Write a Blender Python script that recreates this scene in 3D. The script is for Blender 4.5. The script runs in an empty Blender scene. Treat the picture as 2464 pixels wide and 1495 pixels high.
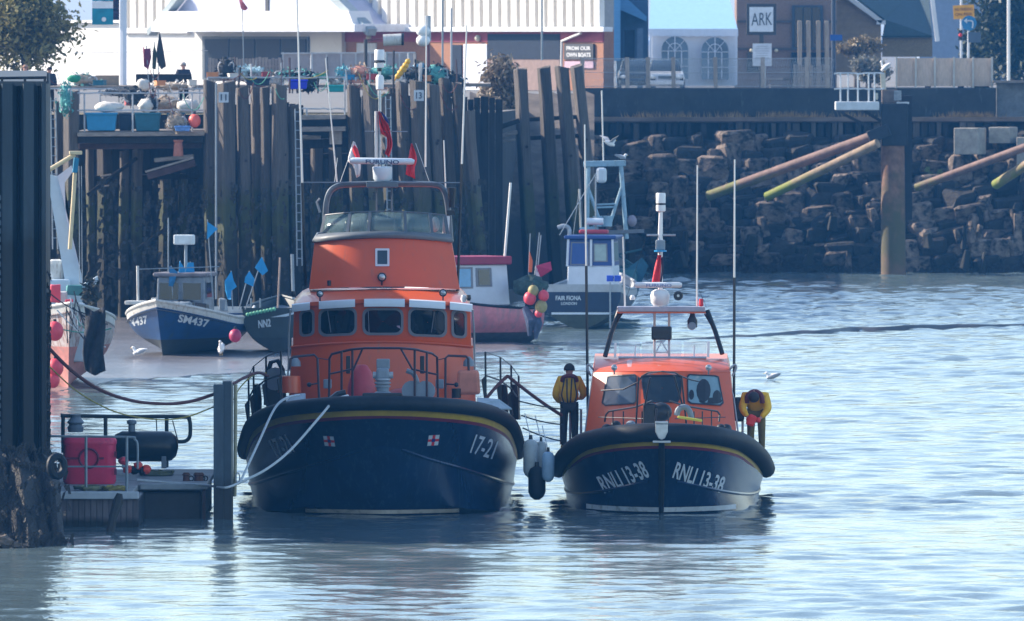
import bpy, bmesh, math, random
import numpy as np
from mathutils import Vector, Matrix, Euler
from mathutils.bvhtree import BVHTree
random.seed(7); rng = np.random.default_rng(11)
C = bpy.context.scene.collection
sc = bpy.context.scene
R = math.radians
# ------------------------------------------------------------------ camera
F = 29750.0; CAMH = 9.7; CX = 1232.0; HY = 80.0       # focal (in 2464-wide pixels), eye height, principal x, horizon y
cam_d = bpy.data.cameras.new('camera'); cam = bpy.data.objects.new('camera', cam_d); C.objects.link(cam)
cam.location = (0, 0, CAMH); cam.rotation_euler = (R(90), 0, 0)
cam_d.sensor_width = 36; cam_d.lens = 36 * F / 2464; cam_d.shift_y = -(747.5 - HY) / 2464
cam_d.clip_start = 1; cam_d.clip_end = 6000
cam_d.dof.use_dof = True; cam_d.dof.focus_distance = 258; cam_d.dof.aperture_fstop = 8
sc.camera = cam
# ------------------------------------------------------------------ sky, sun, exposure
SUN = Vector((-0.83, 0.29, 0.50)).normalized()
elev = math.asin(SUN.z); az = math.atan2(SUN.x, SUN.y)          # az clockwise from +Y
w = bpy.data.worlds.new('World'); sc.world = w; w.use_nodes = True
nt = w.node_tree; bg = nt.nodes['Background']
sky = nt.nodes.new('ShaderNodeTexSky'); sky.sky_type = 'NISHITA'; sky.sun_disc = False
sky.sun_elevation = elev; sky.sun_rotation = az; sky.air_density = 1.0; sky.dust_density = 0.7; sky.ozone_density = 1.2
nt.links.new(sky.outputs[0], bg.inputs[0]); bg.inputs[1].default_value = 0.15
sl = bpy.data.lights.new('sun', 'SUN'); sl.energy = 4.6; sl.angle = R(0.5); sl.color = (1.0, 0.88, 0.74)
so = bpy.data.objects.new('sun', sl); C.objects.link(so); so.location = (-80, 20, 90)
so.rotation_euler = (-SUN).to_track_quat('-Z', 'Y').to_euler()
sc.view_settings.view_transform = 'Standard'; sc.view_settings.look = 'None'
sc.view_settings.exposure = 1.05; sc.view_settings.gamma = 1.0
sc.cycles.use_denoising = True
sc.cycles.max_bounces = 6; sc.cycles.volume_bounces = 0; sc.cycles.diffuse_bounces = 3
sc.cycles.caustics_reflective = False; sc.cycles.caustics_refractive = False
sc.cycles.sample_clamp_indirect = 8
sc.render.filter_size = 1.6

# ------------------------------------------------------------------ helpers
def P(px, py, d):
    return Vector(((px - CX) * d / F, d, CAMH - (py - HY) * d / F))
def WD(py, z=0.0):
    return (CAMH - z) * F / (py - HY)            # distance of a point of height z seen at row py
MATS = {}
def mat(name, col, rough=0.6, metal=0.0, var=0.14, scale=4.0, bump=0.0, bscale=None, stretch=(1, 1, 1), rnd=0.0,
        dirt=None, zmix=None, spec=0.5, alpha=1.0, coat=0.0, emit=None, bdist=0.02):
    if name in MATS: return MATS[name]
    m = bpy.data.materials.new(name); m.use_nodes = True; MATS[name] = m
    n = m.node_tree.nodes; L = m.node_tree.links; b = n['Principled BSDF']
    tc = n.new('ShaderNodeTexCoord'); mp = n.new('ShaderNodeMapping'); mp.inputs['Scale'].default_value = stretch
    L.new(tc.outputs['Object'], mp.inputs[0])
    nz = n.new('ShaderNodeTexNoise'); nz.inputs['Scale'].default_value = scale; nz.inputs['Detail'].default_value = 5
    nz.inputs['Roughness'].default_value = 0.65
    L.new(mp.outputs[0], nz.inputs[0])
    def mix(fac, a, bb, mode='MIX'):
        x = n.new('ShaderNodeMix'); x.data_type = 'RGBA'; x.blend_type = mode
        for s, v in ((0, fac), (6, a), (7, bb)):
            if hasattr(v, 'links') or isinstance(v, bpy.types.NodeSocket): L.new(v, x.inputs[s])
            elif s == 0: x.inputs[0].default_value = v
            else: x.inputs[s].default_value = (*v[:3], 1)
        return x.outputs[2]
    def ramp(src, lo, hi):
        r = n.new('ShaderNodeMapRange'); r.inputs[1].default_value = lo; r.inputs[2].default_value = hi
        L.new(src, r.inputs[0]); return r.outputs[0]
    lo = [max(0, c * (1 - var)) for c in col]; hi = [min(1, c * (1 + var)) for c in col]
    out = mix(ramp(nz.outputs[0], 0.3, 0.7), lo, hi)
    if dirt:
        dc, amt, dsc = dirt[:3]
        n2 = n.new('ShaderNodeTexNoise'); n2.inputs['Scale'].default_value = dsc; n2.inputs['Detail'].default_value = 7
        n2.inputs['Roughness'].default_value = 0.7
        mp2 = n.new('ShaderNodeMapping'); mp2.inputs['Scale'].default_value = dirt[3] if len(dirt) > 3 else (1, 1, 1)
        L.new(tc.outputs['Object'], mp2.inputs[0]); L.new(mp2.outputs[0], n2.inputs[0])
        out = mix(ramp(n2.outputs[0], 0.62 - amt * 0.3, 0.78 - amt * 0.3), out, dc)
    if zmix:                                           # growth / staining bands set by height above the water
        for z0, z1, c2 in zmix:
            g = n.new('ShaderNodeNewGeometry'); sp = n.new('ShaderNodeSeparateXYZ'); L.new(g.outputs['Position'], sp.inputs[0])
            n3 = n.new('ShaderNodeTexNoise'); n3.inputs['Scale'].default_value = 2.2; n3.inputs['Detail'].default_value = 4
            L.new(g.outputs['Position'], n3.inputs[0])
            ad = n.new('ShaderNodeMath'); ad.operation = 'MULTIPLY_ADD'; ad.inputs[1].default_value = (z1 - z0) * 2.2
            L.new(n3.outputs[0], ad.inputs[0]); L.new(sp.outputs[2], ad.inputs[2])
            out = mix(ramp(ad.outputs[0], z1 + (z1 - z0) * 1.1, z0 + (z1 - z0) * 1.1), out, c2)
    if rnd:
        oi = n.new('ShaderNodeObjectInfo')
        out = mix(1.0, out, mix(oi.outputs['Random'], (1 - rnd,) * 3, (1,) * 3), 'MULTIPLY')
    L.new(out, b.inputs['Base Color'])
    b.inputs['Roughness'].default_value = rough; b.inputs['Metallic'].default_value = metal
    b.inputs['Specular IOR Level'].default_value = spec; b.inputs['Coat Weight'].default_value = coat
    if alpha < 1: b.inputs['Alpha'].default_value = alpha
    if bump:
        bp = n.new('ShaderNodeBump'); bp.inputs['Strength'].default_value = bump; bp.inputs['Distance'].default_value = bdist
        nb = n.new('ShaderNodeTexNoise'); nb.inputs['Scale'].default_value = bscale or scale * 3; nb.inputs['Detail'].default_value = 6
        L.new(mp.outputs[0], nb.inputs[0]); L.new(nb.outputs[0], bp.inputs['Height']); L.new(bp.outputs[0], b.inputs['Normal'])
    return m

class MB:
    def __init__(s): s.v = []; s.f = []
    def add(s, vs, fs):
        n = len(s.v); s.v += [tuple(v) for v in vs]; s.f += [tuple(i + n for i in f) for f in fs]; return s
    def box(s, c, sz, rot=None, top=1.0, jit=0):
        c = Vector(c); hx, hy, hz = sz[0] / 2, sz[1] / 2, sz[2] / 2; vs = []
        for z in (-1, 1):
            k = top if z > 0 else 1
            for x, y in ((-1, -1), (1, -1), (1, 1), (-1, 1)):
                p = Vector((x * hx * k, y * hy * k, z * hz))
                if jit: p += Vector((random.uniform(-jit, jit) for _ in range(3)))
                if rot is not None: p = rot @ p
                vs.append(c + p)
        return s.add(vs, [(3, 2, 1, 0), (4, 5, 6, 7), (0, 1, 5, 4), (1, 2, 6, 5), (2, 3, 7, 6), (3, 0, 4, 7)])
    def bar(s, a, b, w, h=None, up=(0, 0, 1), w2=None):
        a = Vector(a); b = Vector(b); d = (b - a).normalized(); up = Vector(up)
        if abs(d.dot(up)) > 0.95: up = Vector((0, 1, 0))
        u = d.cross(up).normalized(); v = u.cross(d); h = h or w; k = (w2 / w) if w2 else 1
        vs = [a + u * x * w / 2 + v * y * h / 2 for x, y in ((-1, -1), (1, -1), (1, 1), (-1, 1))] + \
             [b + u * x * w / 2 * k + v * y * h / 2 * k for x, y in ((-1, -1), (1, -1), (1, 1), (-1, 1))]
        return s.add(vs, [(0, 1, 2, 3), (7, 6, 5, 4), (0, 4, 5, 1), (1, 5, 6, 2), (2, 6, 7, 3), (3, 7, 4, 0)])
    def tube(s, pts, r, n=8, closed=False):
        pts = [Vector(p) for p in pts]; m = len(pts)
        rs = r if isinstance(r, (list, tuple)) else [r] * m
        base = len(s.v); pu = None
        for i, p in enumerate(pts):
            if closed: t = pts[(i + 1) % m] - pts[i - 1]
            else: t = pts[min(i + 1, m - 1)] - pts[max(i - 1, 0)]
            t = t.normalized() if t.length > 1e-9 else Vector((0, 0, 1))
            if pu is None:
                a = Vector((0, 0, 1)) if abs(t.z) < 0.9 else Vector((1, 0, 0)); u = t.cross(a).normalized()
            else:
                u = (pu - t * pu.dot(t)); u = u.normalized() if u.length > 1e-6 else pu
            pu = u; v = t.cross(u)
            for k in range(n):
                a = 2 * math.pi * k / n; s.v.append(tuple(p + (u * math.cos(a) + v * math.sin(a)) * rs[i]))
        for i in range(m if closed else m - 1):
            for k in range(n):
                a = base + i * n + k; b = base + i * n + (k + 1) % n
                j = ((i + 1) % m) * n + base
                s.f.append((a, b, j + (k + 1) % n, j + k))
        if not closed:
            s.f.append(tuple(base + k for k in range(n))[::-1]); s.f.append(tuple(base + (m - 1) * n + k for k in range(n)))
        return s
    def lathe(s, c, prof, n=14, axis='z'):
        c = Vector(c); base = len(s.v)
        for r, h in prof:
            for k in range(n):
                a = 2 * math.pi * k / n; x, y = r * math.cos(a), r * math.sin(a)
                p = (x, y, h) if axis == 'z' else ((x, h, y) if axis == 'y' else (h, x, y))
                s.v.append(tuple(c + Vector(p)))
        for i in range(len(prof) - 1):
            for k in range(n):
                s.f.append((base + i * n + k, base + i * n + (k + 1) % n, base + (i + 1) * n + (k + 1) % n, base + (i + 1) * n + k))
        s.f.append(tuple(base + k for k in range(n))[::-1]); s.f.append(tuple(base + (len(prof) - 1) * n + k for k in range(n)))
        return s
    def prism(s, poly, vec):
        vec = Vector(vec); p = [Vector(q) for q in poly]; n = len(p)
        return s.add(p + [q + vec for q in p], [tuple(range(n))[::-1], tuple(range(n, 2 * n))] + [(i, (i + 1) % n, n + (i + 1) % n, n + i) for i in range(n)])
    def sphere(s, c, r, nu=12, nv=8):
        r = Vector(r) if hasattr(r, '__len__') else Vector((r, r, r)); c = Vector(c); base = len(s.v)
        for j in range(1, nv):
            t = math.pi * j / nv
            for i in range(nu):
                a = 2 * math.pi * i / nu
                s.v.append((c.x + r.x * math.sin(t) * math.cos(a), c.y + r.y * math.sin(t) * math.sin(a), c.z + r.z * math.cos(t)))
        s.v.append((c.x, c.y, c.z + r.z)); s.v.append((c.x, c.y, c.z - r.z)); T = len(s.v) - 2
        for j in range(nv - 2):
            for i in range(nu):
                a = base + j * nu + i; b = base + j * nu + (i + 1) % nu
                s.f.append((a, a + nu, b + nu, b))
        for i in range(nu):
            s.f.append((T, base + i, base + (i + 1) % nu)); k = base + (nv - 2) * nu
            s.f.append((T + 1, k + (i + 1) % nu, k + i))
        return s
    def grid(s, rows, close_u=False):
        n = len(rows[0]); base = len(s.v)
        for r in rows: s.v += [tuple(p) for p in r]
        for i in range(len(rows) - 1):
            for j in range(n if close_u else n - 1):
                k = (j + 1) % n
                s.f.append((base + i * n + j, base + i * n + k, base + (i + 1) * n + k, base + (i + 1) * n + j))
        return s
    def mesh(s, name, off=None):
        me = bpy.data.meshes.new(name)
        vs = s.v if off is None else [(a - off[0], b - off[1], c - off[2]) for a, b, c in s.v]
        me.from_pydata(vs, [], s.f); me.update(); return me
    def build(s, name, m, parent=None, smooth=False, bev=0, local=False, solid=0, fixn=True):
        root = parent
        while root is not None and root.parent is not None: root = root.parent
        off = None if (root is None or local) else tuple(root.location)
        me = s.mesh(name, off)
        if fixn:
            bm = bmesh.new(); bm.from_mesh(me); bmesh.ops.recalc_face_normals(bm, faces=bm.faces); bm.to_mesh(me); bm.free()
        if smooth:
            me.shade_smooth()
            if smooth != 2: me.set_sharp_from_angle(angle=R(40))
        return obj(name, me, m, parent, bev, solid)
def obj(name, me, m, parent=None, bev=0, solid=0):
    o = bpy.data.objects.new(name, me); C.objects.link(o)
    if m is not None and len(me.materials) == 0: me.materials.append(m)
    if parent is not None: o.parent = parent
    if solid:
        md = o.modifiers.new('solid', 'SOLIDIFY'); md.thickness = solid; md.offset = 0
    if bev:
        md = o.modifiers.new('bevel', 'BEVEL'); md.width = bev; md.segments = 2; md.limit_method = 'ANGLE'; md.angle_limit = R(35)
    return o
def tag(o, label, cat, group=None):
    o['label'] = label; o['category'] = cat
    if group: o['group'] = group
    return o
def thing(name, label, cat, loc=(0, 0, 0), rz=0.0, group=None):
    o = bpy.data.objects.new(name, None); C.objects.link(o); o.location = Vector(loc); o.rotation_euler = (0, 0, rz)
    o.empty_display_size = 0.3
    return tag(o, label, cat, group)
def struct(o, kind='structure'):
    o['kind'] = kind; return o
def lerp(a, b, t): return a + (b - a) * t
def interp(tab, t):                                # piecewise smooth table [(t, value...)]
    if t <= tab[0][0]: return tab[0][1:]
    for (a, b) in zip(tab, tab[1:]):
        if t <= b[0]:
            k = (t - a[0]) / (b[0] - a[0]); return tuple(lerp(x, y, k) for x, y in zip(a[1:], b[1:]))
    return tab[-1][1:]
def spline(tab, n):                                # Catmull-Rom through 3-D points
    p = [Vector(q) for q in tab]; out = []
    p = [p[0] * 2 - p[1]] + p + [p[-1] * 2 - p[-2]]
    segs = len(p) - 3
    for i in range(n):
        u = i / (n - 1) * segs; k = min(int(u), segs - 1); t = u - k; a, b, c, d = p[k:k + 4]
        out.append(0.5 * ((2 * b) + (c - a) * t + (2 * a - 5 * b + 4 * c - d) * t * t + (3 * b - a - 3 * c + d) * t ** 3))
    return out
def sag(a, b, drop, n=16):
    a = Vector(a); b = Vector(b)
    return [a.lerp(b, i / (n - 1)) - Vector((0, 0, drop * 4 * (i / (n - 1)) * (1 - i / (n - 1)))) for i in range(n)]
def text_verts(s, bold=0.0):
    cu = bpy.data.curves.new('t', 'FONT'); cu.body = s; cu.size = 1; cu.align_x = 'LEFT'; cu.offset = bold; cu.resolution_u = 3
    o = bpy.data.objects.new('t', cu); C.objects.link(o)
    dg = bpy.context.evaluated_depsgraph_get(); dg.update()
    me = o.evaluated_get(dg).to_mesh(); v = [tuple(x.co) for x in me.vertices]; f = [tuple(p.vertices) for p in me.polygons]
    bpy.data.objects.remove(o); bpy.data.curves.remove(cu)
    x0 = min(q[0] for q in v); x1 = max(q[0] for q in v); y0 = min(q[1] for q in v); y1 = max(q[1] for q in v)
    return [((q[0] - x0) / (x1 - x0), (q[1] - y0) / (y1 - y0)) for q in v], f
def text_flat(s, bl, br, tl, m, parent, name='lettering', bold=0.01, thick=0.004):
    v, f = text_verts(s, bold); bl = Vector(bl); br = Vector(br); tl = Vector(tl)
    mb = MB(); mb.add([bl + (br - bl) * a + (tl - bl) * b for a, b in v], f)
    return mb.build(name, m, parent, solid=thick, fixn=False)
# ------------------------------------------------------------------ materials
ORANGE = mat('lifeboat_orange', (0.64, 0.09, 0.012), 0.38, var=0.06, scale=1.5, dirt=((0.44, 0.11, 0.05), 0.16, 2.0, (4, 4, .8)), bump=0.12, bscale=2, coat=0.15)
NAVY = mat('navy_paint', (0.003, 0.022, 0.064), 0.25, var=0.2, scale=1.2, bump=0.14, bscale=1.3, dirt=((0.016, 0.045, 0.085), 0.32, 3.0, (4, 4, .5)))
RUBBER = mat('black_rubber', (0.010, 0.014, 0.020), 0.6, var=0.3, scale=5, bump=0.2, spec=.3, dirt=((0.022, 0.028, 0.034), 0.1, 4))
YELLOW = mat('stripe_yellow', (0.50, 0.34, 0.02), 0.5)
CRIMSON = mat('stripe_crimson', (0.17, 0.01, 0.035), 0.5)
WHITE = mat('white_paint', (0.72, 0.74, 0.76), 0.45, var=0.06, dirt=((0.42, 0.42, 0.40), 0.12, 3))
LETTER = mat('letter_white', (0.55, 0.60, 0.64), 0.5, var=0.12, scale=9)
VISOR = mat('visor_white', (0.62, 0.68, 0.74), 0.4, var=0.05)
GREY = mat('window_grey', (0.19, 0.19, 0.21), 0.5, var=0.1)
ALU = mat('aluminium', (0.42, 0.45, 0.48), 0.35, metal=0.7, var=0.15, scale=8)
STEEL = mat('galvanised_steel', (0.36, 0.39, 0.42), 0.5, metal=0.3, var=0.15, scale=9)
GREYPAINT = mat('deck_grey', (0.21, 0.25, 0.29), 0.5, var=0.15)
MAROON = mat('rail_maroon', (0.045, 0.018, 0.026), 0.45, var=0.15)
BLACKP = mat('black_plastic', (0.012, 0.013, 0.016), 0.45, var=0.2)
GLASS = mat('dark_glass', (0.006, 0.010, 0.014), 0.06, var=0.2, spec=0.6)
SEEGLASS = mat('clear_screen', (0.16, 0.24, 0.25), 0.08, var=0.1, alpha=0.45)
RED = mat('flag_red', (0.62, 0.02, 0.03), 0.7, var=0.15, scale=6)
FLAGBLUE = mat('flag_blue', (0.01, 0.02, 0.16), 0.7)
FLAGWHITE = mat('flag_white', (0.75, 0.73, 0.75), 0.7)
WHIP = mat('whip_white', (0.74, 0.72, 0.68), 0.4, var=0.05)
MAST = mat('mast_white', (0.78, 0.78, 0.78), 0.35, var=0.04)
ROPEW = mat('rope_white', (0.55, 0.60, 0.62), 0.8, var=0.15, scale=20)
ROPER = mat('rope_maroon', (0.10, 0.03, 0.03), 0.8, var=0.2, scale=20)
ROPEY = mat('rope_yellow', (0.30, 0.25, 0.05), 0.8, var=0.2, scale=20)
FENDERW = mat('fender_white', (0.45, 0.50, 0.50), 0.5, var=0.15, dirt=((0.25, 0.28, 0.26), 0.3, 5))
BUOY = mat('buoy_pink', (0.72, 0.06, 0.09), 0.5, var=0.12, dirt=((0.35, 0.05, 0.06), 0.15, 6))
TIMBER = mat('wharf_timber', (0.12, 0.102, 0.09), 0.85, var=0.35, scale=3, stretch=(5, 5, 0.35), bump=0.6, bscale=9, rnd=0.45,
             zmix=[(3.9, 4.8, (0.075, 0.085, 0.035)), (2.2, 3.4, (0.028, 0.027, 0.020))], bdist=0.05)
TIMBERTOP = mat('dry_timber', (0.27, 0.23, 0.20), 0.85, var=0.3, scale=4, stretch=(1, 1, 4), bump=0.4, rnd=0.3)
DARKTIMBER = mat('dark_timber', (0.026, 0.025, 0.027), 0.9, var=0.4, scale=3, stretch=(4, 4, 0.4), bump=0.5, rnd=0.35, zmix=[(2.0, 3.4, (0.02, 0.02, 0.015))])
SHEETPILE = mat('sheet_pile_steel', (0.028, 0.045, 0.060), 0.6, metal=0.1, var=0.25, scale=2, stretch=(3, 3, 0.3), bump=0.3,
                zmix=[(5.6, 6.1, (0.012, 0.016, 0.018)), (1.0, 2.6, (0.012, 0.012, 0.010))])
WEED = mat('seaweed', (0.016, 0.014, 0.010), 0.6, var=0.5, scale=6, bump=1.0, bscale=14, bdist=0.08, dirt=((0.05, 0.038, 0.022), 0.15, 5))
GALV = STEEL
# ================================================================== SETTING: water, mud, quay ground
mw = bpy.data.materials.new('river_water'); mw.use_nodes = True
n = mw.node_tree.nodes; L = mw.node_tree.links; b = n['Principled BSDF']
b.inputs['Base Color'].default_value = (0.105, 0.15, 0.16, 1); b.inputs['Roughness'].default_value = 0.10; b.inputs['IOR'].default_value = 1.33
tc = n.new('ShaderNodeTexCoord')
prev = None
for sc_, st, stren, dist in (((1.0, 0.8, 1), 2.2, 0.5, 0.032), ((1, 1, 1), 6.0, 0.5, 0.012)):
    mp = n.new('ShaderNodeMapping'); mp.inputs['Scale'].default_value = sc_; L.new(tc.outputs['Object'], mp.inputs[0])
    nz = n.new('ShaderNodeTexNoise'); nz.inputs['Scale'].default_value = st; nz.inputs['Detail'].default_value = 3; L.new(mp.outputs[0], nz.inputs[0])
    bp = n.new('ShaderNodeBump'); bp.inputs['Strength'].default_value = stren; bp.inputs['Distance'].default_value = dist
    L.new(nz.outputs[0], bp.inputs['Height'])
    if prev: L.new(prev, bp.inputs['Normal'])
    prev = bp.outputs[0]
# wind patches: ripples calm down in broad streaks
L.new(prev, b.inputs['Normal'])
ys = np.concatenate([np.array([-300, 0, 100, 160, 185]), np.arange(194, 300, 0.2), np.arange(300, 510, 0.27), np.array([520, 540, 560])])
xs = np.concatenate([np.array([-900, -300, -120, -60, -34]), np.arange(-27, 27.01, 0.35), np.array([34, 60, 120, 300, 900])])
X, Y = np.meshgrid(xs, ys)
def vnoise(X, Y, sx, sy, seed):
    r = np.random.default_rng(seed); g = r.random((64, 64))
    u = (X / sx) % 64; v = (Y / sy) % 64; i = u.astype(int); j = v.astype(int); fu = u - i; fv = v - j
    fu = fu * fu * (3 - 2 * fu); fv = fv * fv * (3 - 2 * fv); i2 = (i + 1) % 64; j2 = (j + 1) % 64
    return (g[j, i] * (1 - fu) + g[j, i2] * fu) * (1 - fv) + (g[j2, i] * (1 - fu) + g[j2, i2] * fu) * fv
Z = np.zeros_like(X)
for k in range(34):
    lam = 0.7 * (2.2 / 0.7) ** rng.random(); th = rng.normal(0.15, 0.55); kk = 2 * np.pi / lam
    kx, ky = kk * np.sin(th), kk * np.cos(th)
    if abs(kx) > 2 * np.pi / 1.3: continue
    if abs(kx) > 2 * np.pi / 1.0: continue
    Z += 0.0034 * lam ** 0.75 * np.sin(kx * X + ky * Y + rng.random() * 6.28)
patch = vnoise(X, Y, 16, 11, 3) * 0.6 + vnoise(X, Y, 6, 4.5, 4) * 0.4
amp = 0.55 + 0.8 * np.clip((patch - 0.25) / 0.5, 0, 1)
calm = np.exp(-((Y - 223) / 9.0) ** 2) * 0.2 - 1.3 * np.clip((Y - 392) / 30, 0, 1)
edge = np.clip((27 - np.abs(X)) / 3, 0, 1) * np.clip((Y - 194) / 3, 0, 1) * np.clip((509 - Y) / 6, 0, 1)
Z = Z * amp * (1 - calm) * edge * (1 + 0.25 * np.clip((232 - Y) / 12, 0, 1))
me = bpy.data.meshes.new('water'); ny, nx = X.shape
vs = np.stack([X, Y, Z], -1).reshape(-1, 3)
idx = np.arange(ny * nx).reshape(ny, nx)
fs = np.stack([idx[:-1, :-1], idx[:-1, 1:], idx[1:, 1:], idx[1:, :-1]], -1).reshape(-1, 4)
me.vertices.add(len(vs)); me.vertices.foreach_set('co', vs.ravel())
me.loops.add(fs.size); me.loops.foreach_set('vertex_index', fs.ravel().astype(np.int32))
me.polygons.add(len(fs)); me.polygons.foreach_set('loop_start', np.arange(0, fs.size, 4, dtype=np.int32))
me.update(calc_edges=True); me.shade_smooth()
struct(obj('water', me, mw))

# wet tidal mud in front of the wharf and the wall
MUD = bpy.data.materials.new('wet_mud'); MUD.use_nodes = True
n = MUD.node_tree.nodes; L = MUD.node_tree.links; b = n['Principled BSDF']; tc = n.new('ShaderNodeTexCoord')
b.inputs['Roughness'].default_value = 0.2; b.inputs['IOR'].default_value = 1.36
mp = n.new('ShaderNodeMapping'); mp.inputs['Scale'].default_value = (.05, .22, 1); L.new(tc.outputs['Object'], mp.inputs[0])
big = n.new('ShaderNodeTexNoise'); big.inputs['Scale'].default_value = 1.0; big.inputs['Detail'].default_value = 5; L.new(mp.outputs[0], big.inputs[0])
cr = n.new('ShaderNodeMix'); cr.data_type = 'RGBA'; cr.inputs[6].default_value = (.14, .14, .15, 1); cr.inputs[7].default_value = (.24, .22, .215, 1); L.new(big.outputs[0], cr.inputs[0]); L.new(cr.outputs[2], b.inputs['Base Color'])
mr = n.new('ShaderNodeMapRange'); mr.inputs[1].default_value = .36; mr.inputs[2].default_value = .56; mr.inputs[3].default_value = .55; mr.inputs[4].default_value = 1.0; L.new(big.outputs[0], mr.inputs[0])
prev = None
for st, dist in ((1.6, .09), (4.5, .04)):
    nz = n.new('ShaderNodeTexNoise'); nz.inputs['Scale'].default_value = st; nz.inputs['Detail'].default_value = 4; L.new(tc.outputs['Object'], nz.inputs[0])
    bp = n.new('ShaderNodeBump'); bp.inputs['Distance'].default_value = dist; L.new(nz.outputs[0], bp.inputs['Height']); L.new(mr.outputs[0], bp.inputs['Strength'])
    if prev: L.new(prev, bp.inputs['Normal'])
    prev = bp.outputs[0]
L.new(prev, b.inputs['Normal'])
edge_px = [(-700, 960), (120, 945), (280, 918), (500, 903), (700, 893), (900, 878), (1150, 851), (1300, 843), (1480, 838), (1620, 819), (1850, 809), (2100, 797), (2464, 787), (3200, 772)]
ep = []
for (ax, ay), (bx, by) in zip(edge_px, edge_px[1:]):
    for k in range(9):
        t = k / 9; d = WD(lerp(ay, by, t)) + random.uniform(-0.8, 0.8); ep.append((( lerp(ax, bx, t) - CX) * d / F, d))
hts = [((1232 - 1232 + 0), .05)]
def bank_h(x, y):
    px = CX + x * F / y; return interp([(1500, .03), (1850, .08), (2050, .14), (2200, .16), (2464, .10), (3000, .1)], px)[0]
rows = []
for off, z in ((-0.35, -0.2), (-0.1, 0.0), (0.25, 1.0)):
    rows.append([(x, y + off, z if z <= 0 else bank_h(x, y) + random.uniform(-.015, .015)) for x, y in ep])
MUDE = mat('mud_edge', (0.055, 0.055, 0.058), 0.4, var=.3, scale=3, bump=.5)
struct(MB().grid(rows).build('mud_bank_edge', MUDE, smooth=2))
rows = [rows[2]]
for off, z in ((1.2, .01), (4, .0), (12, .02), (40, .05), (170, .3)):
    wet = lambda x, y: min(1, max(0, (CX + x * F / y - 1230) / 240))      # right of the boats the flat dips under shallow water
    rows.append([(x, y + off, lerp(bank_h(x, y) + z + random.uniform(-0.01, 0.01), -.25, wet(x, y))) for x, y in ep])
struct(MB().grid(rows).build('mud_flat', MUD, smooth=2))

# quay ground: one sheet behind the wharf and the wall out to the horizon
GROUND = mat('quay_ground', (0.17, 0.16, 0.15), 0.9, var=0.2, scale=0.6, bump=0.3, bscale=3)
GZ = 6.95
pl = [(-900, 420.5), (-1.0, 420.5), (0.6, 450), (1.8, 507.2), (900, 507.2)]
struct(MB().grid([[(x, y, GZ - .01) for x, y in pl], [(x, y + .02, -1) for x, y in pl]]).build('quay_face', mat('quay_face', (0.03, 0.03, 0.032), .9, var=.4, scale=1, bump=.5)))
struct(MB().grid([[(x, y, GZ) for x, y in pl], [(x, 5000, GZ) for x, y in pl]]).build('quay_ground', GROUND))
# ================================================================== LIFEBOAT TOOLS
EYE = Vector((0, 0, CAMH))
def bvh_of(mb): return BVHTree.FromPolygons([Vector(v) for v in mb.v], mb.f)
def proj(bvh, px, py, off=0.01):
    d = (P(px, py, 100) - EYE).normalized(); h = bvh.ray_cast(EYE, d)
    if h[0] is None: h = bvh.find_nearest(P(px, py, 255))
    return h[0] - d * off
def decal_text(bvh, s, bl, br, tl, m, parent, bold=0.012, name='lettering', off=0.012):
    v, f = text_verts(s, bold)
    mb = MB(); mb.add([proj(bvh, bl[0] + (br[0] - bl[0]) * a + (tl[0] - bl[0]) * c, bl[1] + (br[1] - bl[1]) * a + (tl[1] - bl[1]) * c, off) for a, c in v], f)
    return mb.build(name, m, parent, fixn=False)
def rrect(x0, x1, y0, y1, r, skew=0.0, n=5):
    out = []
    for cx, cy, a0 in ((x1 - r, y0 + r, -90), (x1 - r, y1 - r, 0), (x0 + r, y1 - r, 90), (x0 + r, y0 + r, 180)):
        for k in range(n):
            a = R(a0 + 90 * k / (n - 1)); x = cx + r * math.cos(a); y = cy + r * math.sin(a)
            out.append((x, y + skew * ((x - x0) / (x1 - x0))))
    return out
def window(bvh, x0, x1, y0, y1, r, parent, frame_m, fw=7, skew=0.0, glass=GLASS, prd=0.03, outline=None):
    o = outline or rrect(x0, x1, y0, y1, r, skew)
    if outline: o = [(lerp(a[0], b[0], k / 6), lerp(a[1], b[1], k / 6)) for a, b in zip(outline, outline[1:] + outline[:1]) for k in range(6)]
    cx = sum(p[0] for p in o) / len(o); cy = sum(p[1] for p in o) / len(o)
    def inn(p):
        dx, dy = p[0] - cx, p[1] - cy; hx = (x1 - x0) / 2; hy = (y1 - y0) / 2
        return (cx + dx * (1 - fw / hx), cy + dy * (1 - fw / hy))
    i = [inn(p) for p in o]
    rows = [[proj(bvh, *p, 0.0) for p in o], [proj(bvh, *p, prd) for p in o], [proj(bvh, *p, prd) for p in i], [proj(bvh, *p, 0.004) for p in i]]
    wn = MB().grid(rows, True).build('window', frame_m, parent)
    mid = lambda k: [proj(bvh, cx + (p[0] - cx) * k, cy + (p[1] - cy) * k, 0.012) for p in i]
    MB().grid([mid(1.0), mid(0.75), mid(0.5), mid(0.25), mid(0.02)], True).build('pane', glass, wn, smooth=2)
    return wn
def ring(q, xl, xr, yc, ys, ac, as_, ab, n=11, pw=2.4):
    pts = []
    for k in range(n):
        u = -1 + 2 * k / (n - 1)
        pts.append(q(lerp(xl, xr, (u + 1) / 2), yc + (ys - yc) * u * u, ac + (as_ - ac) * abs(u) ** pw))
    y_b = pts[0].y - as_ + ab; k = y_b / pts[0].y
    return [Vector((pts[0].x * k, y_b, pts[0].z))] + pts + [Vector((pts[-1].x * k, y_b, pts[-1].z))]
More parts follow.
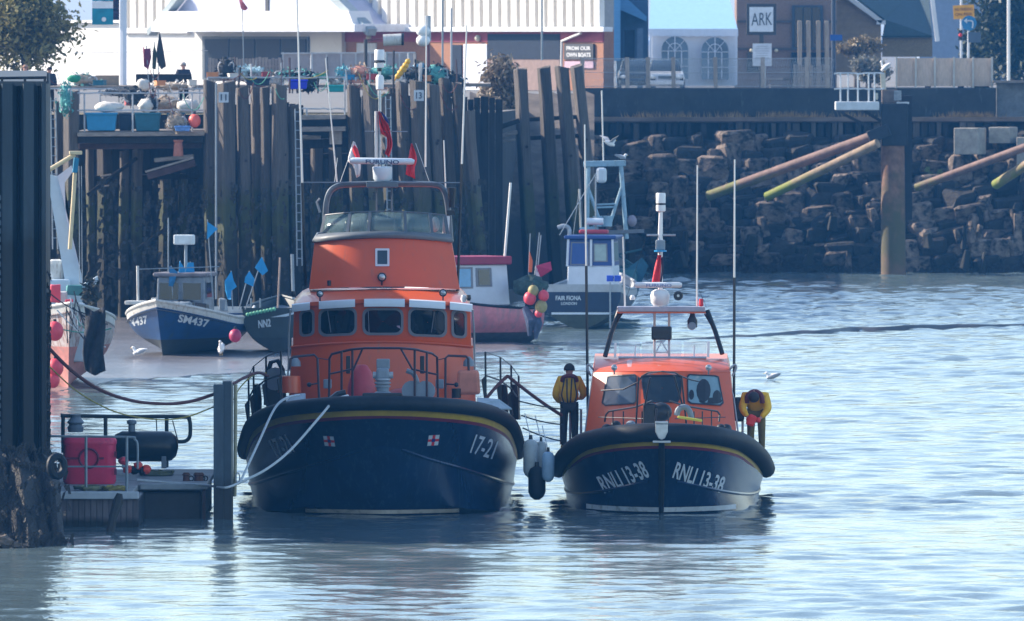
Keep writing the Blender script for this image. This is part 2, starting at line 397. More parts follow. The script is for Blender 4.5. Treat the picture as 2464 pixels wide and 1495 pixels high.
def loftc(rings, cap_top=True, cap_bot=False):
    mb = MB(); mb.grid(rings, True); n = len(rings[0]); t = len(mb.v) - n
    if cap_top: mb.f.append(tuple(range(t, t + n)))
    if cap_bot: mb.f.append(tuple(range(n))[::-1])
    return mb
def cloth(q, left, right, aft, name, m, parent, n=14, k=7, fold=0.03, ph=0.0):
    Lp = spline([q(x, y, aft) for x, y in left], n); Rp = spline([q(x, y, aft) for x, y in right], n); rows = []
    for i in range(n):
        rows.append([Lp[i].lerp(Rp[i], j / (k - 1)) + Vector((0, fold * math.sin(j * 1.9 + i * 0.35 + ph), 0)) for j in range(k)])
    return MB().grid(rows).build(name, m, parent, smooth=2, solid=0.004, fixn=False)
def mirrored(curve, n, cx, d0):
    pts = spline(curve, n)
    f = lambda p, s: Vector(((cx - CX) * (d0 + p.x) / F + s * p.y, d0 + p.x, p.z))
    return [f(p, -1) for p in pts[::-1]] + [f(p, 1) for p in pts[1:]]
def lifeboat_hull(T, cx, d0, sheer, rail, chine, keel, dz, fr, n=26, flare=0.05, white_line=None):
    A = mirrored(sheer, n, cx, d0); B = mirrored(rail, n, cx, d0); D = mirrored(chine, n, cx, d0); K = mirrored(keel, n, cx, d0)
    def down(drop):
        out = []
        for a, b in zip(A, B):
            u = min(0.9, drop / max(0.2, a.z - b.z)); p = a.lerp(b, u)
            hx = Vector((b.x - a.x, b.y - a.y, 0)); p += hx * flare * 4 * u * (1 - u); out.append(p)
        return out
    MB().grid([down(dz[0] - 0.06), down(dz[0]), down(dz[1])]).build('yellow_stripe', YELLOW, T, smooth=2)
    MB().grid([down(dz[1]), down(dz[2])]).build('crimson_stripe', CRIMSON, T, smooth=2)
    h = MB(); rows = [down(dz[2])]
    full = 0.95 * min(a.z - b.z for a, b in zip(A, B))
    for u in (0.35, 0.5, 0.65, 0.8):
        rows.append([a.lerp(b, u) + Vector((b.x - a.x, b.y - a.y, 0)) * flare * 4 * u * (1 - u) for a, b in zip(A, B)])
    rows.append(B); h.grid(rows)
    rows2 = [B] + [[b.lerp(c, u) for b, c in zip(B, D)] for u in (0.33, 0.66)] + [D, K]; h.grid(rows2)
    hull = h.build('hull', NAVY, T, smooth=True)
    # spray rails stand proud of the planking
    s = MB(); m = len(B)
    for rg in (range(3, m // 2 - 2), range(m // 2 + 3, m - 3)):
        s.tube([B[i] + Vector((0, -0.01, 0)) for i in rg], 0.035, 6)
    s.build('spray_rail', NAVY, hull, smooth=True)
    # transom
    tr = MB(); tr.add([A[0], B[0], D[0], K[0], K[-1], D[-1], B[-1], A[-1]], [tuple(range(8))]); tr.build('transom', NAVY, T)
    f = MB(); f.tube(A, fr, 12); f.build('fender_belt', RUBBER, T, smooth=True)
    dk = MB(); h2 = len(A) // 2
    dk.grid([[A[i] + Vector((0, 0, 0.05)), (A[i] + A[-1 - i]) / 2 + Vector((0, 0, 0.10)), A[-1 - i] + Vector((0, 0, 0.05))] for i in range(h2 + 1)])
    dk.build('deck', GREYPAINT, T, smooth=2)
    return h, A, B, D
def whip(T, q, pts, aft, r=0.022, split=None, name='whip_aerial'):
    a, b = q(*pts[0], aft), q(*pts[1], aft)
    if split is None: return MB().tube([a, b], [r * 0.7, r], 6).build(name, WHIP, T, smooth=True)
    t = (split - pts[0][1]) / (pts[1][1] - pts[0][1]); c = a.lerp(b, t)
    w = MB().tube([a, c], [r * 0.7, r], 6).build(name, WHIP, T, smooth=True)
    MB().tube([c, b], r * 1.25, 6).build('aerial_base', BLACKP, w, smooth=True)
    return w

# ================================================================== BIG LIFEBOAT (17-21)
SD = 248.5
def q(px, py, aft): return P(px, py, SD + aft)
T = thing('lifeboat', 'large orange and navy lifeboat numbered 17-21 with tall upper steering position', 'lifeboat', P(918, 0, SD) * 1.0)
T.location.z = 0
hb, SA, SB, SDc = lifeboat_hull(T, 918, SD,
    [(-1.05, 0, 2.30), (-0.97, 0.7, 2.285), (-0.6, 1.25, 2.24), (0.3, 1.78, 2.16), (1.8, 2.22, 2.02), (4.5, 2.62, 1.72), (8.5, 2.83, 1.20), (12, 2.88, .86), (16.2, 2.78, .78)],
    [(-0.45, 0, 1.42), (-0.33, 0.42, 1.33), (0.05, 0.9, 1.15), (0.8, 1.52, 0.95), (2.2, 2.05, 0.74), (4.5, 2.48, 0.52), (8.5, 2.72, 0.32), (12, 2.75, 0.25), (16.2, 2.6, 0.25)],
    [(-.08, 0, 0.52), (0.05, 0.5, 0.43), (0.4, 1.05, 0.25), (1.0, 1.70, 0.11), (2.2, 2.28, 0.02), (4.5, 2.56, -0.04), (8.5, 2.64, -0.1), (12, 2.65, -0.12), (16.2, 2.5, -0.12)],
    [(0.3, 0, -0.15), (0.5, 0.2, -0.3), (0.9, 0.5, -0.45), (1.6, 0.9, -0.55), (3, 1.3, -0.6), (5, 1.5, -0.6), (8.5, 1.5, -0.6), (12, 1.5, -0.6), (16.2, 1.5, -0.5)],
    (0.13, 0.265, 0.33), 0.15)
HB = bvh_of(hb)
decal_text(HB, '17-21', (1130, 1090), (1184, 1106), (1146, 1045), LETTER, T, 0.012, off=.035)
decal_text(HB, '17-21', (669, 1103), (710, 1088), (645, 1060), LETTER, T, 0.012, off=.035)
def house_flag(cx, cy, w, h, sk):
    g = lambda u, v, o: proj(HB, cx + u * w + v * sk, cy + v * h + u * sk * 0.4, o)
    rect = lambda u0, u1, v0, v1, o: ([g(u0, v0, o), g(u1, v0, o), g(u1, v1, o), g(u0, v1, o)], [(0, 1, 2, 3)])
    o = MB().add(*rect(-.5, .5, -.5, .5, .010)).build('house_flag', LETTER, T, fixn=False)
    MB().add(*rect(-.5, .5, -.12, .12, .014)).add(*rect(-.13, .13, -.5, -.12, .014)).add(*rect(-.13, .13, .12, .5, .014)).build('cross', RED, o, fixn=False)
    MB().add(*rect(-.16, .16, -.16, .16, .018)).build('emblem', FLAGBLUE, o, fixn=False)
house_flag(1043, 1060, 26, 25, -4); house_flag(792, 1062, 25, 24, 4)
# cream waterline stripe at the forefoot
wl = []
for z in (0.03, 0.11):
    row = []
    for i in range(33):
        px = 735 + (1105 - 735) * i / 32; p = proj(HB, px, 1236, 0.0)
        ww = HB.ray_cast(Vector((p.x, 200, z)), Vector((0, 1, 0)))[0]; row.append(ww + Vector((0, -0.04, 0)))
    wl.append(row)
MB().grid(wl).build('boot_top', mat('boot_cream', (0.55, 0.50, 0.42), 0.5, dirt=((0.2, 0.2, 0.16), 0.3, 3)), T, smooth=2)
# deckhouse and wheelhouse
dh = loftc([ring(q, 694, 1146, 985, 1000, 4.75, 5.6, 13), ring(q, 702, 1137, 822, 834, 5.0, 5.8, 13)])
DH = bvh_of(dh); deckhouse = dh.build('deckhouse', ORANGE, T, smooth=True)
wb = loftc([ring(q, 705, 1134, 821, 833, 5.10, 5.85, 12), ring(q, 708, 1131, 731, 742, 4.92, 5.65, 12)])
WB = bvh_of(wb); wheel = wb.build('wheelhouse', ORANGE, T, smooth=True)
MB().tube(ring(q, 701, 1138, 823, 835, 4.98, 5.75, 6)[1:-1], 0.025, 6).build('gutter', ORANGE, T, smooth=True)
rf = loftc([ring(q, 709, 1130, 730, 741, 4.88, 5.6, 12), ring(q, 712, 1127, 720, 731, 4.86, 5.6, 12), ring(q, 728, 1116, 706, 714, 5.5, 6.2, 12), ring(q, 742, 1107, 696, 704, 7.2, 7.5, 12)])
RF = bvh_of(rf); roof = rf.build('roof', ORANGE, T, smooth=True)
for x0, x1, y0, y1, sk in ((720, 757, 747, 812, -4), (766, 859, 743, 811, -4), (872, 971, 741, 807, 0), (982, 1076, 739, 809, 4), (1086, 1124, 744, 812, 4)):
    window(WB, x0, x1, y0, y1, 17 if x1 - x0 > 50 else 12, T, GREY, fw=6, skew=sk)
    if 860 < x0 < 980: pass
vis = ring(q, 702, 1137, 728, 741, 4.76, 5.5, 12, n=41)[1:-1]
def at_px(pts, px):
    return min(range(len(pts)), key=lambda i: abs(CX + pts[i].x * F / pts[i].y - px))
for x0, x1 in ((702, 749), (762, 849), (872, 970), (981, 1074), (1084, 1137)):
    i0, i1 = at_px(vis, x0), at_px(vis, x1); mb = MB()
    rows = [[vis[i] + Vector((0, dy, dz)) for i in range(i0, i1 + 1)] for dy, dz in ((0.12, 0.075), (-0.02, 0.055), (-0.05, -0.02), (-0.04, -0.085), (0.12, -0.075), (0.12, 0.075))]
    mb.grid(rows); k = len(rows[0])
    mb.f.append(tuple(j * k for j in range(5))); mb.f.append(tuple(j * k + k - 1 for j in range(5)))
    mb.build('sun_visor', VISOR, T, smooth=True)
# wipers and the crewman's papers behind the glass
for a, b in (((788, 745), (796, 800)), ((886, 745), (888, 800)), ((1046, 745), (1038, 800))):
    MB().tube([proj(WB, *a, .06), proj(WB, *b, .05)], .008, 5).build('wiper', GREY, T)
MB().add([proj(WB, x, y, .012) for x, y in ((938, 785), (962, 784), (966, 800), (951, 800))], [(0, 1, 2, 3)]).build('chart', mat('pink_paper', (0.5, 0.33, 0.42), .8), T, fixn=False)
# tower of the upper steering position
tw = loftc([ring(q, 744, 1106, 690, 697, 7.0, 7.5, 10.5), ring(q, 757, 1087, 574, 585, 7.25, 7.9, 10.5)], True)
TW = bvh_of(tw); tower = tw.build('tower', ORANGE, T, smooth=True)
cm = loftc([ring(q, 753, 1090, 573, 584, 7.2, 7.85, 10.5), ring(q, 764, 1082, 557, 565, 7.22, 7.9, 10.5)], False)
cm.build('coaming', mat('coaming_grey', (0.13, 0.15, 0.17), .5), T, smooth=True, solid=0.04)
window(TW, 903, 937, 598, 641, 2, T, VISOR, fw=5, glass=mat('panel_blue', (0.03, 0.055, 0.075), 0.3))
def lamp(px, py, aft, r, parent, bvh=None, rim=BLACKP):
    c = q(px, py, aft); k = SD / F
    o = MB().lathe(c, [(r * .5, .16), (r, .06), (r, -.04), (r * .82, -.05)], 14, 'y').build('floodlight', rim, parent, smooth=True)
    MB().lathe(c, [(r * .8, -.045), (r * .4, -.065), (r * .05, -.07)], 12, 'y').build('lens', ALU, o, smooth=True)
    MB().bar(c + Vector((0, 0.02, -r)), c + Vector((0, 0.06, -r - .07)), .03).build('bracket', rim, o)
lamp(919, 667, 6.95, .095, T); lamp(770, 707, 5.1, .075, T); lamp(1066, 705, 5.1, .08, T)
MB().tube([q(792, 675, 7.0), q(792, 688, 7.0)], .04, 8).build('vent_cap', BLACKP, T)
decal_text(RF, '12-21', (988, 691), (872, 691), (972, 699), mat('roof_number', (0.28, 0.07, 0.02), .6), T, .03, off=.02)
# flying bridge windscreen
ws0 = ring(q, 772, 1078, 558, 566, 7.24, 7.9, 10, n=25)[1:-1]; ws1 = ring(q, 783, 1070, 509, 518, 7.5, 8.1, 10, n=25)[1:-1]
cuts = [0, 5, 9, 16, 21, 24]
for a, b_ in zip(cuts, cuts[1:]):
    MB().grid([ws0[a:b_ + 1], ws1[a:b_ + 1]]).build('windscreen_pane', SEEGLASS, T, smooth=2, solid=.01, fixn=False)
for a in cuts: MB().bar(ws0[a], ws1[a], .06, .04).build('windscreen_post', mat('post_grey', (0.10, 0.12, 0.14), .5), T)
MB().tube(ws1, .018, 6).build('windscreen_rail', mat('post_grey', (0, 0, 0)), T, smooth=True)
for x0, x1 in ((830, 868), (890, 950)):
    MB().box(q((x0 + x1) / 2, 541, 8.6), ((x1 - x0) * .0086, .35, .24)).build('helm_seat', BLACKP, T, bev=.03)
MB().sphere(q(1047, 540, 8.0), (.10, .1, .16)).build('search_lamp', MAST, T, smooth=True)
MB().tube([q(1072, 570, 8.2), q(1074, 520, 8.2)], .075, 10).build('life_light', WHITE, T, smooth=True)
# roll bar, crossbar, radar
ARCH = mat('arch_grey', (0.10, 0.13, 0.16), .4)
rb = [q(x, y, 8.6) for x, y in ((781, 575), (783, 520), (786, 485), (794, 462), (808, 450), (830, 445), (900, 443), (1000, 443), (1048, 445), (1066, 455), (1075, 480), (1080, 520), (1084, 575))]
MB().tube(spline(rb, 40), .062, 8).build('roll_bar', ARCH, T, smooth=True)
MB().tube([q(724, 439, 8.5), q(1113, 440, 8.5)], .014, 6).build('crossbar', GREYPAINT, T)
MB().box(q(920, 444, 8.5), (.66, .4, .13)).build('radar_plinth', ARCH, T, bev=.02)
rd = MB().lathe(q(920, 437, 8.5), [(.15, 0), (.19, .06), (.205, .28), (.2, .31)], 16).build('radar_pedestal', VISOR, T, smooth=True, bev=.02)
MB().lathe(q(920, 403, 8.5), [(.05, 0), (.05, .12)], 8).build('radar_shaft', ALU, rd)
rbar = MB().tube([q(843, 386, 8.45), q(850, 387, 8.45), q(990, 389, 8.45), q(997, 390, 8.45)], [.045, .07, .07, .045], 10).build('radar_scanner', VISOR, T, smooth=True)
text_flat('FURUNO', P(880, 394, SD + 8.374), P(960, 395.5, SD + 8.374), P(880, 384, SD + 8.374), mat('text_blue', (0.01, 0.04, 0.14), .5), rbar, bold=.012)
for dx in (-62, 42):
    MB().tube([q(920 + dx * .35 + 8, 444, 8.6), q(920 + dx * .35 + 8, 560, 8.6)], .022, 6).build('mast_leg', ARCH, T, smooth=True)
# mast with aerial drums, ensign and signal flags
md = 9.2
mast = MB().tube([q(914, 445, md), q(914, 215, md), q(914, 165, md)], [.035, .03, .025], 8).build('mast', ALU, T, smooth=True)
MB().tube([q(905.5, 437, md), q(905.5, 268, md)], .035, 8).build('flag_pole', WHIP, T, smooth=True)
MB().lathe(q(914, 215, md), [(.03, -.02), (.08, 0), (.085, .25), (.05, .3)], 12).build('aerial_drum', MAST, mast, smooth=True)
MB().lathe(q(913, 172, md), [(.05, 0), (.05, .07)], 10).build('aerial_collar', BLACKP, mast)
MB().lathe(q(913, 163, md), [(.10, 0), (.105, .02), (.105, .12)], 12).build('aerial_drum', MAST, mast, smooth=True)
MB().lathe(q(913, 149, md), [(.10, -.02), (.14, 0), (.10, .03)], 12).build('aerial_collar', BLACKP, mast)
MB().lathe(q(913, 145, md), [(.105, 0), (.105, .2), (.09, .22)], 12).build('aerial_drum', MAST, mast, smooth=True)
MB().tube([q(878, 316, md), q(981, 317, md)], .012, 6).build('yard', GREYPAINT, mast)
T2 = thing('ensign', 'crumpled red ensign drooping from the mast of the large lifeboat', 'flag', q(914, 290, md))
cloth(q, [(911, 270), (911, 298), (918, 322), (930, 330), (932, 352), (926, 370)], [(914, 266), (923, 286), (934, 300), (940, 322), (944, 350), (936, 378)], md - .05, 'cloth', RED, T2, n=18, k=9, fold=.10)
cloth(q, [(915, 268), (921, 280), (928, 292)], [(919, 270), (929, 282), (938, 298)], md - .12, 'canton', FLAGBLUE, T2, n=6, k=4)
T2 = thing('signal_flag', 'white and red signal flag hanging behind the left end of the radar scanner', 'flag', q(850, 380, 9))
cloth(q, [(850, 340), (841, 368), (838, 388), (850, 400), (858, 428)], [(854, 342), (861, 360), (866, 388), (868, 400), (866, 424)], 9, 'cloth', FLAGWHITE, T2, fold=.03)
cloth(q, [(852, 350), (848, 362), (858, 385)], [(856, 352), (862, 362), (868, 388)], 8.93, 'red_patch', RED, T2, n=6, k=4)
T2 = thing('signal_flag', 'plain red signal flag hanging behind the right end of the radar scanner', 'flag', q(990, 380, 9))
cloth(q, [(989, 345), (984, 375), (978, 405), (976, 420)], [(992, 346), (1003, 380), (998, 405), (999, 431)], 9, 'cloth', RED, T2, fold=.04)
whip(T, q, ((713, -60), (735, 690)), 8.0, .026, 440)
whip(T, q, ((1123, 60), (1101, 700)), 8.0, .026, 395)
whip(T, q, ((783, 140), (811, 440)), 9.5, .02); whip(T, q, ((1026, 62), (1024, 402)), 9.5, .024); whip(T, q, ((1068, 338), (1075, 520)), 9.0, .022)
for pts in (((812, 380), (805, 440)), ((1000, 345), (1034, 440)), ((852, 345), (818, 440))):
    MB().tube([q(*pts[0], 9), q(*pts[1], 9)], .006, 4).build('halyard', ROPEW, T)
sp = MB().tube([q(1087, 500, 8.4), q(1087, 452, 8.4)], [.06, .10], 10).build('searchlight', BLACKP, T, smooth=True)
MB().box(q(1085, 512, 8.4), (.18, .12, .1)).build('bracket', BLACKP, sp)
MB().tube([q(770, 478, 8.5), q(762, 486, 8.5), q(770, 512, 8.5)], .03, 6).build('horn', GREYPAINT, T, smooth=True)
# side lamps and grab rails on the wheelhouse corners
for x, s in ((703, -1), (1133, 1)):
    MB().tube([q(x + s * 4, 745, 5.2), q(x + s * 8, 800, 5.4), q(x + s * 9, 880, 5.6), q(x + s * 12, 945, 5.6)], .022, 6).build('grab_rail', STEEL, T, smooth=True)
MB().lathe(q(1128, 724, 5.2), [(.03, 0), (.05, .05), (.04, .12)], 10).build('side_lamp', BLACKP, T)
MB().lathe(q(1116, 722, 5.3), [(.04, -.05), (.07, .02), (.05, .1)], 10).build('steaming_lamp', MAST, T, smooth=True)
MB().lathe(q(706, 715, 5.4), [(.03, 0), (.05, .05), (.04, .12)], 10).build('side_lamp', BLACKP, T)
# pulpit and rails
def rail(pts, aft, r=.026, name='guard_rail', m=MAROON, parent=None):
    f = aft if callable(aft) else (lambda x: aft)
    return MB().tube([q(x, y, f(x)) for x, y in pts], r, 7).build(name, m, parent or T, smooth=True)
rail([(792, 958), (793, 862), (799, 852), (845, 841), (880, 838), (960, 838), (1000, 841), (1040, 851), (1052, 860), (1054, 956)], lambda x: 0.6 + ((x - 920) / 130) ** 2 * .9, name='bow_rail')
for x, y in ((822, 846), (848, 841), (998, 841), (1027, 848)): rail([(x, y), (x, 958)], 1.0)
for a, b_ in (((872, 840), (849, 892)), ((965, 840), (992, 888))): rail([a, b_], .8, .022)
rail([(793, 900), (850, 888)], 1.2, .02); rail([(990, 888), (1053, 902)], 1.2, .02)
for x in (838, 1016):
    MB().box(q(x, 878, 3.0), (.09, .06, .36)).build('vent_slot', BLACKP, T, bev=.015)
rail([(697, 890), (699, 864), (706, 859), (756, 854), (764, 862), (768, 958)], 3.2); rail([(768, 922), (745, 926)], 3.2, .018)
rail([(1072, 962), (1072, 862), (1079, 856), (1122, 858), (1127, 864), (1128, 892)], 3.2); rail([(1072, 924), (1096, 926)], 3.2, .018)
rail([(765, 862), (793, 866)], 2.4, .01); rail([(1054, 866), (1073, 862)], 2.4, .01)
for x in (744, 1098): MB().sphere(q(x, 926, 3.15), .05, 8, 6).build('cleat', BLACKP, T)
for x in (788, 1058):
    MB().box(q(x, 924, 3.6), (.17, .05, .19)).build('hatch_plate', GREYPAINT, T, bev=.02)
for x in (710, 1128):
    MB().lathe(q(x, 870, 5.0), [(.03, .1), (.11, 0), (.12, -.1)], 12).build('deck_lamp', GREYPAINT, T, smooth=True)
MB().tube([q(697, 905, 4.8), q(697, 945, 4.8)], [.22, .24], 12).build('stowage_drum', ORANGE, T, smooth=True)
MB().box(q(1127, 920, 4.9), (.5, .3, .5), top=.86).build('liferaft_case', mat('faded_orange', (0.66, 0.22, 0.14), .5), T, bev=.06)
MB().tube([q(1098, 935, 4.4), q(1098, 958, 4.4)], .1, 10).build('bollard', BLACKP, T, smooth=True)
for s_, pts in ((0, ((1148, 958), (1200, 962), (1232, 985), (1205, 985), (1150, 975))), (1, ((735, 948), (710, 950), (688, 966), (700, 975), (735, 966)))):
    MB().add([q(x, y, 2.6 if i < 3 else 2.2) for i, (x, y) in enumerate(pts)], [tuple(range(5))]).build('bulwark_plate', mat('pale_grey_paint', (0.30, 0.37, 0.42), .4), T, solid=.03)
# windlass / water monitor, ventilator, anchor
mo = MB().lathe(q(921, 957, .4), [(.22, -.05), (.2, .08), (.12, .13), (.13, .2), (.1, .24)], 14).build('monitor_base', GREYPAINT, T, smooth=True)
MB().lathe(q(921, 932, .4), [(.15, 0), (.16, .03), (.12, .05), (.16, .07), (.17, .1), (.12, .12), (.16, .15), (.15, .18)], 14).build('windlass_drum', STEEL, T, smooth=True)
MB().box(q(921, 900, .4), (.26, .25, .24)).build('windlass_head', GREYPAINT, T, bev=.05)
MB().tube([q(897, 903, .4), q(946, 903, .4)], [.07, .07], 10).build('windlass_shaft', STEEL, T, smooth=True)
MB().box(q(922, 876, .5), (.27, .2, .2)).build('monitor_box', GREYPAINT, T, bev=.02)
MB().box(q(920, 966, -.98), (.8, .1, .34)).build('bow_plate', BLACKP, T, bev=.03)
MB().lathe(q(870, 942, 2.4), [(.3, -.2), (.28, .1), (.2, .4), (.12, .52), (.09, .54)], 14).build('ventilator', mat('vent_red', (0.45, 0.04, 0.05), .5), T, smooth=True)
MB().sphere(q(969, 948, 2.2), (.32, .3, .12), 12, 6).build('hatch_dome', mat('hatch_red', (0.40, 0.05, 0.05), .5), T, smooth=True)
an = MB().tube(spline([q(978, 892, 1.2), q(995, 900, 1.2), q(1004, 922, 1.2), q(1000, 940, 1.2)], 10), .05, 8).build('anchor_davit', GREYPAINT, T, smooth=True)
for x in (990, 1023): MB().tube([q(x, 940, 1.1), q(x + 1, 941, 1.3)], [.20, .20], 14).build('mooring_reel', GREYPAINT, T, smooth=True)
for (x, y) in ((806, 962), (828, 956)):
    MB().box(q(x, y, -.6), (.2, .1, .07), Matrix.Rotation(-.25, 3, 'Y')).build('fairlead', MAST, T, bev=.02)
MB().tube([q(790, 966, -.5), q(812, 948, -.4), q(832, 944, -.4)], .06, 6).build('bow_roller', BLACKP, T, smooth=True)
# side-deck stanchions and wires, both sides
for s_, posts in ((1, ((1168, 847, 960, 4), (1204, 860, 976, 6), (1230, 880, 1000, 8), (1248, 905, 1010, 10.5))), (0, ((676, 845, 960, 4), (640, 858, 975, 6.5), (610, 882, 1010, 9), (598, 905, 1020, 11)))):
    tops = []
    for x, y0, y1, a in posts:
        p0, p1 = q(x, y0, a), q(x + 1, y1, a); tops.append(p0); MB().tube([p0, p1], .024, 6).build('stanchion', BLACKP, T)
        MB().tube([p0.lerp(p1, .55), p0.lerp(p1, .6) + Vector((-.05, 0, 0)), p1], .04, 5).build('net_roll', BLACKP, T, smooth=True)
    MB().tube(tops, .010, 5).build('guard_wire', BLACKP, T); MB().tube([p - Vector((0, 0, .48)) for p in tops], .02, 5).build('guard_wire', BLACKP, T)
MB().tube([q(640, 975, 8), q(642, 905, 8), q(652, 872, 8), q(668, 868, 8), q(680, 890, 8), q(682, 960, 8)], .05, 8).build('davit_loop', BLACKP, T, smooth=True)
MB().tube([q(662, 912, 7.6), q(662, 912, 8.1)], .24, 16).build('hose_reel', GREYPAINT, T, smooth=True)
MB().box(q(664, 950, 7.8), (.42, .4, .5)).build('reel_stand', BLACKP, T, bev=.04)
for x, a in ((618, 10), (1212, 9), (1238, 10)):
    MB().tube([q(x, 925, a), q(x + 2, 960, a), q(x + 3, 1010, a)], [.07, .09, .08], 7).build('rolled_netting', BLACKP, T, smooth=True)

# ================================================================== SMALL LIFEBOAT (13-38)
SD2 = 249.3
def q(px, py, aft): return P(px, py, SD2 + aft)
T = thing('lifeboat', 'smaller orange and navy lifeboat lettered RNLI 13-38 with yellow-clad crew aboard', 'lifeboat', P(1592, 0, SD2)); T.location.z = 0
hb2, A2, B2, D2 = lifeboat_hull(T, 1594, SD2,
    [(-.9, 0, 1.68), (-.85, .4, 1.67), (-.6, .85, 1.63), (0, 1.2, 1.56), (1.4, 1.62, 1.40), (3.6, 1.96, 1.08), (6.5, 2.13, .74), (9.5, 2.16, .58), (12.6, 2.08, .56)],
    [(-.3, 0, .72), (-.2, .3, .66), (.1, .7, .57), (.7, 1.1, .46), (2, 1.5, .35), (4, 1.8, .26), (6.5, 1.98, .22), (9.5, 2.02, .2), (12.6, 1.95, .2)],
    [(-.05, 0, .05), (.15, .35, .05), (.5, .8, .04), (1.2, 1.3, .02), (2.6, 1.72, -.02), (4.5, 1.92, -.06), (6.5, 1.97, -.1), (9.5, 2.0, -.1), (12.6, 1.94, -.1)],
    [(.2, 0, -.3), (.5, .2, -.4), (1, .5, -.5), (2, .8, -.5), (3.5, 1, -.5), (5, 1.1, -.5), (7, 1.1, -.5), (9.5, 1.1, -.5), (12.6, 1.1, -.5)],
    (0.17, 0.275, 0.335), 0.19, flare=.06)
HB2 = bvh_of(hb2)
decal_text(HB2, 'RNLI 13-38', (1617, 1150), (1735, 1188), (1630, 1111), LETTER, T, .022, off=.03)
decal_text(HB2, 'RNLI 13-38', (1455, 1188), (1565, 1148), (1434, 1148), LETTER, T, .022, off=.03)
wl = []
for z in (0.045, 0.14):
    row = []
    for i in range(49):
        px = 1412 + (1775 - 1412) * i / 48; x = (px - CX) * SD2 / F
        hh = HB2.ray_cast(Vector((x, 200, z)), Vector((0, 1, 0)))[0]; row.append((hh if hh else Vector((x, SD2 + 2.5, z))) + Vector((0, -.03, 0)))
    wl.append(row)
MB().grid(wl).build('boot_top', mat('boot_white', (0.5, 0.54, 0.56), .5, dirt=((0.2, 0.22, 0.2), .3, 3)), T, smooth=2)
MB().tube([q(1592, 1062, -.86), q(1592, 1100, -.62), q(1592, 1150, -.42), q(1591, 1245, .0)], [.06, .065, .06, .05], 8).build('stem_bar', RUBBER, T, smooth=True)
fl = MB().prism([q(x, y, -1.13) for x, y in ((1577, 1020), (1607, 1020), (1607, 1040), (1600, 1055), (1592, 1060), (1584, 1055), (1577, 1040))], (0, .12, 0)).build('bow_fairlead', ALU, T, bev=.015)
MB().box(q(1592, 1063, -.95), (.36, .14, .05)).build('fairlead_foot', ALU, fl, bev=.01)
MB().box(q(1592, 1017, -1.1), (.26, .1, .05)).build('fairlead_head', ALU, fl, bev=.01)
# cabin
cb = loftc([ring(q, 1408, 1772, 1045, 1050, 3.2, 4.0, 10.5), ring(q, 1428, 1757, 893, 897, 4.0, 4.8, 10.5)], False)
CB = bvh_of(cb); cabin = cb.build('cabin', ORANGE, T, smooth=True)
rf2 = loftc([ring(q, 1428, 1757, 893, 897, 3.99, 4.79, 10.5), ring(q, 1430, 1755, 884, 887, 4.2, 4.9, 10.5), ring(q, 1432, 1750, 862, 865, 5.4, 5.9, 10.5)])
RF2 = bvh_of(rf2); rf2.build('roof', ORANGE, T, smooth=True)
PINK = mat('sheen_pink', (0.62, 0.30, 0.26), .3)  # pinkish reflection on roof slope and cowl, painted as flat patches
MB().add([proj(RF2, x, y, .012) for x, y in ((1474, 889), (1512, 866), (1672, 866), (1712, 889), (1670, 883), (1592, 880), (1514, 883))], [tuple(range(7))]).build('roof_sheen', PINK, T, fixn=False)
MB().add([proj(CB, x, y, .012) for x, y in ((1560, 897), (1624, 897), (1634, 906), (1549, 906))], [(0, 1, 2, 3)]).build('cowl_sheen', PINK, T, fixn=False)
BLUEGLASS = mat('tinted_glass', (0.055, 0.075, 0.10), .12, var=.15)
window(CB, 1447, 1532, 903, 976, 10, T, BLACKP, fw=3, glass=BLUEGLASS, outline=[(1459, 906), (1466, 903), (1527, 900), (1532, 905), (1531, 966), (1526, 972), (1455, 977), (1447, 970)])
window(CB, 1545, 1640, 902, 972, 10, T, BLACKP, fw=3, glass=mat('dark_tint', (0.022, 0.032, 0.042), .1), outline=[(1542, 905), (1550, 902), (1636, 902), (1643, 905), (1637, 960), (1630, 969), (1558, 969), (1549, 960)])
wn = window(CB, 1652, 1740, 903, 976, 10, T, BLACKP, fw=3, glass=mat('lit_glass', (0.20, 0.30, 0.34), .1), outline=[(1653, 905), (1658, 900), (1722, 903), (1730, 906), (1742, 970), (1735, 977), (1662, 972), (1654, 966)])
for x, y, rx, ry in ((1693, 940, 17, 28), (1725, 955, 10, 16), (1664, 950, 6, 12), (1710, 965, 28, 8)):
    MB().add([proj(CB, x + rx * math.cos(t / 14 * 6.283), min(972, y + ry * math.sin(t / 14 * 6.283)), .02) for t in range(14)], [tuple(range(14))]).build('seat_back', BLACKP, wn, fixn=False, solid=.006)
for x in (1478, 1705): lamp(x, 885, 4.0, .065, T, rim=ALU)
for xa, xb in ((1474, 1425), (1716, 1758)): pass
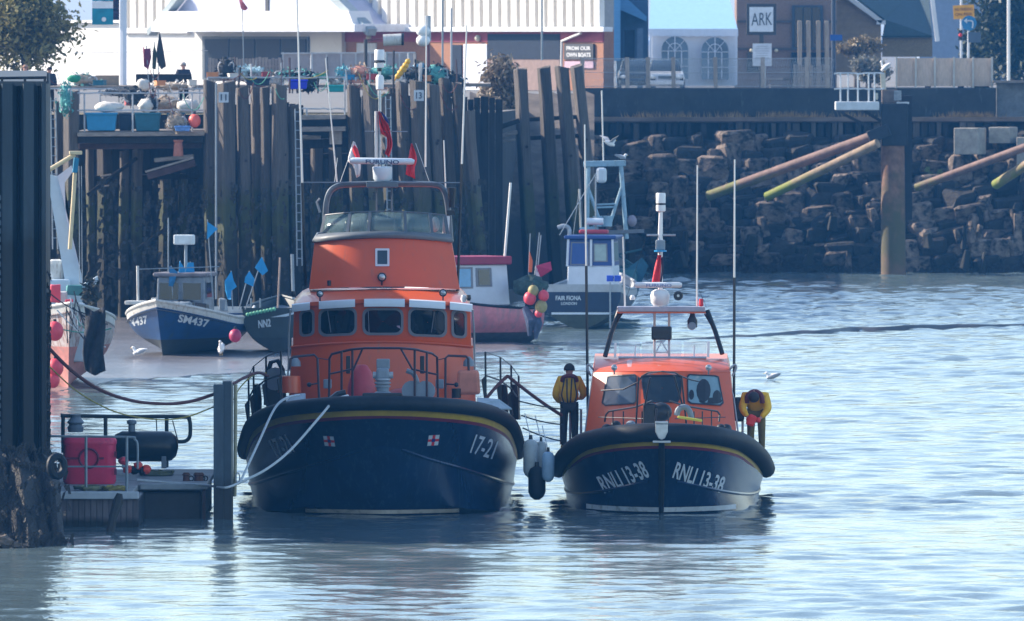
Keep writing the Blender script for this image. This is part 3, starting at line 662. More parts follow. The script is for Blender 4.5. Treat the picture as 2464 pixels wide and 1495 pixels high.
# bow rail: dark tubes in front of the cabin
BR = mat('rail_black', (0.018, 0.018, 0.022), .4)
def rail(pts, aft, r=.02, name='bow_rail', m=BR):
    f = aft if callable(aft) else (lambda x: aft)
    return MB().tube([q(x, y, f(x)) for x, y in pts], r, 7).build(name, m, T, smooth=True)
fa = lambda x: .4 + abs(x - 1592) / 130 * 1.9
rail([(1455, 1015), (1458, 998), (1465, 990), (1528, 980), (1540, 976), (1570, 965)], fa); rail([(1730, 1015), (1732, 998), (1726, 990), (1660, 979), (1640, 974), (1612, 965)], fa)
for x0, y0, x1, y1 in ((1537, 908, 1530, 1030), (1640, 905, 1652, 1025), (1565, 908, 1550, 985), (1622, 905, 1645, 985), (1580, 984, 1577, 1020)):
    rail([(x0, y0), (x1, y1)], lambda x: fa(x) * .8)
rail([(1447, 940), (1500, 937), (1535, 920), (1545, 905), (1560, 897), (1592, 894), (1624, 897), (1640, 906), (1662, 914), (1680, 918)], fa, .016)
for x in (1475, 1500, 1545, 1560, 1608, 1670, 1690, 1712): rail([(x, 990), (x, 1035)], fa, .015)
rail([(1440, 1004), (1560, 1008)], fa, .01); rail([(1625, 1008), (1745, 1004)], fa, .01)
# roof screen, gantry legs and crossbeam
SILVER = mat('screen_silver', (0.35, 0.42, 0.48), .3)
MB().tube([q(1488, 861, 5.6), q(1700, 861, 5.6)], .03, 6).build('roof_rail', SILVER, T)
for x0, x1 in ((1490, 1540), (1545, 1640), (1645, 1702)):
    MB().add([q(x0, 859, 5.6), q(x1, 859, 5.6), q(x1, 822, 5.7), q(x0, 822, 5.7)], [(0, 1, 2, 3)]).build('windscreen_pane', mat('faint_screen', (0.75, 0.82, 0.86), .1, alpha=.22), T, solid=.008, fixn=False)
for x, y in ((1480, 826), (1528, 832), (1670, 832), (1704, 822)):
    MB().bar(q(x, 860, 5.6), q(x + 1, y, 5.65), .05 if x in (1480, 1704) else .03).build('screen_post', MAST, T)
for a, b_, c in (((1456, 858), (1470, 805), (1490, 748)), ((1738, 852), (1722, 800), (1702, 748))):
    MB().tube([q(*a, 6.4), q(*b_, 6.6), q(*c, 6.8)], .05, 8).build('gantry_leg', BLACKP, T, smooth=True)
    MB().tube([q(*b_, 6.6), q((b_[0] + c[0]) / 2 + (8 if a[0] < 1592 else -8), 770, 6.7), q(c[0] + (6 if a[0] < 1592 else -6), 756, 6.8)], .018, 6).build('gantry_stay', BLACKP, T, smooth=True)
gb = MB().box(q(1591, 744, 6.8), (1.82, .5, .11)).build('gantry_beam', mat('beam_lilac', (0.42, 0.40, 0.46), .4), T, bev=.02)
MB().box(q(1591, 752, 6.72), (1.84, .52, .03)).build('beam_edge', ORANGE, gb)
rd = MB().lathe(q(1588, 736, 6.7), [(.14, 0), (.19, .07), (.2, .22), (.17, .3), (.1, .34)], 16).build('radar_dome', MAST, T, smooth=True)
rb_ = MB().tube([q(1527, 686, 6.6), q(1532, 686, 6.6), q(1635, 686, 6.6), q(1641, 686, 6.6)], [.04, .062, .062, .04], 10).build('radar_scanner', MAST, T, smooth=True)
text_flat('FURUNO', P(1555, 691, SD2 + 6.53), P(1616, 691, SD2 + 6.53), P(1555, 683, SD2 + 6.53), mat('text_pale_blue', (0.25, 0.3, 0.5), .5), rb_, bold=.02)
ls = MB().lathe(q(1632, 712, 6.5), [(.03, .2), (.06, .1), (.10, 0), (.09, -.02)], 14, 'y').build('loudhailer', BLACKP, T, smooth=True)
MB().lathe(q(1632, 712, 6.47), [(.025, .03), (.03, -.02)], 8, 'y').build('horn_centre', ALU, ls)
sl_ = MB().lathe(q(1666, 778, 6.6), [(.10, -.09), (.105, .06), (.06, .14), (.035, .26)], 12).build('searchlight', BLACKP, T, smooth=True)
MB().lathe(q(1665, 785, 6.48), [(.085, .03), (.08, -.02)], 12, 'y').build('lens', GREYPAINT, sl_)
MB().box(q(1592, 802, 6.0), (.42, .1, .28)).build('display_screen', BLACKP, T, bev=.03)
for x in (1575, 1610): MB().tube([q(x, 858, 6.0), q(x, 752, 6.5)], .025, 6).build('screen_leg', mat('leg_tan', (0.45, 0.28, 0.2), .5), T, smooth=True)
for a, b_ in (((1577, 848), (1608, 848)), ((1577, 850), (1592, 822)), ((1608, 850), (1592, 822))): MB().tube([q(*a, 6.1), q(*b_, 6.1)], .014, 5).build('screen_brace', SILVER, T)
mast = MB().tube([q(1589, 740, 7.6), q(1589, 562, 7.6), q(1590, 510, 7.6)], [.05, .05, .04], 8).build('mast', MAST, T, smooth=True)
MB().lathe(q(1590, 510, 7.6), [(.07, 0), (.10, .02), (.10, .14)], 12).build('aerial_drum', MAST, mast, smooth=True)
MB().lathe(q(1590, 493, 7.6), [(.08, 0), (.1, .01), (.08, .04)], 12).build('aerial_collar', BLACKP, mast)
MB().lathe(q(1590, 489, 7.6), [(.10, 0), (.10, .19), (.09, .21)], 12).build('aerial_drum', MAST, mast, smooth=True)
MB().tube([q(1556, 566, 7.6), q(1626, 566, 7.6)], .025, 6).build('yard', STEEL, mast)
MB().box(q(1589, 590, 7.55), (.2, .15, .22)).build('lamp_cluster', GREYPAINT, mast, bev=.03)
MB().lathe(q(1589, 606, 7.5), [(.13, 0), (.13, .03)], 12).build('blue_disc', mat('bright_blue', (0.02, 0.3, 0.6), .4), mast)
for a, b_ in (((1626, 568), (1700, 740)), ((1556, 568), (1500, 740))): MB().tube([q(*a, 7.6), q(*b_, 7)], .005, 4).build('stay_wire', BLACKP, mast)
T2 = thing('ensign', 'furled red ensign hanging against the mast of the smaller lifeboat', 'flag', q(1580, 660, 7.5))
cloth(q, [(1583, 614), (1575, 645), (1568, 685)], [(1591, 614), (1590, 645), (1588, 690)], 7.45, 'cloth', RED, T2, n=10, fold=.05)
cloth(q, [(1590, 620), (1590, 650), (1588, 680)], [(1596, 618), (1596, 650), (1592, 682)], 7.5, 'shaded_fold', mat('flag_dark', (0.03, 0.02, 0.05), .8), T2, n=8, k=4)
whip(T, q, ((1407, 300), (1415, 1040)), 5.5, .026, 640); whip(T, q, ((1768, 384), (1766, 1000)), 5.5, .026, 668)
whip(T, q, ((1499, 570), (1504, 742)), 6.9, .024); whip(T, q, ((1678, 398), (1677, 742)), 6.9, .024)
MB().lathe(q(1687, 738, 6.8), [(.03, 0), (.05, .03), (.04, .16)], 10).build('side_lamp', RED, T)
MB().lathe(q(1522, 722, 6.8), [(.05, 0), (.06, .05), (.03, .1)], 10).build('gps_dome', MAST, T, smooth=True)
for s_ in (-1, 1):
    x = 1592 + s_ * 170
    MB().tube(spline([q(x, 905, 5.2), q(x + s_ * 10, 885, 5.2), q(x + s_ * 5, 878, 5.2), q(x - s_ * 8, 892, 5.2)], 10), .025, 6).build('aerial_bracket', STEEL, T, smooth=True)
    MB().tube([q(x - s_ * 12, 900, 5), q(x + s_ * 4, 960, 5), q(x + s_ * 14, 1040, 4.6)], .02, 6).build('grab_rail', STEEL, T, smooth=True)
# foredeck gear
MB().sphere(q(1590, 992, 1.0), (.23, .2, .2)).build('windlass_cover', BLACKP, T, smooth=True)
MB().box(q(1562, 1000, 1.0), (.25, .3, .5)).build('locker', BLACKP, T, bev=.04)
MB().tube(spline([q(1628, 1000, .8), q(1634, 984, .8), q(1650, 980, .8), q(1660, 992, .8), q(1664, 1010, .8)], 12), .06, 8).build('hose_loop', GREYPAINT, T, smooth=True)
MB().box(q(1660, 1008, .6), (.5, .25, .05), Matrix.Rotation(.15, 3, 'Y')).build('yellow_plate', mat('bright_yellow', (.6, .52, .05), .5), T, bev=.015)
for x in (1460, 1482, 1518, 1735, 1748): MB().sphere(q(x, 1032 - (8 if 1480 < x < 1530 else 0), 2.2), (.11, .12, .1)).build('deck_fitting', BLACKP if x != 1518 else GREYPAINT, T, smooth=True)
MB().box(q(1778, 985, 5.6), (.22, .4, .5)).build('deck_locker', BLACKP, T, bev=.06)
for s_, posts in ((-1, ((1398, 985, 1062, 5.5), (1372, 985, 1062, 7.0), (1350, 1000, 1070, 8.5))), (1, ((1787, 985, 1052, 5.5), (1838, 1010, 1075, 6.0), (1812, 1000, 1070, 7.5)))):
    tops = []
    for x, y0, y1, a in posts:
        tops.append(q(x, y0, a)); MB().tube([q(x, y0, a), q(x, y1, a)], .03, 6).build('stanchion', STEEL, T)
    MB().tube(tops, .008, 4).build('guard_wire', STEEL, T)
# loose lines and fenders between the two lifeboats
def q(px, py, aft): return P(px, py, SD + aft)
LN = mat('line_dark', (0.05, 0.055, 0.06), .8)
for a, b_, r, mm, lab, dr in (((1222, 905, 4), (1352, 1000, 5), .035, ROPER, 'maroon mooring line running down from the big lifeboat rail to the smaller lifeboat', .03),
                          ((1168, 962, 3.5), (1222, 905, 4), .035, ROPER, 'maroon mooring line rising over the big lifeboat side rail', -.03),
                          ((1248, 965, 4), (1355, 985, 5), .015, LN, 'thin dark line, uppermost of those tying the two lifeboats together', .02),
                          ((1255, 1000, 4), (1352, 1022, 5), .015, LN, 'thin dark line, middle one of those tying the two lifeboats together', .03),
                          ((1258, 1030, 4), (1352, 1062, 5), .015, LN, 'thin dark line, lowest of those tying the two lifeboats together', .03)):
    o = MB().tube(sag(q(*a), q(*b_), dr), r, 6).build('mooring_rope', mm, smooth=True); tag(o, lab, 'rope')
def fender(x, y0, y1, w_, lab, m, aft):
    a, b_ = q(x, y0, aft), q(x, y1, aft); r = w_ / 2 * (SD + aft) / F; h = a.z - b_.z
    t = thing('boat_fender', lab, 'fender', b_)
    MB().lathe(b_, [(r * .3, 0), (r * .75, r * .35), (r, r * .9), (r, h - r * .9), (r * .75, h - r * .35), (r * .3, h - .02)], 14).build('body', m, t, smooth=True)
    MB().lathe(b_, [(r * .28, h - .03), (r * .22, h + .07)], 10).build('eye', BLACKP, t)
    MB().tube([a, a + Vector((-.12, .3, .5))], .01, 5).build('lanyard', ROPEW, t)
fender(1277, 1055, 1150, 36, 'large off-white fender hanging against the side of lifeboat 17-21', FENDERW, 3.0)
fender(1319, 1085, 1160, 30, 'pale blue-white fender hanging beside the smaller lifeboat', mat('fender_blue', (0.30, 0.45, 0.60), .5, var=.15), 2.6)
fender(1302, 1060, 1150, 26, 'narrow grey-white fender hanging between two wider ones', FENDERW, 4.2)
fender(1292, 1120, 1203, 42, 'fat black fender hanging low just above the water between the lifeboats', RUBBER, 2.8)
# ================================================================== LEFT SHEET-PILE QUAY AND PONTOON
T = thing('sheet_pile_quay', 'tall dark steel sheet-pile quay rising beside the pontoon', 'quay', P(60, 1075, 240)); T.location.z = 0
QZ = 8.72
def spile(p0, p1, out, name='sheet_pile', dep=.22, fl=.22):
    # one trough of sheet piling between two plan points; 'out' is the outward plan normal
    a = Vector((*p0, 0)); b_ = Vector((*p1, 0)); d = b_ - a; o = Vector((*out, 0)) * dep
    prof = [a, a + d * fl + o, a + d * (1 - fl) + o, b_]
    mb = MB(); mb.grid([[p + Vector((0, 0, -2)) for p in prof], [p + Vector((0, 0, z)) for p in prof][0:0] or [p + Vector((0, 0, QZ)) for p in prof]])
    o_ = mb.build(name, SHEETPILE, T, solid=.02); return o_
fx = lambda px, d: (px - CX) * d / F
d0 = 240.0
pxs = [(-330 - 70 * k, -270 - 70 * k) for k in range(1, 14)] + [(-330, -270), (-262, -200), (-192, -130), (-122, -62), (-54, -3), (-1, 39), (50, 90), (99, 114)]
for a, b_ in pxs: spile((fx(a, d0), d0), (fx(b_, d0), d0), (0, -1))
for i in range(34):
    ya = d0 + .1 + i * 2.0; yb = ya + 1.9; spile((fx(114, ya), ya), (fx(114, yb), yb), (.98, .04), fl=.3, dep=.05)
MB().prism([(fx(-1400, d0), d0 + .25, -2), (fx(110, d0), d0 + .25, -2), (fx(110, 307), 307, -2), (fx(-1400, 307), 307, -2)], (0, 0, QZ + 1.9)).build('fill', mat('quay_fill', (0.03, 0.035, 0.04), .9), T)
b0 = fx(114, d0)
cap = MB(); cap.add([(fx(-1400, d0), d0 - .12, QZ), (fx(113, d0), d0 - .12, QZ), (fx(113, 308), 308, QZ), (fx(-1400, 308), 308, QZ)], [(0, 1, 2, 3)])
cap.build('coping', mat('coping_steel', (0.05, 0.06, 0.07), .6), T, solid=.09)
for px in (5, 60, 108): MB().bar(P(px, 203, d0), P(px, 186, d0), .05).build('rail_post', BLACKP, T)
MB().tube([P(-60, 189, d0), P(112, 187, d0)], .03, 6).build('top_rail', BLACKP, T)
MB().tube([P(44.5, 205, d0 + .05), P(44.5, 1090, d0 + .05)], .03, 6).build('ladder_stile', BLACKP, T); MB().tube([P(94, 205, d0 + .05), P(94, 1090, d0 + .05)], .03, 6).build('ladder_stile', BLACKP, T)
for k in range(30): MB().tube([P(-1.5, 470 + k * 20, d0 - .1), P(-1.5, 482 + k * 20, d0 - .1)], .035, 5).build('chain_link', STEEL, T)
# weed-hung fringe down the right edge of the quay
fr = MB()
for k in range(170):
    y = random.uniform(640, 1090); px = 112 + random.uniform(-3, 6); p = P(px, y, d0 - .1); l = random.uniform(.06, .22)
    fr.add([p, p + Vector((.05, 0, -.02)), p + Vector((random.uniform(0, .06), -.03, -l))], [(0, 1, 2)])
fr.build('weed_fringe', WEED, T, fixn=False)['kind'] = 'stuff'
# weed-covered rock mound at the foot of the quay
T = thing('rock_mound', 'weed-covered rock mound at the foot of the sheet-pile quay', 'rocks', P(60, 1300, 235)); T.location.z = 0
rows = []
prof = [(-260, 150, 0, 232.6), (-260, 156, .12, 232.9), (-255, 151, .35, 233.4), (-250, 143, .9, 234.3), (-240, 141, 1.4, 235.2), (-230, 138, 1.75, 236.3), (-230, 118, 1.95, 238), (-230, 90, 2.0, 239.6)]
for xl, xr, z, d in prof:
    rows.append([Vector((fx(lerp(xl, xr, t / 34), d), d + .5 * math.sin(t * .9) * .4 + random.uniform(-.15, .15) + (t / 34) ** 6 * 1.2, z - .25 + random.uniform(-.12, .12) - (t / 34) ** 5 * z * .10)) for t in range(35)])
mm = MB().grid(rows); MND = bvh_of(mm); mm.build('mound', WEED, T, smooth=2)
wd = MB(); tan_ = MB()
for k in range(1500):
    u = random.random(); j = random.uniform(0, len(rows) - 1.01); i = int(u * 34); r0 = rows[int(j)][min(i, 34)]; p = r0 + Vector((random.uniform(-.25, .25), random.uniform(-.3, .1), random.uniform(-.05, .12)))
    l = random.uniform(.05, .16); dx = random.uniform(-.07, .07)
    (wd).add([p, p + Vector((.05, .02, .03)), p + Vector((.05 + dx, -.05, -l)), p + Vector((dx, -.05, -l))], [(0, 1, 2, 3)])
wd.build('seaweed', WEED, T, fixn=False)['kind'] = 'stuff'
ROCK = mat('wet_rock', (0.11, 0.085, 0.065), .6, var=.35, scale=4, bump=.5)
for x, y, r in ((12, 1305, .14), (38, 1312, .10), (26, 1318, .07), (5, 1296, .10), (60, 1314, .06)):
    b_ = MB().sphere(P(x, y, 233.2), (r * 1.4, r, r * .8), 8, 5); b_.v = [(a + random.uniform(-.02, .02), c + random.uniform(-.02, .02), e + random.uniform(-.02, .02)) for a, c, e in b_.v]
    b_.build('stone', ROCK, T)
t = thing('hoop', 'black tyre hanging at the edge of the weedy mound', 'hoop', P(137, 1145, 235.4))  # black hoop added where there is only a dark hole
c = P(137, 1122, 235.2); ringp = [c + Vector((.13 * math.cos(a), .05 * math.sin(a * 2) * 0 + .10 * math.cos(a), .19 * math.sin(a))) for a in [k / 16 * 6.2832 for k in range(16)]]
MB().tube(ringp, .075, 8, True).build('hoop_tube', RUBBER, t, smooth=True)

# ---- pontoon
T = thing('pontoon', 'floating pontoon with grey deck and dark floats moored by the big lifeboat', 'pontoon', P(320, 1200, 247)); T.location.z = 0
DK = mat('pontoon_deck', (0.30, 0.31, 0.31), .75, var=.18, scale=1.2, bump=.3, bscale=6, dirt=((0.12, 0.11, 0.09), .3, 1.6))
DZ = .68
MB().box(((fx(128, 249) + fx(340, 249)) / 2, 249.2, DZ - .06), (fx(340, 249) - fx(128, 249), 13.0, .12)).build('deck', DK, T, bev=.02)
MB().box(((fx(341, 251) + fx(508, 251)) / 2, 251.3, DZ - .055), (fx(508, 251) - fx(341, 251), 9.0, .11)).build('deck', DK, T, bev=.02)
MB().box(((fx(130, 243) + fx(335, 243)) / 2, 242.62, DZ - .05), (fx(335, 243) - fx(130, 243), .14, .15)).build('edge_beam', mat('beam_pale', (0.45, 0.50, 0.54), .5), T, bev=.02)
MB().box(((fx(338, 247) + fx(500, 247)) / 2, 246.72, DZ - .03), (fx(500, 247) - fx(338, 247), .14, .12)).build('edge_beam', mat('beam_grey', (0.30, 0.34, 0.37), .5), T, bev=.02)
FB = mat('fascia_board', (0.17, 0.145, 0.15), .8, var=.25, stretch=(3, 3, .5), rnd=.3, zmix=[(.10, .22, (0.03, 0.032, 0.03))])
nb = 14
for i in range(nb):
    x0 = lerp(132, 334, i / nb); x1 = lerp(132, 334, (i + 1) / nb)
    MB().box(((fx(x0, 242.7) + fx(x1, 242.7)) / 2, 242.72 + random.uniform(0, .02), .16), (fx(x1, 242.7) - fx(x0, 242.7) - .012, .06, .86)).build('fascia_board', FB, T)
FL = mat('float_black', (0.020, 0.024, 0.03), .5, var=.3)
for x0, x1, y0, y1 in ((132, 333, 242.9, 254), (338, 486, 246.9, 255)):
    MB().box(((fx(x0, y0) + fx(x1, y0)) / 2, (y0 + y1) / 2, .05), (fx(x1, y0) - fx(x0, y0), y1 - y0, 1.0)).build('float', FL, T, bev=.05)
MB().box((fx(491, 246.9), 246.85, .15), (.06, .1, .95)).build('end_plate', mat('rusty_edge', (0.10, 0.06, 0.06), .7), T)
# front guard rail
GR = mat('rail_galv', (0.24, 0.29, 0.33), .5, metal=.2)
d1 = 243.2
MB().tube(spline([P(98, 1048, d1), P(140, 1050, d1), P(307, 1052, d1), P(324, 1058, d1), P(331, 1072, d1), P(331, 1128, d1)], 30), .024, 7).build('guard_rail', GR, T, smooth=True)
MB().tube([P(150, 1123, d1), P(305, 1123, d1)], .02, 6).build('guard_rail', GR, T, smooth=True)
for x, y in ((207, 1190), (305, 1183)): MB().tube([P(x, 1050, d1), P(x, y, d1)], .03, 7).build('rail_post', GR, T, smooth=True)
MB().box(P(101, 1070, d1), (.13, .13, .42)).build('gate_post', GR, T, bev=.02)
# rear pipe frame
PF = mat('pipe_dark', (0.035, 0.05, 0.05), .5)
d2 = 254.0
MB().tube(spline([P(152, 1090, d2), P(152, 1008, d2), P(160, 1001, d2), P(300, 1003, d2), P(440, 1003, d2), P(455, 1010, d2), P(458, 1030, d2), P(456, 1052, d2), P(445, 1062, d2), P(425, 1063, d2)], 60), .04, 8).build('pipe_frame', PF, T, smooth=True)
for x in (254, 401): MB().tube([P(x, 1003, d2), P(x, 1125, d2)], .04, 8).build('pipe_leg', PF, T, smooth=True)
MB().tube([P(275, 1065, d2), P(425, 1065, d2)], .02, 6).build('pipe_brace', GR, T)
for a, b_ in (((376, 1008), (378, 1050)), ((415, 1012), (428, 1060))): MB().tube([P(*a, d2 - .1), P(*b_, d2 - .1)], .012, 5).build('lashing', PF, T)
MB().lathe(P(182, 1040, 253.6), [(.15, 0), (.17, .1), (.13, .15), (.18, .2), (.10, .3), (.12, .36)], 12).build('valve_head', GREYPAINT, T, smooth=True)
# thing: pink-red storage drum
t = thing('storage_drum', 'big pinkish red plastic storage drum standing on the pontoon deck', 'drum', P(214, 1143, 247.2)); t.location.z = DZ
PK = mat('drum_pink', (0.80, 0.05, 0.13), .45, var=.1, scale=2, dirt=((0.35, 0.02, 0.08), .15, 3))
c = P(214, 1143, 247.2); cc = Vector((c.x, 247.6, DZ))
def sup(rx, ry, z, n=28, e=4.0):
    out = []
    for k in range(n):
        a = 2 * math.pi * k / n; ca, sa = math.cos(a), math.sin(a)
        out.append(cc + Vector((rx * math.copysign(abs(ca) ** (2 / e), ca), ry * math.copysign(abs(sa) ** (2 / e), sa), z)))
    return out
body = loftc([sup(.50, .4, 0), sup(.53, .44, .05), sup(.53, .44, .78), sup(.545, .455, .80), sup(.545, .455, .86), sup(.50, .41, .93), sup(.2, .15, .96)], True, True).build('body', PK, t, smooth=True)
DPK = mat('drum_dark', (0.16, 0.01, 0.04), .5)
MB().tube([Vector((c.x, 247.145, DZ + .52)) + Vector((.19 * math.cos(a), 0, .19 * math.sin(a))) for a in [k / 20 * 6.2832 for k in range(20)]], .025, 6, True).build('ring_handle', DPK, t, smooth=True)
MB().box((c.x - .36, 247.15, DZ + .52), (.32, .03, .04)).build('latch', DPK, t); MB().box((c.x + .24, 247.15, DZ + .52), (.12, .03, .04)).build('latch', DPK, t)
for z in (.25, .6): MB().box((c.x + .53, 247.2, DZ + z), (.05, .06, .12)).build('hinge', DPK, t)
# thing: black tank
t = thing('tank', 'black cylindrical tank lying behind the pink-red drum on the pontoon', 'tank', P(345, 1120, 252.0)); t.location.z = DZ
TK = mat('tank_black', (0.014, 0.022, 0.026), .35, var=.2, dirt=((0.04, 0.05, 0.05), .15, 4))
a = P(270, 1075, 252); MB().lathe(Vector((a.x, 252.2, a.z)), [(.05, -.02), (.24, .05), (.31, .2), (.31, 1.05), (.29, 1.2), (.2, 1.3), (.04, 1.34)], 24, 'x').build('shell', TK, t, smooth=True)
MB().lathe(P(317, 1043, 252.2), [(.07, 0), (.07, .18), (.1, .2), (.1, .26), (.05, .28)], 12).build('filler_neck', GREYPAINT, t, smooth=True)
for x in (300, 395): MB().box(P(x, 1112, 252.2), (.1, .5, .25)).build('cradle', GREYPAINT, t, bev=.01)
# small loose things on deck
LJ = mat('lifejacket_orange', (0.8, 0.08, 0.04), .6, var=.2)
for i, (x, y, m_, lab) in enumerate(((297, 1112, BUOY, 'crumpled pink lifejacket hooked beside the red drum'), (308, 1133, LJ, 'orange float nearest the red drum in the heap of gear'), (333, 1124, LJ, 'bright orange lifejacket on top of the heap of gear on the pontoon'), (352, 1133, LJ, 'orange buoy half hidden by a black bag on the pontoon'), (322, 1134, RUBBER, 'dark holdall in the middle of the heap of gear'), (343, 1135, RUBBER, 'black bag slumped at the end of the heap of gear'))):
    b_ = MB().sphere(P(x, y - 3, 248.5), (.10, .12, .085), 10, 6); b_.v = [(p[0] + random.uniform(-.02, .02), p[1] + random.uniform(-.02, .02), p[2] + random.uniform(-.015, .015)) for p in b_.v]
    tag(b_.build('lifejacket' if m_ is not RUBBER else 'bag', m_, smooth=True), lab, 'lifejacket' if m_ is not RUBBER else 'bag')
def coil(c, rx, ry, n, r, m_, lab, name='rope_coil'):
    pts = []
    for k in range(n * 10):
        a = k / 10 * 6.2832; q_ = 1 - .35 * k / (n * 10) + random.uniform(-.05, .05); pts.append(c + Vector((rx * q_ * math.cos(a), ry * q_ * math.sin(a), .03 + random.uniform(0, .06))))
    return tag(MB().tube(pts, r, 5).build(name, m_, smooth=True), lab, 'rope')
RG = mat('rope_olive', (0.16, 0.17, 0.09), .85, var=.3)
c = P(215, 1180, 243.6); c.z = DZ; coil(c, .3, .5, 6, .025, RG, 'olive rope heaped by the rail at the pontoon front edge')
c = P(275, 1180, 243.6); c.z = DZ; coil(c, .26, .45, 5, .025, ROPEY, 'straw-coloured rope heap beside the rail post on the pontoon')
c = P(375, 1128, 252); c.z = DZ; coil(c, .35, .4, 5, .03, RG, 'green rope flaked out under the end of the black tank')
for x, y, lab in ((475, 1142, 'iron ring bolt near the back corner of the pontoon deck'), (482, 1162, 'iron ring bolt at the pontoon deck edge beside the steel pile'), (448, 1128, 'rusty bollard head on the far edge of the pontoon deck')):
    c = P(x, y, 249); c.z = DZ + .05
    t = thing('mooring_cleat', lab, 'cleat', c); MB().lathe(c, [(.07, -.05), (.06, .05), (.09, .07), (.05, .12)], 10).build('stub', mat('rust', (0.12, 0.05, 0.03), .8), t, smooth=True)
    MB().tube([c + Vector((.10 + .05 * math.cos(k), .02, .05 * math.sin(k))) for k in [j / 8 * 6.28 for j in range(8)]], .015, 5, True).build('ring', BLACKP, t)
t = tag(MB().tube([P(262, 1296, 240), P(272, 1245, 240.2), P(284, 1208, 240.4), P(288, 1188, 240.4)], [.10, .085, .11, .06], 8).build('timber_stump', mat('weedy_wood', (0.028, 0.026, 0.022), .8, bump=.6, scale=6), smooth=True), 'black weedy timber stump leaning out of the water before the pontoon', 'stump')
# ---- steel mooring pile
T = thing('mooring_pile', 'square blue-grey steel mooring pile between pontoon and big lifeboat', 'pile', P(538, 1250, 246.2)); T.location.z = 0
PLM = mat('pile_blue', (0.055, 0.085, 0.115), .5, metal=.1, var=.2, stretch=(2, 2, .4), zmix=[(.55, 1.0, (0.018, 0.022, 0.025))])
z1 = P(0, 918, 246).z
MB().box((fx(526, 246), 246.1, z1 / 2 - .5), (.20, .3, z1 + 1 - .12)).build('web', PLM, T)
MB().box((fx(546, 246), 246.25, z1 / 2 - .45), (.17, .45, z1 + .9)).build('flange', mat('pile_blue_dark', (0.035, 0.06, 0.085), .5, var=.2, zmix=[(.55, 1.0, (0.018, 0.022, 0.025))]), T)
MB().box((fx(557, 246), 246.1, z1 / 2 - .4), (.06, .12, z1 + .7)).build('edge_strip', mat('pale_strip', (0.26, 0.27, 0.24), .6, zmix=[(.5, .9, (0.05, 0.05, 0.04))]), T)  # pale strip down the right edge of the pile
T = thing('guide_post', 'thin yellowish guide post clamped beside the steel mooring pile', 'post', P(566, 1200, 246.3))
MB().tube([P(567, 925, 246.3), P(566, 1110, 246.3), P(565, 1195, 246.3)], .035, 8).build('tube', mat('post_cream', (0.36, 0.33, 0.20), .6, dirt=((.12, .11, .08), .3, 3)), T, smooth=True)
MB().tube([P(572, 1150, 246.1) + Vector((.04 * math.cos(k), 0, .10 * math.sin(k))) for k in [j / 12 * 6.28 for j in range(12)]], .014, 5, True).build('shackle', STEEL, T)
# ---- ropes
def rope(pts, r, m_, lab, n=40): return tag(MB().tube(spline(pts, n), r, 6).build('mooring_rope', m_, smooth=True), lab, 'rope')
rope([P(108, 828, 240), P(170, 890, 241), P(240, 938, 242.5), P(320, 965, 244), P(400, 972, 245), P(460, 966, 245.8), P(518, 948, 246.2)], .035, ROPER, 'thick maroon rope sagging from the sheet-pile quay to the steel pile')
rope([P(560, 925, 246.5), P(590, 908, 247.5), P(620, 897, 249.5), P(645, 905, 252)], .03, ROPER, 'maroon rope leading from the steel pile to the big lifeboat rail')
rope([P(116, 880, 240), P(190, 945, 241.5), P(280, 992, 243), P(380, 1010, 244.5), P(450, 1003, 245.5), P(518, 978, 246.2)], .014, ROPEY, 'thin yellow rope sagging below the maroon rope above the pontoon')
rope([P(562, 962, 246.5), P(580, 930, 247.5), P(612, 902, 249.5), P(640, 898, 252)], .014, ROPEY, 'thin yellow rope leading from the steel pile up to the lifeboat')
rope([P(720, 951, 250.2), P(690, 958, 249.5), P(660, 985, 248.2), P(620, 1070, 247), P(577, 1162, 246)], .026, ROPEW, 'white mooring rope from the lifeboat shoulder down to the shackle, left of two')
rope([P(802, 964, 247.7), P(770, 1003, 247.3), P(700, 1082, 246.8), P(640, 1130, 246.3), P(575, 1163, 246)], .026, ROPEW, 'white mooring rope from the bow fairlead of the big lifeboat to the shackle')
rope([P(575, 1163, 246), P(540, 1174, 245.6), P(495, 1168, 246.5), P(410, 1162, 246.9), P(330, 1155, 246.9)], .024, ROPEW, 'white rope running along the pontoon edge to the shackle')

# ================================================================== PEOPLE
def skinmesh(name, nodes, edges, m_, parent, root='pelvis', sub=2):
    names = list(nodes); me = bpy.data.meshes.new(name)
    me.from_pydata([nodes[k][0] for k in names], [(names.index(a), names.index(b_)) for a, b_ in edges], [])
    o = bpy.data.objects.new(name, me); C.objects.link(o)
    md = o.modifiers.new('skin', 'SKIN'); md.use_smooth_shade = True
    lay = me.skin_vertices[0] if len(me.skin_vertices) else None
    if lay is None:
        bpy.context.view_layer.objects.active = o; bm = bmesh.new(); bm.from_mesh(me); bm.verts.layers.skin.verify(); bm.to_mesh(me); bm.free(); lay = me.skin_vertices[0]
    for i, k in enumerate(names):
        r = nodes[k][1]; lay.data[i].radius = r if isinstance(r, tuple) else (r, r); lay.data[i].use_root = (k == root)
    ms = o.modifiers.new('sub', 'SUBSURF'); ms.levels = sub; ms.render_levels = sub
    dg = bpy.context.evaluated_depsgraph_get(); nm = bpy.data.meshes.new_from_object(o.evaluated_get(dg)); bpy.data.objects.remove(o)
    nm.name = name; nm.shade_smooth(); return obj(name, nm, m_, parent)
SKIN = mat('skin', (0.50, 0.27, 0.20), .6, var=.1)
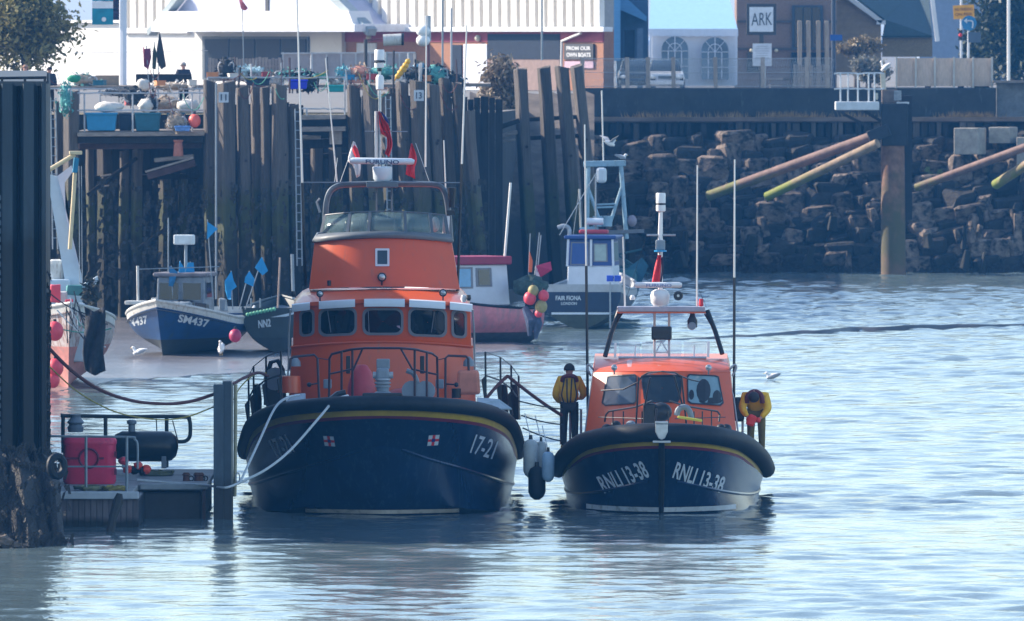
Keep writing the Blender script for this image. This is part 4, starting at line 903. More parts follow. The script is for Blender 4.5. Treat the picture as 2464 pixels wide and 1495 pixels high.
def person(base, rz, lab, jacket, trousers, hair, pose=None, H=1.75, gloves=None, boots=None, hat=False):
    k = H / 1.75
    J = dict(pelvis=(0, 0, .95), spine=(0, .01, 1.15), chest=(0, .01, 1.36), neck=(0, .0, 1.50), skull=(0, -.015, 1.60), crown=(0, -.005, 1.68),
             shL=(-.18, 0, 1.42), elL=(-.25, .03, 1.14), wrL=(-.22, -.12, .95), haL=(-.21, -.17, .90), shR=(.18, 0, 1.42), elR=(.25, .03, 1.14), wrR=(.22, -.12, .95), haR=(.21, -.17, .90),
             hiL=(-.10, 0, .90), knL=(-.11, -.03, .50), anL=(-.11, .02, .10), toL=(-.12, -.14, .04), hiR=(.10, 0, .90), knR=(.11, -.03, .50), anR=(.11, .02, .10), toR=(.12, -.14, .04))
    J.update(pose or {}); J = {a: Vector(v) * k for a, v in J.items()}
    t = thing('person', lab, 'person', base, rz)
    Rd = dict(pelvis=.12, spine=.11, chest=.13, neck=.05, skull=.085, crown=.078, sh=.06, el=.042, wr=.03, ha=.034, hi=.075, kn=.055, an=.042, to=.035)
    ed = [('pelvis', 'spine'), ('spine', 'chest'), ('chest', 'neck'), ('neck', 'skull'), ('skull', 'crown')]
    for s in 'LR': ed += [('chest', 'sh' + s), ('sh' + s, 'el' + s), ('el' + s, 'wr' + s), ('wr' + s, 'ha' + s), ('pelvis', 'hi' + s), ('hi' + s, 'kn' + s), ('kn' + s, 'an' + s), ('an' + s, 'to' + s)]
    nodes = {a: (J[a], Rd[a if a in Rd else a[:2]] * k) for a in J}
    for s in 'LR':
        h = J['ha' + s]; f = (h - J['wr' + s]).normalized(); side = f.cross(Vector((0, 1, .2))).normalized()
        for i, l in enumerate((.055, .07, .075, .068)):
            b0_ = h + side * (i - 1.5) * .018 + f * .02; nm = 'f%d%s' % (i, s)
            nodes[nm + 'a'] = (b0_ + f * l * .5, .009); nodes[nm + 'b'] = (b0_ + f * l + Vector((0, -.015, -.012)), .008); ed += [('ha' + s, nm + 'a'), (nm + 'a', nm + 'b')]
        nodes['t' + s] = (h + side * (-.035 if s == 'R' else .035) + f * .015, .010); ed.append(('ha' + s, 't' + s))
    skinmesh('body', nodes, ed, SKIN, t)
    jn = {a: (J[a], v) for a, v in dict(pelvis=(.20 * k, .16 * k), spine=(.205 * k, .17 * k), chest=(.21 * k, .17 * k), neck=(.085 * k, .085 * k)).items()}
    for s in 'LR':
        jn['sh' + s] = (J['sh' + s], .11 * k); jn['el' + s] = (J['el' + s], .085 * k); jn['wr' + s] = (J['wr' + s], .05 * k)
    skinmesh('jacket', jn, [e for e in ed if e[0] in jn and e[1] in jn], jacket, t)
    tn = {'pelvis': (J['pelvis'], (.155 * k, .125 * k))}
    for s in 'LR':
        for a, r in (('hi', .10), ('kn', .078), ('an', .062)): tn[a + s] = (J[a + s], r * k)
    skinmesh('trousers', tn, [e for e in ed if e[0] in tn and e[1] in tn], trousers, t)
    for s in 'LR':
        b_ = MB(); b_.tube([J['an' + s] + Vector((0, .03, .02)), J['an' + s] * .5 + J['to' + s] * .5, J['to' + s] + Vector((0, -.04, 0))], [.065 * k, .055 * k, .045 * k], 8); b_.build('boot', boots or BLACKP, t, smooth=True, local=True)
    # face: nose, brow ears; hair cap
    up = (J['crown'] - J['neck']).normalized(); hc = J['skull'].lerp(J['crown'], .5); fw = Vector((0, -1, 0)); fw = (fw - up * fw.dot(up)).normalized(); sd = fw.cross(up)
    fc = MB(); fc.sphere(hc + fw * .105 * k - up * .02 * k, (.014, .02, .022), 8, 5)
    fc.sphere(hc + sd * .09 * k - up * .01, (.012, .02, .03), 8, 5); fc.sphere(hc - sd * .09 * k - up * .01, (.012, .02, .03), 8, 5); fc.build('face', SKIN, t, smooth=True, local=True)
    ey = MB()
    for s in (-1, 1): ey.sphere(hc + fw * .088 * k + sd * .033 * s * k + up * .005, .011, 6, 4)
    ey.build('eyes', BLACKP, t, local=True)
    mo_ = MB().tube([hc + fw * .092 * k - up * .06 * k + sd * s for s in (-.022, 0, .022)], .006, 5); mo_.build('mouth', mat('lip', (.3, .1, .09), .6), t, local=True)
    hr = MB(); rows = []
    for j in range(7):
        th = j / 6 * 1.75
        rows.append([hc + up * (.118 * k * math.cos(th)) + (sd * math.cos(a) + fw * math.sin(a)) * (.106 * k * math.sin(th)) - fw * .014 + up * (.035 * max(0, math.sin(a)) * (j / 6) * 1.3) for a in [i / 16 * 6.2832 for i in range(16)]])
    hr.grid(rows, True).build('hat' if hat else 'hair', hair, t, smooth=2, local=True, solid=.012)
    return t, J
JY = mat('jacket_yellow', (0.85, 0.47, 0.015), .6, var=.12, scale=6, bump=.4, bscale=9)
TRD = mat('trouser_dark', (0.04, 0.04, 0.046), .75, var=.25, scale=8, bump=.4)
TRB = mat('trouser_brown', (0.16, 0.115, 0.03), .75, var=.25, scale=8, bump=.4)
HAIRD = mat('hair_dark', (0.018, 0.013, 0.012), .8, bump=.5, scale=20); MRN = mat('lifejacket_maroon', (0.14, 0.02, 0.03), .6)
b_ = P(1370, 1088, 255.2)
t, J = person(b_, math.pi, 'crew member in yellow jacket and dark trousers standing with back turned', JY, TRD, HAIRD,
    dict(elL=(-.30, -.05, 1.16), wrL=(-.22, -.22, 1.05), haL=(-.20, -.28, 1.05), elR=(.28, -.02, 1.12), wrR=(.18, -.18, .98), haR=(.16, -.24, .96)), boots=mat('boot_yellow', (.35, .2, .03), .6), H=1.82)
yk = MB()
yk.tube(spline([(-.15, .12, 1.46), (-.12, .15, 1.55), (0, .15, 1.58), (.12, .15, 1.55), (.15, .12, 1.46)], 14), .045, 8); yk.build('lifejacket_collar', MRN, t, smooth=True, local=True)
for x0, x1 in ((-.10, -.15), (-.05, -.03), (.05, .05), (.10, .16)):
    MB().tube(spline([(x0, .17, 1.52), ((x0 + x1) / 2, .215, 1.36), (x1, .215, 1.18), (x1 * .7, .20, 1.02)], 8), .015, 5).build('harness_strap', TRD, t, smooth=True, local=True)
b_ = P(1820, 1104, 255.0)
t, J = person(b_, -.12, 'crew member in yellow jacket bending forward over the guard rail with red gloves', JY, TRB, mat('cap_dark', (.035, .03, .035), .8),
    dict(spine=(0, -.06, 1.11), chest=(0, -.24, 1.24), neck=(0, -.38, 1.27), skull=(0, -.47, 1.24), crown=(0, -.545, 1.26),
         shL=(-.20, -.22, 1.24), elL=(-.25, -.36, 1.0), wrL=(-.13, -.44, .84), haL=(-.10, -.48, .80), shR=(.20, -.22, 1.24), elR=(.27, -.30, .99), wrR=(.13, -.42, .82), haR=(.08, -.47, .79)), hat=True, H=1.82)
GLV = mat('glove_red', (.8, .04, .03), .6)
for h in ('haL', 'haR'):
    MB().sphere(J[h] + Vector((0, -.02, -.01)), (.06, .075, .06), 10, 6).build('glove', GLV, t, smooth=True, local=True)
MB().tube(spline([(-.16, -.36, 1.16), (-.14, -.38, 1.32), (0, -.30, 1.40), (.14, -.38, 1.32), (.16, -.36, 1.16)], 12), .05, 8).build('lifejacket_collar', MRN, t, smooth=True, local=True)
tag(MB().box(P(1808, 1012, 254.2), (.18, .12, .24), Matrix.Rotation(.4, 3, 'Y')).build('line_bag', GLV, bev=.05), 'red bag held low by the bending crew member', 'bag')
# ================================================================== TIMBER WHARF
NETROPE = mat('rope_green', (.08, .30, .22), .85, var=.2)
WDp = 412.0
T = thing('timber_wharf', 'tall weathered timber wharf on close-set piles behind the fishing boats', 'wharf', P(600, 700, WDp)); T.location.z = 0
def zrow(py, d): return CAMH - (py - HY) * d / F
def pile(xt, yt, xb, w_, d, parent, m_=TIMBER, rot=None, name='pile'):
    a = P(xt, yt, d); b_ = P(xb, 700, d); b_ = a + (b_ - a) * ((a.z + .6) / (a.z - b_.z)); r = random.uniform(-.75, -.2) if rot is None else rot
    hw = w_ * d / F * .44; mb = MB(); rows = []; n = 9; ax = (a - b_)
    u = Vector((-math.cos(r), math.sin(r), 0)); v = Vector((math.sin(r), math.cos(r), 0)); wob = Vector((0, 0, 0)); slope = random.uniform(-.25, .25)
    for i in range(n):
        t = i / (n - 1); k = lerp(1.06, random.uniform(.88, .98), t); wob = wob * .7 + Vector((random.uniform(-.02, .02), random.uniform(-.02, .02), 0))
        c = b_ + ax * t + wob; row = []
        for x, y in ((-1, -.75), (-.75, -1), (.75, -1), (1, -.75), (1, .75), (.75, 1), (-.75, 1), (-1, .75)):
            p = c + (u * x + v * y) * hw * k * random.uniform(.93, 1.05)
            if i == n - 1: p.z += slope * x * hw + random.uniform(-.05, .05)
            row.append(p)
        rows.append(row)
    mb.grid(rows, True); mb.f.append(tuple(range((n - 1) * 8, n * 8)))
    o = mb.build(name, m_, parent)
    if w_ > 26:
        for q_ in range(2):
            zc = random.uniform(.35, .8); c = b_ + ax * zc - v * hw * 1.02 + u * random.uniform(-.3, .3) * hw
            MB().lathe(c, [(.05, -.03), (.05, .02), (.03, .03)], 8, 'y').build('bolt_head', mat('iron', (.03, .022, .02), .7), o)
    return o
for xt, yt, xb, w_, dd in ((140, 245, 150, 22, 2), (172, 222, 173, 36, 0), (505, 196, 512, 34, 0), (545, 200, 548, 42, -.4), (586, 208, 588, 32, 0), (614, 210, 618, 24, .6), (639, 212, 642, 22, .2),
                       (671, 206, 677, 38, 0), (705, 255, 709, 30, .3), (851, 205, 866, 34, 0), (890, 205, 920, 34, -.3), (926, 225, 948, 24, .5), (945, 212, 958, 26, .8), (968, 200, 990, 30, 0), (1004, 196, 1024, 40, -.5),
                       (1040, 205, 1066, 32, 0), (1069, 190, 1100, 28, .4), (1097, 200, 1152, 28, .2), (1130, 268, 1166, 24, -.2), (250, 335, 255, 36, 4), (298, 362, 298, 26, 3), (330, 362, 330, 26, 3), (395, 420, 396, 30, 5), (440, 420, 441, 24, 5), (760, 350, 765, 30, 3), (806, 352, 812, 30, 3), (218, 350, 222, 20, 3)):
    pile(xt, yt, xb, w_, WDp + dd, T)
bd = WDp + 7.5; x = 90
while x < 1200:
    w_ = random.uniform(13, 22); yt = 330 if x < 490 else (250 if x < 720 else (345 if x < 840 else 235))
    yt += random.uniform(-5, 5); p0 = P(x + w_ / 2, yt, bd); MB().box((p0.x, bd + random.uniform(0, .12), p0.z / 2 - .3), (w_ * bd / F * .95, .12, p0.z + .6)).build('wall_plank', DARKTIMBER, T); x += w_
def beam(a, b_, h, d, m_=DARKTIMBER, dep=.3, name='beam', parent=None):
    return MB().bar(P(*a, d), P(*b_, d), dep, h * d / F).build(name, m_, parent or T, bev=.02)
RB = mat('rust_brown_timber', (0.085, 0.05, 0.05), .85, var=.3, rnd=.2)
beam((186, 324), (492, 322), 10, WDp - .2, TIMBERTOP, .25, 'deck_edge'); beam((188, 338), (490, 336), 16, WDp, DARKTIMBER); beam((190, 353), (485, 350), 14, WDp + .6, RB)
MB().add([P(186, 320, WDp), P(490, 318, WDp), P(490, 318, WDp) + Vector((0, 7.5, 0)), P(186, 320, WDp) + Vector((0, 7.5, 0))], [(0, 1, 2, 3)]).build('landing_deck', TIMBERTOP, T, solid=.12)
for y in (283, 312): beam((726, y), (832, y - 2), 11, WDp + .3, TIMBERTOP, 1.2, 'step')
beam((728, 348), (842, 342), 22, WDp + 1, DARKTIMBER); beam((726, 330), (772, 331), 9, WDp + .5, TIMBERTOP); MB().box(P(808, 330, WDp + .2), (.42, .4, .5)).build('block', TIMBERTOP, T, bev=.03)
beam((350, 414), (466, 380), 5, WDp - .5, TIMBERTOP, .5, 'gang_plank'); beam((372, 386), (466, 376), 10, WDp + .4, TIMBERTOP, .6, 'gang_plank')
beam((355, 425), (470, 392), 16, WDp + .2, RB); beam((242, 425), (268, 420), 4, WDp + 1, TIMBERTOP); beam((244, 450), (268, 446), 4, WDp + 1, TIMBERTOP)
beam((190, 430), (480, 424), 12, WDp + 4, DARKTIMBER); beam((500, 380), (1130, 372), 14, WDp + 3.5, DARKTIMBER); beam((490, 520), (1150, 515), 14, WDp + 4, DARKTIMBER)
beam((1148, 340), (1245, 318), 10, WDp + 16, TIMBERTOP, .5); beam((1150, 350), (1240, 336), 6, WDp + 15.5, TIMBERTOP, .4); beam((1150, 325), (1250, 290), 12, WDp + 17, DARKTIMBER)
def plate(txt, x0, x1, y0, y1, d):
    o = MB().box(P((x0 + x1) / 2, (y0 + y1) / 2, d), ((x1 - x0) * d / F, .03, (y1 - y0) * d / F)).build('number_plate', mat('plate_white', (0.45, 0.50, 0.55), .6), T)
    text_flat(txt, P(x0 + 5, y1 - 5, d - .03), P(x1 - 5, y1 - 5, d - .03), P(x0 + 5, y0 + 5, d - .03), mat('plate_ink', (0.05, 0.07, 0.1), .7), o, 'number', .02)
plate('11', 526, 550, 222, 247, WDp - 1.0); plate('13', 996, 1020, 217, 243, WDp - 1.1)
RL = mat('rail_weathered', (0.42, 0.43, 0.45), .6, var=.2)
def railing(x0, x1, ytop, ys, d, posts, ybot, parent=None, r=.03, m_=RL, name='rail'):
    MB().tube([P(lerp(x0, x1, k / 12), ytop + random.uniform(-1.2, 1.2), d) for k in range(13)], r, 6).build(name, m_, parent or T, smooth=True)
    for y in ys: MB().tube([P(lerp(x0, x1, k / 12), y + random.uniform(-1.2, 1.2), d) for k in range(13)], r, 6).build(name, m_, parent or T, smooth=True)
    for px in posts: MB().tube([P(px, ytop, d), P(px + .5, ybot, d)], r * 1.1, 6).build('rail_post', m_, parent or T)
railing(118, 490, 214, (), WDp + 7, (190, 240, 285, 335, 380, 430, 480), 250)
railing(186, 490, 224, (266,), WDp - .1, (203, 319, 462), 318)
railing(500, 832, 187, (), WDp + 1, (500, 560, 720, 829), 262); railing(726, 832, 262, (), WDp - .2, (829, 738), 285)
MB().add([P(100, 212, WDp + 7.6), P(1180, 205, WDp + 7.6), P(1180, 205, WDp + 7.6) + Vector((0, 9, 0)), P(100, 212, WDp + 7.6) + Vector((0, 9, 0))], [(0, 1, 2, 3)]).build('upper_deck', TIMBERTOP, T, solid=.1)
rr = random.Random(5)
for k in range(34):                                   # odd stakes, davit posts and hanging lines along the wharf top
    px = rr.uniform(490, 1125); y0 = rr.uniform(120, 188); d = WDp + rr.uniform(-.5, 6)
    MB().tube([P(px, y0, d), P(px + rr.uniform(-6, 6), 225, d)], rr.uniform(.015, .045), 5).build('stake', rr.choice((RL, DARKTIMBER, MAROON, GREYPAINT)), T)
for k in range(22):
    px = rr.uniform(120, 1100); y0 = rr.uniform(165, 235); d = WDp - .7
    MB().tube(sag(P(px, y0, d), P(px + rr.uniform(15, 80), y0 + rr.uniform(-20, 45), d), rr.uniform(.05, .5), 9), .014, 4).build('slack_line', rr.choice((RL, ROPEY, ROPER, NETROPE)), T)
for px, y0, y1 in ((716, 262, 640), (934, 232, 600), (128, 235, 600)):
    for s_ in (-6, 6): MB().tube([P(px + s_, y0, WDp - .8), P(px + s_ + 5, y1, WDp - .8)], .025, 5).build('ladder_stile', GREYPAINT, T)
    for k in range(int((y1 - y0) / 22)): MB().tube([P(px - 6 + k * 22 * 5 / (y1 - y0), y0 + 8 + k * 22, WDp - .8), P(px + 6 + k * 22 * 5 / (y1 - y0), y0 + 8 + k * 22, WDp - .8)], .018, 5).build('ladder_rung', GREYPAINT, T)
for x0, y0, x1, y1 in ((500, 330, 660, 470), (860, 300, 1010, 430), (210, 470, 330, 380), (330, 600, 470, 500)): beam((x0, y0), (x1, y1), 9, WDp + 2.2, DARKTIMBER, .25, 'diagonal_brace')
t = thing('rusty_bollard', 'rust-red tapered iron bollard under the wharf landing', 'bollard', P(429, 376, WDp - .2))
MB().lathe(P(429, 376, WDp - .3), [(.17, 0), (.15, .3), (.13, .45), (.17, .5), (.15, .54)], 12).build('post', mat('bollard_rust', (0.42, 0.15, 0.10), .8, var=.2), t, smooth=True)
t = thing('mooring_dolphin', 'cluster of leaning timber piles standing beside the bramble bank', 'piles', P(1330, 600, 432)); t.location.z = 0
for xt, yt, xb, w_, dd in ((1252, 168, 1281, 33, 0), (1308, 162, 1340, 33, .4), (1352, 162, 1398, 34, -.4), (1388, 160, 1440, 30, .9)): pile(xt, yt, xb, w_, 432 + dd, t, rot=random.uniform(-.7, -.35))
for y in (285, 330): beam((1255, y + 4), (1400, y - 4), 10, 433, DARKTIMBER, .3, 'waler', t)
# hanging weed along the tidal zone of wharf
wd = MB()
for k in range(2600):
    px = random.uniform(120, 1170); py = random.uniform(430, 720); d = WDp + random.choice((-.6, .3, 3, 7.2)); p = P(px, py, d); l = random.uniform(.1, .35)
    wd.add([p, p + Vector((random.uniform(.05, .14), 0, 0)), p + Vector((random.uniform(.02, .1), -.03, -l)), p + Vector((-.02, -.02, -l * .8))], [(0, 1, 2, 3)])
wd.build('hanging_weed', WEED, T, fixn=False)['kind'] = 'stuff'
# ================================================================== RIVER WALL
CONC = mat('dark_concrete', (0.035, 0.04, 0.045), .9, var=.3, scale=1.2, bump=.4, dirt=((0.10, 0.12, 0.13), .12, 2.0, (2, 2, .5)))
T = thing('river_wall', 'long dark quay wall of concrete parapet, timber staves and weedy stone', 'wall', P(1900, 660, 504)); T.location.z = 0
wx = lambda px, d=505: (px - CX) * d / F
MB().box(((wx(1380) + wx(2398)) / 2, 505.6, (zrow(212, 505) + zrow(282, 505)) / 2), (wx(2398) - wx(1380), .6, zrow(212, 505) - zrow(282, 505))).build('parapet', CONC, T, bev=.03)
MB().box(((wx(2400) + wx(2900)) / 2, 505.9, (zrow(200, 505) + zrow(300, 505)) / 2), (wx(2900) - wx(2400), .5, zrow(200, 505) - zrow(300, 505))).build('parapet', mat('pale_concrete', (0.16, 0.17, 0.18), .9, var=.25, bump=.3), T)
MB().box(((wx(2390) + wx(2900)) / 2, 505.6, zrow(197, 505)), (wx(2900) - wx(2390), 1.1, .1)).build('coping', TIMBERTOP, T)
MB().box(((wx(1240) + wx(2900)) / 2, 505.2, (zrow(282, 505) + zrow(292, 505)) / 2), (wx(2900) - wx(1240), 2.0, .17)).build('ledge', mat('ledge_timber', (0.16, 0.12, 0.095), .9, var=.4, scale=2, stretch=(.3, 1, 1)), T)
MB().box(((wx(1180) + wx(2900)) / 2, 506, zrow(292, 505) / 2 - .2), (wx(2900) - wx(1180), 2.2, zrow(292, 505) + .3)).build('core', mat('wall_core', (0.03, 0.03, 0.03), .95, var=.3), T)
px = 1400
while px < 2500:
    w_ = random.uniform(11, 20); h0 = 293 + random.uniform(0, 4); h1 = random.uniform(318, 375)
    if random.random() < .88:
        MB().box((wx(px + w_ / 2), 504.62 - random.uniform(0, .2), (zrow(h0, 505) + zrow(h1, 505)) / 2), (w_ * .017 * .88, .3, zrow(h0, 505) - zrow(h1, 505)), jit=.02).build('stave', DARKTIMBER if random.random() < .7 else TIMBER, T)
    px += w_ + random.uniform(1, 5)
STONE = mat('wall_stone', (0.27, 0.20, 0.155), .9, var=.4, scale=2.5, bump=.6, bscale=7, rnd=.55, dirt=((0.03, 0.027, 0.022), 0.66, 1.9), bdist=.05)
STONED = mat('weedy_stone', (0.030, 0.027, 0.024), .85, var=.5, scale=3, bump=.8, bscale=8, rnd=.5, bdist=.06)
meshes = []
for k in range(10):
    mb = MB().box((0, 0, 0), (1, 1, 1), jit=.24); me = mb.mesh('stone'); bm = bmesh.new(); bm.from_mesh(me); bmesh.ops.recalc_face_normals(bm, faces=bm.faces)
    bmesh.ops.bevel(bm, geom=bm.edges[:], offset=.13, segments=1, affect='EDGES'); bm.to_mesh(me); bm.free(); me.materials.append(STONE if k < 5 else STONED); meshes.append(me)
cnt = 0
for row in range(11):
    py = 352 + row * 28; px = 1230 + random.uniform(0, 20)
    while px < 2500 and cnt < 298:
        w_ = random.uniform(34, 70); d = 504.25 - row * .40 - random.uniform(0, .5)
        o = bpy.data.objects.new('stone', random.choice(meshes)); C.objects.link(o); o.parent = T
        p = P(px + w_ / 2, py + random.uniform(-7, 7), d); o.location = p - T.location
        o.scale = (w_ * d / F * 1.12, random.uniform(.5, 1.1), random.uniform(32, 62) * d / F); o.rotation_euler = (random.uniform(-.1, .1), random.uniform(-.15, .15), random.uniform(-.1, .7))
        cnt += 1; px += w_ + random.uniform(-2, 6)
for k in range(46):
    j = random.random(); px = random.uniform(1480, 2490); d = 503.2 - j * 4.8; p = P(px, 410 + j * 235, d); h = random.uniform(.4, 1.1); w2_ = random.uniform(.18, .42)
    m2 = MB().box(p, (w2_, w2_ * .9, h), Euler((random.uniform(-.15, .15), random.uniform(-.3, .3), random.uniform(.2, .9))).to_matrix(), top=random.uniform(.5, .9), jit=.05)
    m2.build('timber_stump', STONE if random.random() < .35 else DARKTIMBER, T, bev=.04)
sl2 = MB()      # rubble batter behind the stones so no gap opens to the core
rows = [[Vector((wx(1180 + k * 34), 504.6 - j * .43 + random.uniform(-.25, .25), zrow(340 + j * 29, 503) + random.uniform(-.12, .12))) for k in range(50)] for j in range(12)]
sl2.grid(rows).build('rubble', STONED, T)
wd = MB()
for k in range(14000):
    j = random.random() ** .8; px = random.uniform(1230, 2500); d = 503.9 - j * 4.6; p = P(px, 395 + j * 262, d); l = random.uniform(.12, .75); dx = random.uniform(-.08, .08)
    wd.add([p, p + Vector((random.uniform(.06, .2), random.uniform(-.1, .1), .02)), p + Vector((.08 + dx, -.08, -l)), p + Vector((dx, -.06, -l * .8))], [(0, 1, 2, 3)])
wd.build('seaweed', WEED, T, fixn=False)['kind'] = 'stuff'
GRN = mat('green_algae', (0.075, 0.10, 0.025), .8, var=.4, bump=.8, scale=5)
al = MB()
for x, y, r in ((2245, 415, 30), (1840, 410, 12), (1862, 425, 8), (1760, 425, 9), (1795, 415, 9), (1930, 400, 8), (1185, 415, 10), (1990, 430, 18)):
    for k in range(26):
        p = P(x + random.gauss(0, r * .45), y + random.gauss(0, r * .35), 502.8); s_ = random.uniform(.08, .2)
        al.add([p, p + Vector((s_, -.05, .02)), p + Vector((s_ * .9, -.1, -s_ * 1.3)), p + Vector((-.03, -.08, -s_))], [(0, 1, 2, 3)])
al.build('algae', GRN, T, fixn=False)['kind'] = 'stuff'
gr = MB()
for k in range(900):
    cl = random.choice((1560, 1640, 1760, 1870, 1885, 1900, 1950, 2060, 2300, 2340, 2360)); px = cl + random.gauss(0, 26); p = P(px, 284, 504.4); h = random.uniform(.08, .34)
    gr.add([p, p + Vector((.03, 0, 0)), p + Vector((random.uniform(-.12, .12), -.05, h))], [(0, 1, 2)])
gr.build('dry_grass', mat('dry_grass', (0.30, 0.20, 0.10), .9, var=.3), T, fixn=False)['kind'] = 'stuff'
for x0, x1, y0, y1, dd in ((2304, 2364, 308, 372, 1.6), (2388, 2440, 306, 345, .8), (2455, 2500, 330, 400, 1.2)):
    MB().box(P((x0 + x1) / 2, (y0 + y1) / 2, 504 - dd), ((x1 - x0) * .0169, 1.3, (y1 - y0) * .0169), Matrix.Rotation(-.3, 3, 'Z')).build('concrete_block', mat('block_concrete', (0.34, 0.30, 0.25), .9, var=.25, bump=.4), T, bev=.03)
# graffiti-like pale scuffs are left to the material; fence on the parapet
def fence_posts():
    T = thing('mesh_fence', 'low wire mesh fence on timber posts along the quay wall top', 'fence', P(1700, 210, 505.6))
    PM = mat('fence_post', (0.36, 0.31, 0.27), .85, var=.2, rnd=.2)
    for px in (1402, 1510, 1560, 1621, 1722, 1836, 1942, 1992):
        MB().bar(P(px, 214, 505.5), P(px - 1, 138, 505.5), .14, .12, up=(.3, 1, 0)).build('post', PM, T)
    for y in (141, 175, 208): MB().tube([P(1400, y, 505.55), P(1700, y + 1, 505.55), P(2000, y - 1, 505.55)], .012, 5).build('wire', STEEL, T)
    mm = MB()
    for k in range(150): mm.tube([P(1402 + k * 4, 213, 505.56), P(1402 + k * 4 + 9, 142, 505.56)], .006, 3); mm.tube([P(1402 + k * 4 + 9, 213, 505.57), P(1402 + k * 4, 142, 505.57)], .006, 3)
    mm.build('mesh', STEEL, T)['kind'] = 'stuff'
fence_posts()
T = thing('panel_fence', 'beige board panel fence on the wall top beside the dark trees', 'fence', P(2270, 210, 506))
for i, (x0, x1) in enumerate(((2082, 2112), (2160, 2228), (2229, 2277), (2278, 2326), (2327, 2384 - 48 + 38), (2375 - 0, 2376))):
    pass
xs_ = [2158, 2228, 2274, 2322, 2354, 2386]
for x0, x1 in zip([2158, 2204, 2250, 2296, 2342], [2203, 2249, 2295, 2341, 2386]):
    MB().box(P((x0 + x1) / 2, 174, 506), ((x1 - x0) * .017, .05, 1.15)).build('panel', mat('fence_beige', (0.62, 0.47, 0.37), .85, var=.15, stretch=(4, 4, 1), rnd=.15), T)
for x in (2157, 2203.5, 2249.5, 2295.5, 2341.5, 2387): MB().bar(P(x, 212, 505.9), P(x, 137, 505.9), .08).build('post', mat('fence_post_pale', (0.5, 0.47, 0.42), .8), T)
T = thing('slat_fence', 'row of upright grey slats behind the mesh fence near the lamp column', 'fence', P(1970, 205, 509))
for k in range(15): MB().bar(P(1912 + k * 7, 212, 509), P(1912 + k * 7, 158 + random.uniform(-4, 4), 509), .09, .03).build('slat', TIMBERTOP, T)
MB().bar(P(1908, 185, 509.1), P(2014, 185, 509.1), .06).build('cross_rail', TIMBERTOP, T)
for i, px in enumerate((1925, 1946, 1970, 1990)):
    tag(MB().bar(P(px, 212, 512), P(px - 1, 50, 512), .16, .14, up=(.3, 1, 0)).build('timber_post', mat('post_warm', (0.30, 0.25, 0.21), .85, var=.25, stretch=(3, 3, .4)), bev=.02), ('tall timber post first after the notice board, before the pub', 'tall timber post second after the notice board, before the pub', 'tall timber post third after the notice board, before the pub', 'tall timber post next to the dark lamp column')[i], 'post')
# ---- access platform on its big pile, with raking struts
RUST = mat('rusty_pile', (0.20, 0.105, 0.065), .85, var=.4, scale=3, bump=.5, zmix=[(1.8, 4.2, (0.095, 0.085, 0.04)), (.0, .8, (0.16, 0.10, 0.06))])
T = thing('access_platform', 'white railed platform on a thick rusty pile in front of the river wall', 'platform', P(2150, 650, 497)); T.location.z = 0
pd = 497.0
b_ = P(2150, 652, pd); MB().tube([Vector((b_.x, pd, -.5)), P(2148, 345, pd)], [.50, .47], 20).build('pile', RUST, T, smooth=True)
MB().box(P(2152, 300, pd), (1.05, 1.0, 1.7)).build('pile_head', mat('head_dark', (0.022, 0.022, 0.026), .8, var=.3), T, bev=.03)
MB().box(P(2178, 380, pd + 1), (.55, .6, 5.0)).build('rear_pile', mat('head_dark', (0, 0, 0)), T)
MB().box(P(2140, 232, pd), (.62, .6, .52)).build('cabinet', mat('cabinet', (0.13, 0.10, 0.09), .8, var=.4), T, bev=.02); MB().box(P(2160, 230, pd - .32), (.3, .03, .4)).build('cabinet_panel', mat('cabinet_grey', (0.28, 0.3, 0.32), .7, var=.4), T)
WR = mat('rail_white', (0.60, 0.62, 0.64), .5, var=.15)
MB().box(P(2062, 255, pd), (1.75, 1.4, .34)).build('floor', WR, T, bev=.03); MB().box(P(2172, 248, pd), (.5, .6, .08)).build('step', WR, T)
railing(2007, 2128, 177, (214,), pd - .6, (2022, 2040, 2064, 2090, 2104), 250, T, .035, WR, 'platform_rail'); MB().bar(P(2124, 176, pd - .5), P(2126, 216, pd - .5), .2).build('corner_post', mat('corner_cream', (.6, .52, .4), .6), T)
MB().bar(P(2108, 224, pd - .5), P(2108, 240, pd - .5), .15).build('corner_post', mat('corner_cream', (0, 0, 0)), T)
for a, b2 in (((2030, 275), (2100, 310)), ((2080, 268), (2120, 292))): MB().bar(P(*a, pd), P(*b2, pd), .12).build('brace', mat('head_dark', (0, 0, 0)), T)
PIPE = mat('strut_pipe', (0.20, 0.12, 0.095), .75, var=.35, scale=2.5, bump=.35, zmix=[(2.9, 3.9, (0.16, 0.19, 0.03))])
PIPE2 = mat('strut_pipe_tan', (0.27, 0.19, 0.12), .8, var=.35, scale=2.5, bump=.35, zmix=[(3.4, 4.3, (0.20, 0.24, 0.03))])
for a, b2, r, mm, d_ in (((2128, 318), (1705, 472), .21, PIPE, (496.6, 500.5)), ((2112, 345), (1845, 474), .19, PIPE2, (496.0, 499)), ((2520, 335), (2205, 452), .17, PIPE, (497, 500)), ((2520, 365), (2395, 445), .2, PIPE2, (496.5, 499))):
    MB().tube([P(*a, d_[0]), P(*b2, d_[1])], r, 16).build('raking_strut', mm, T, smooth=True)
MB().box(P(2115, 322, 496.4), (.9, .5, .5), Matrix.Rotation(-.35, 3, 'Y')).build('strut_collar', mat('head_dark', (0, 0, 0)), T, bev=.04)

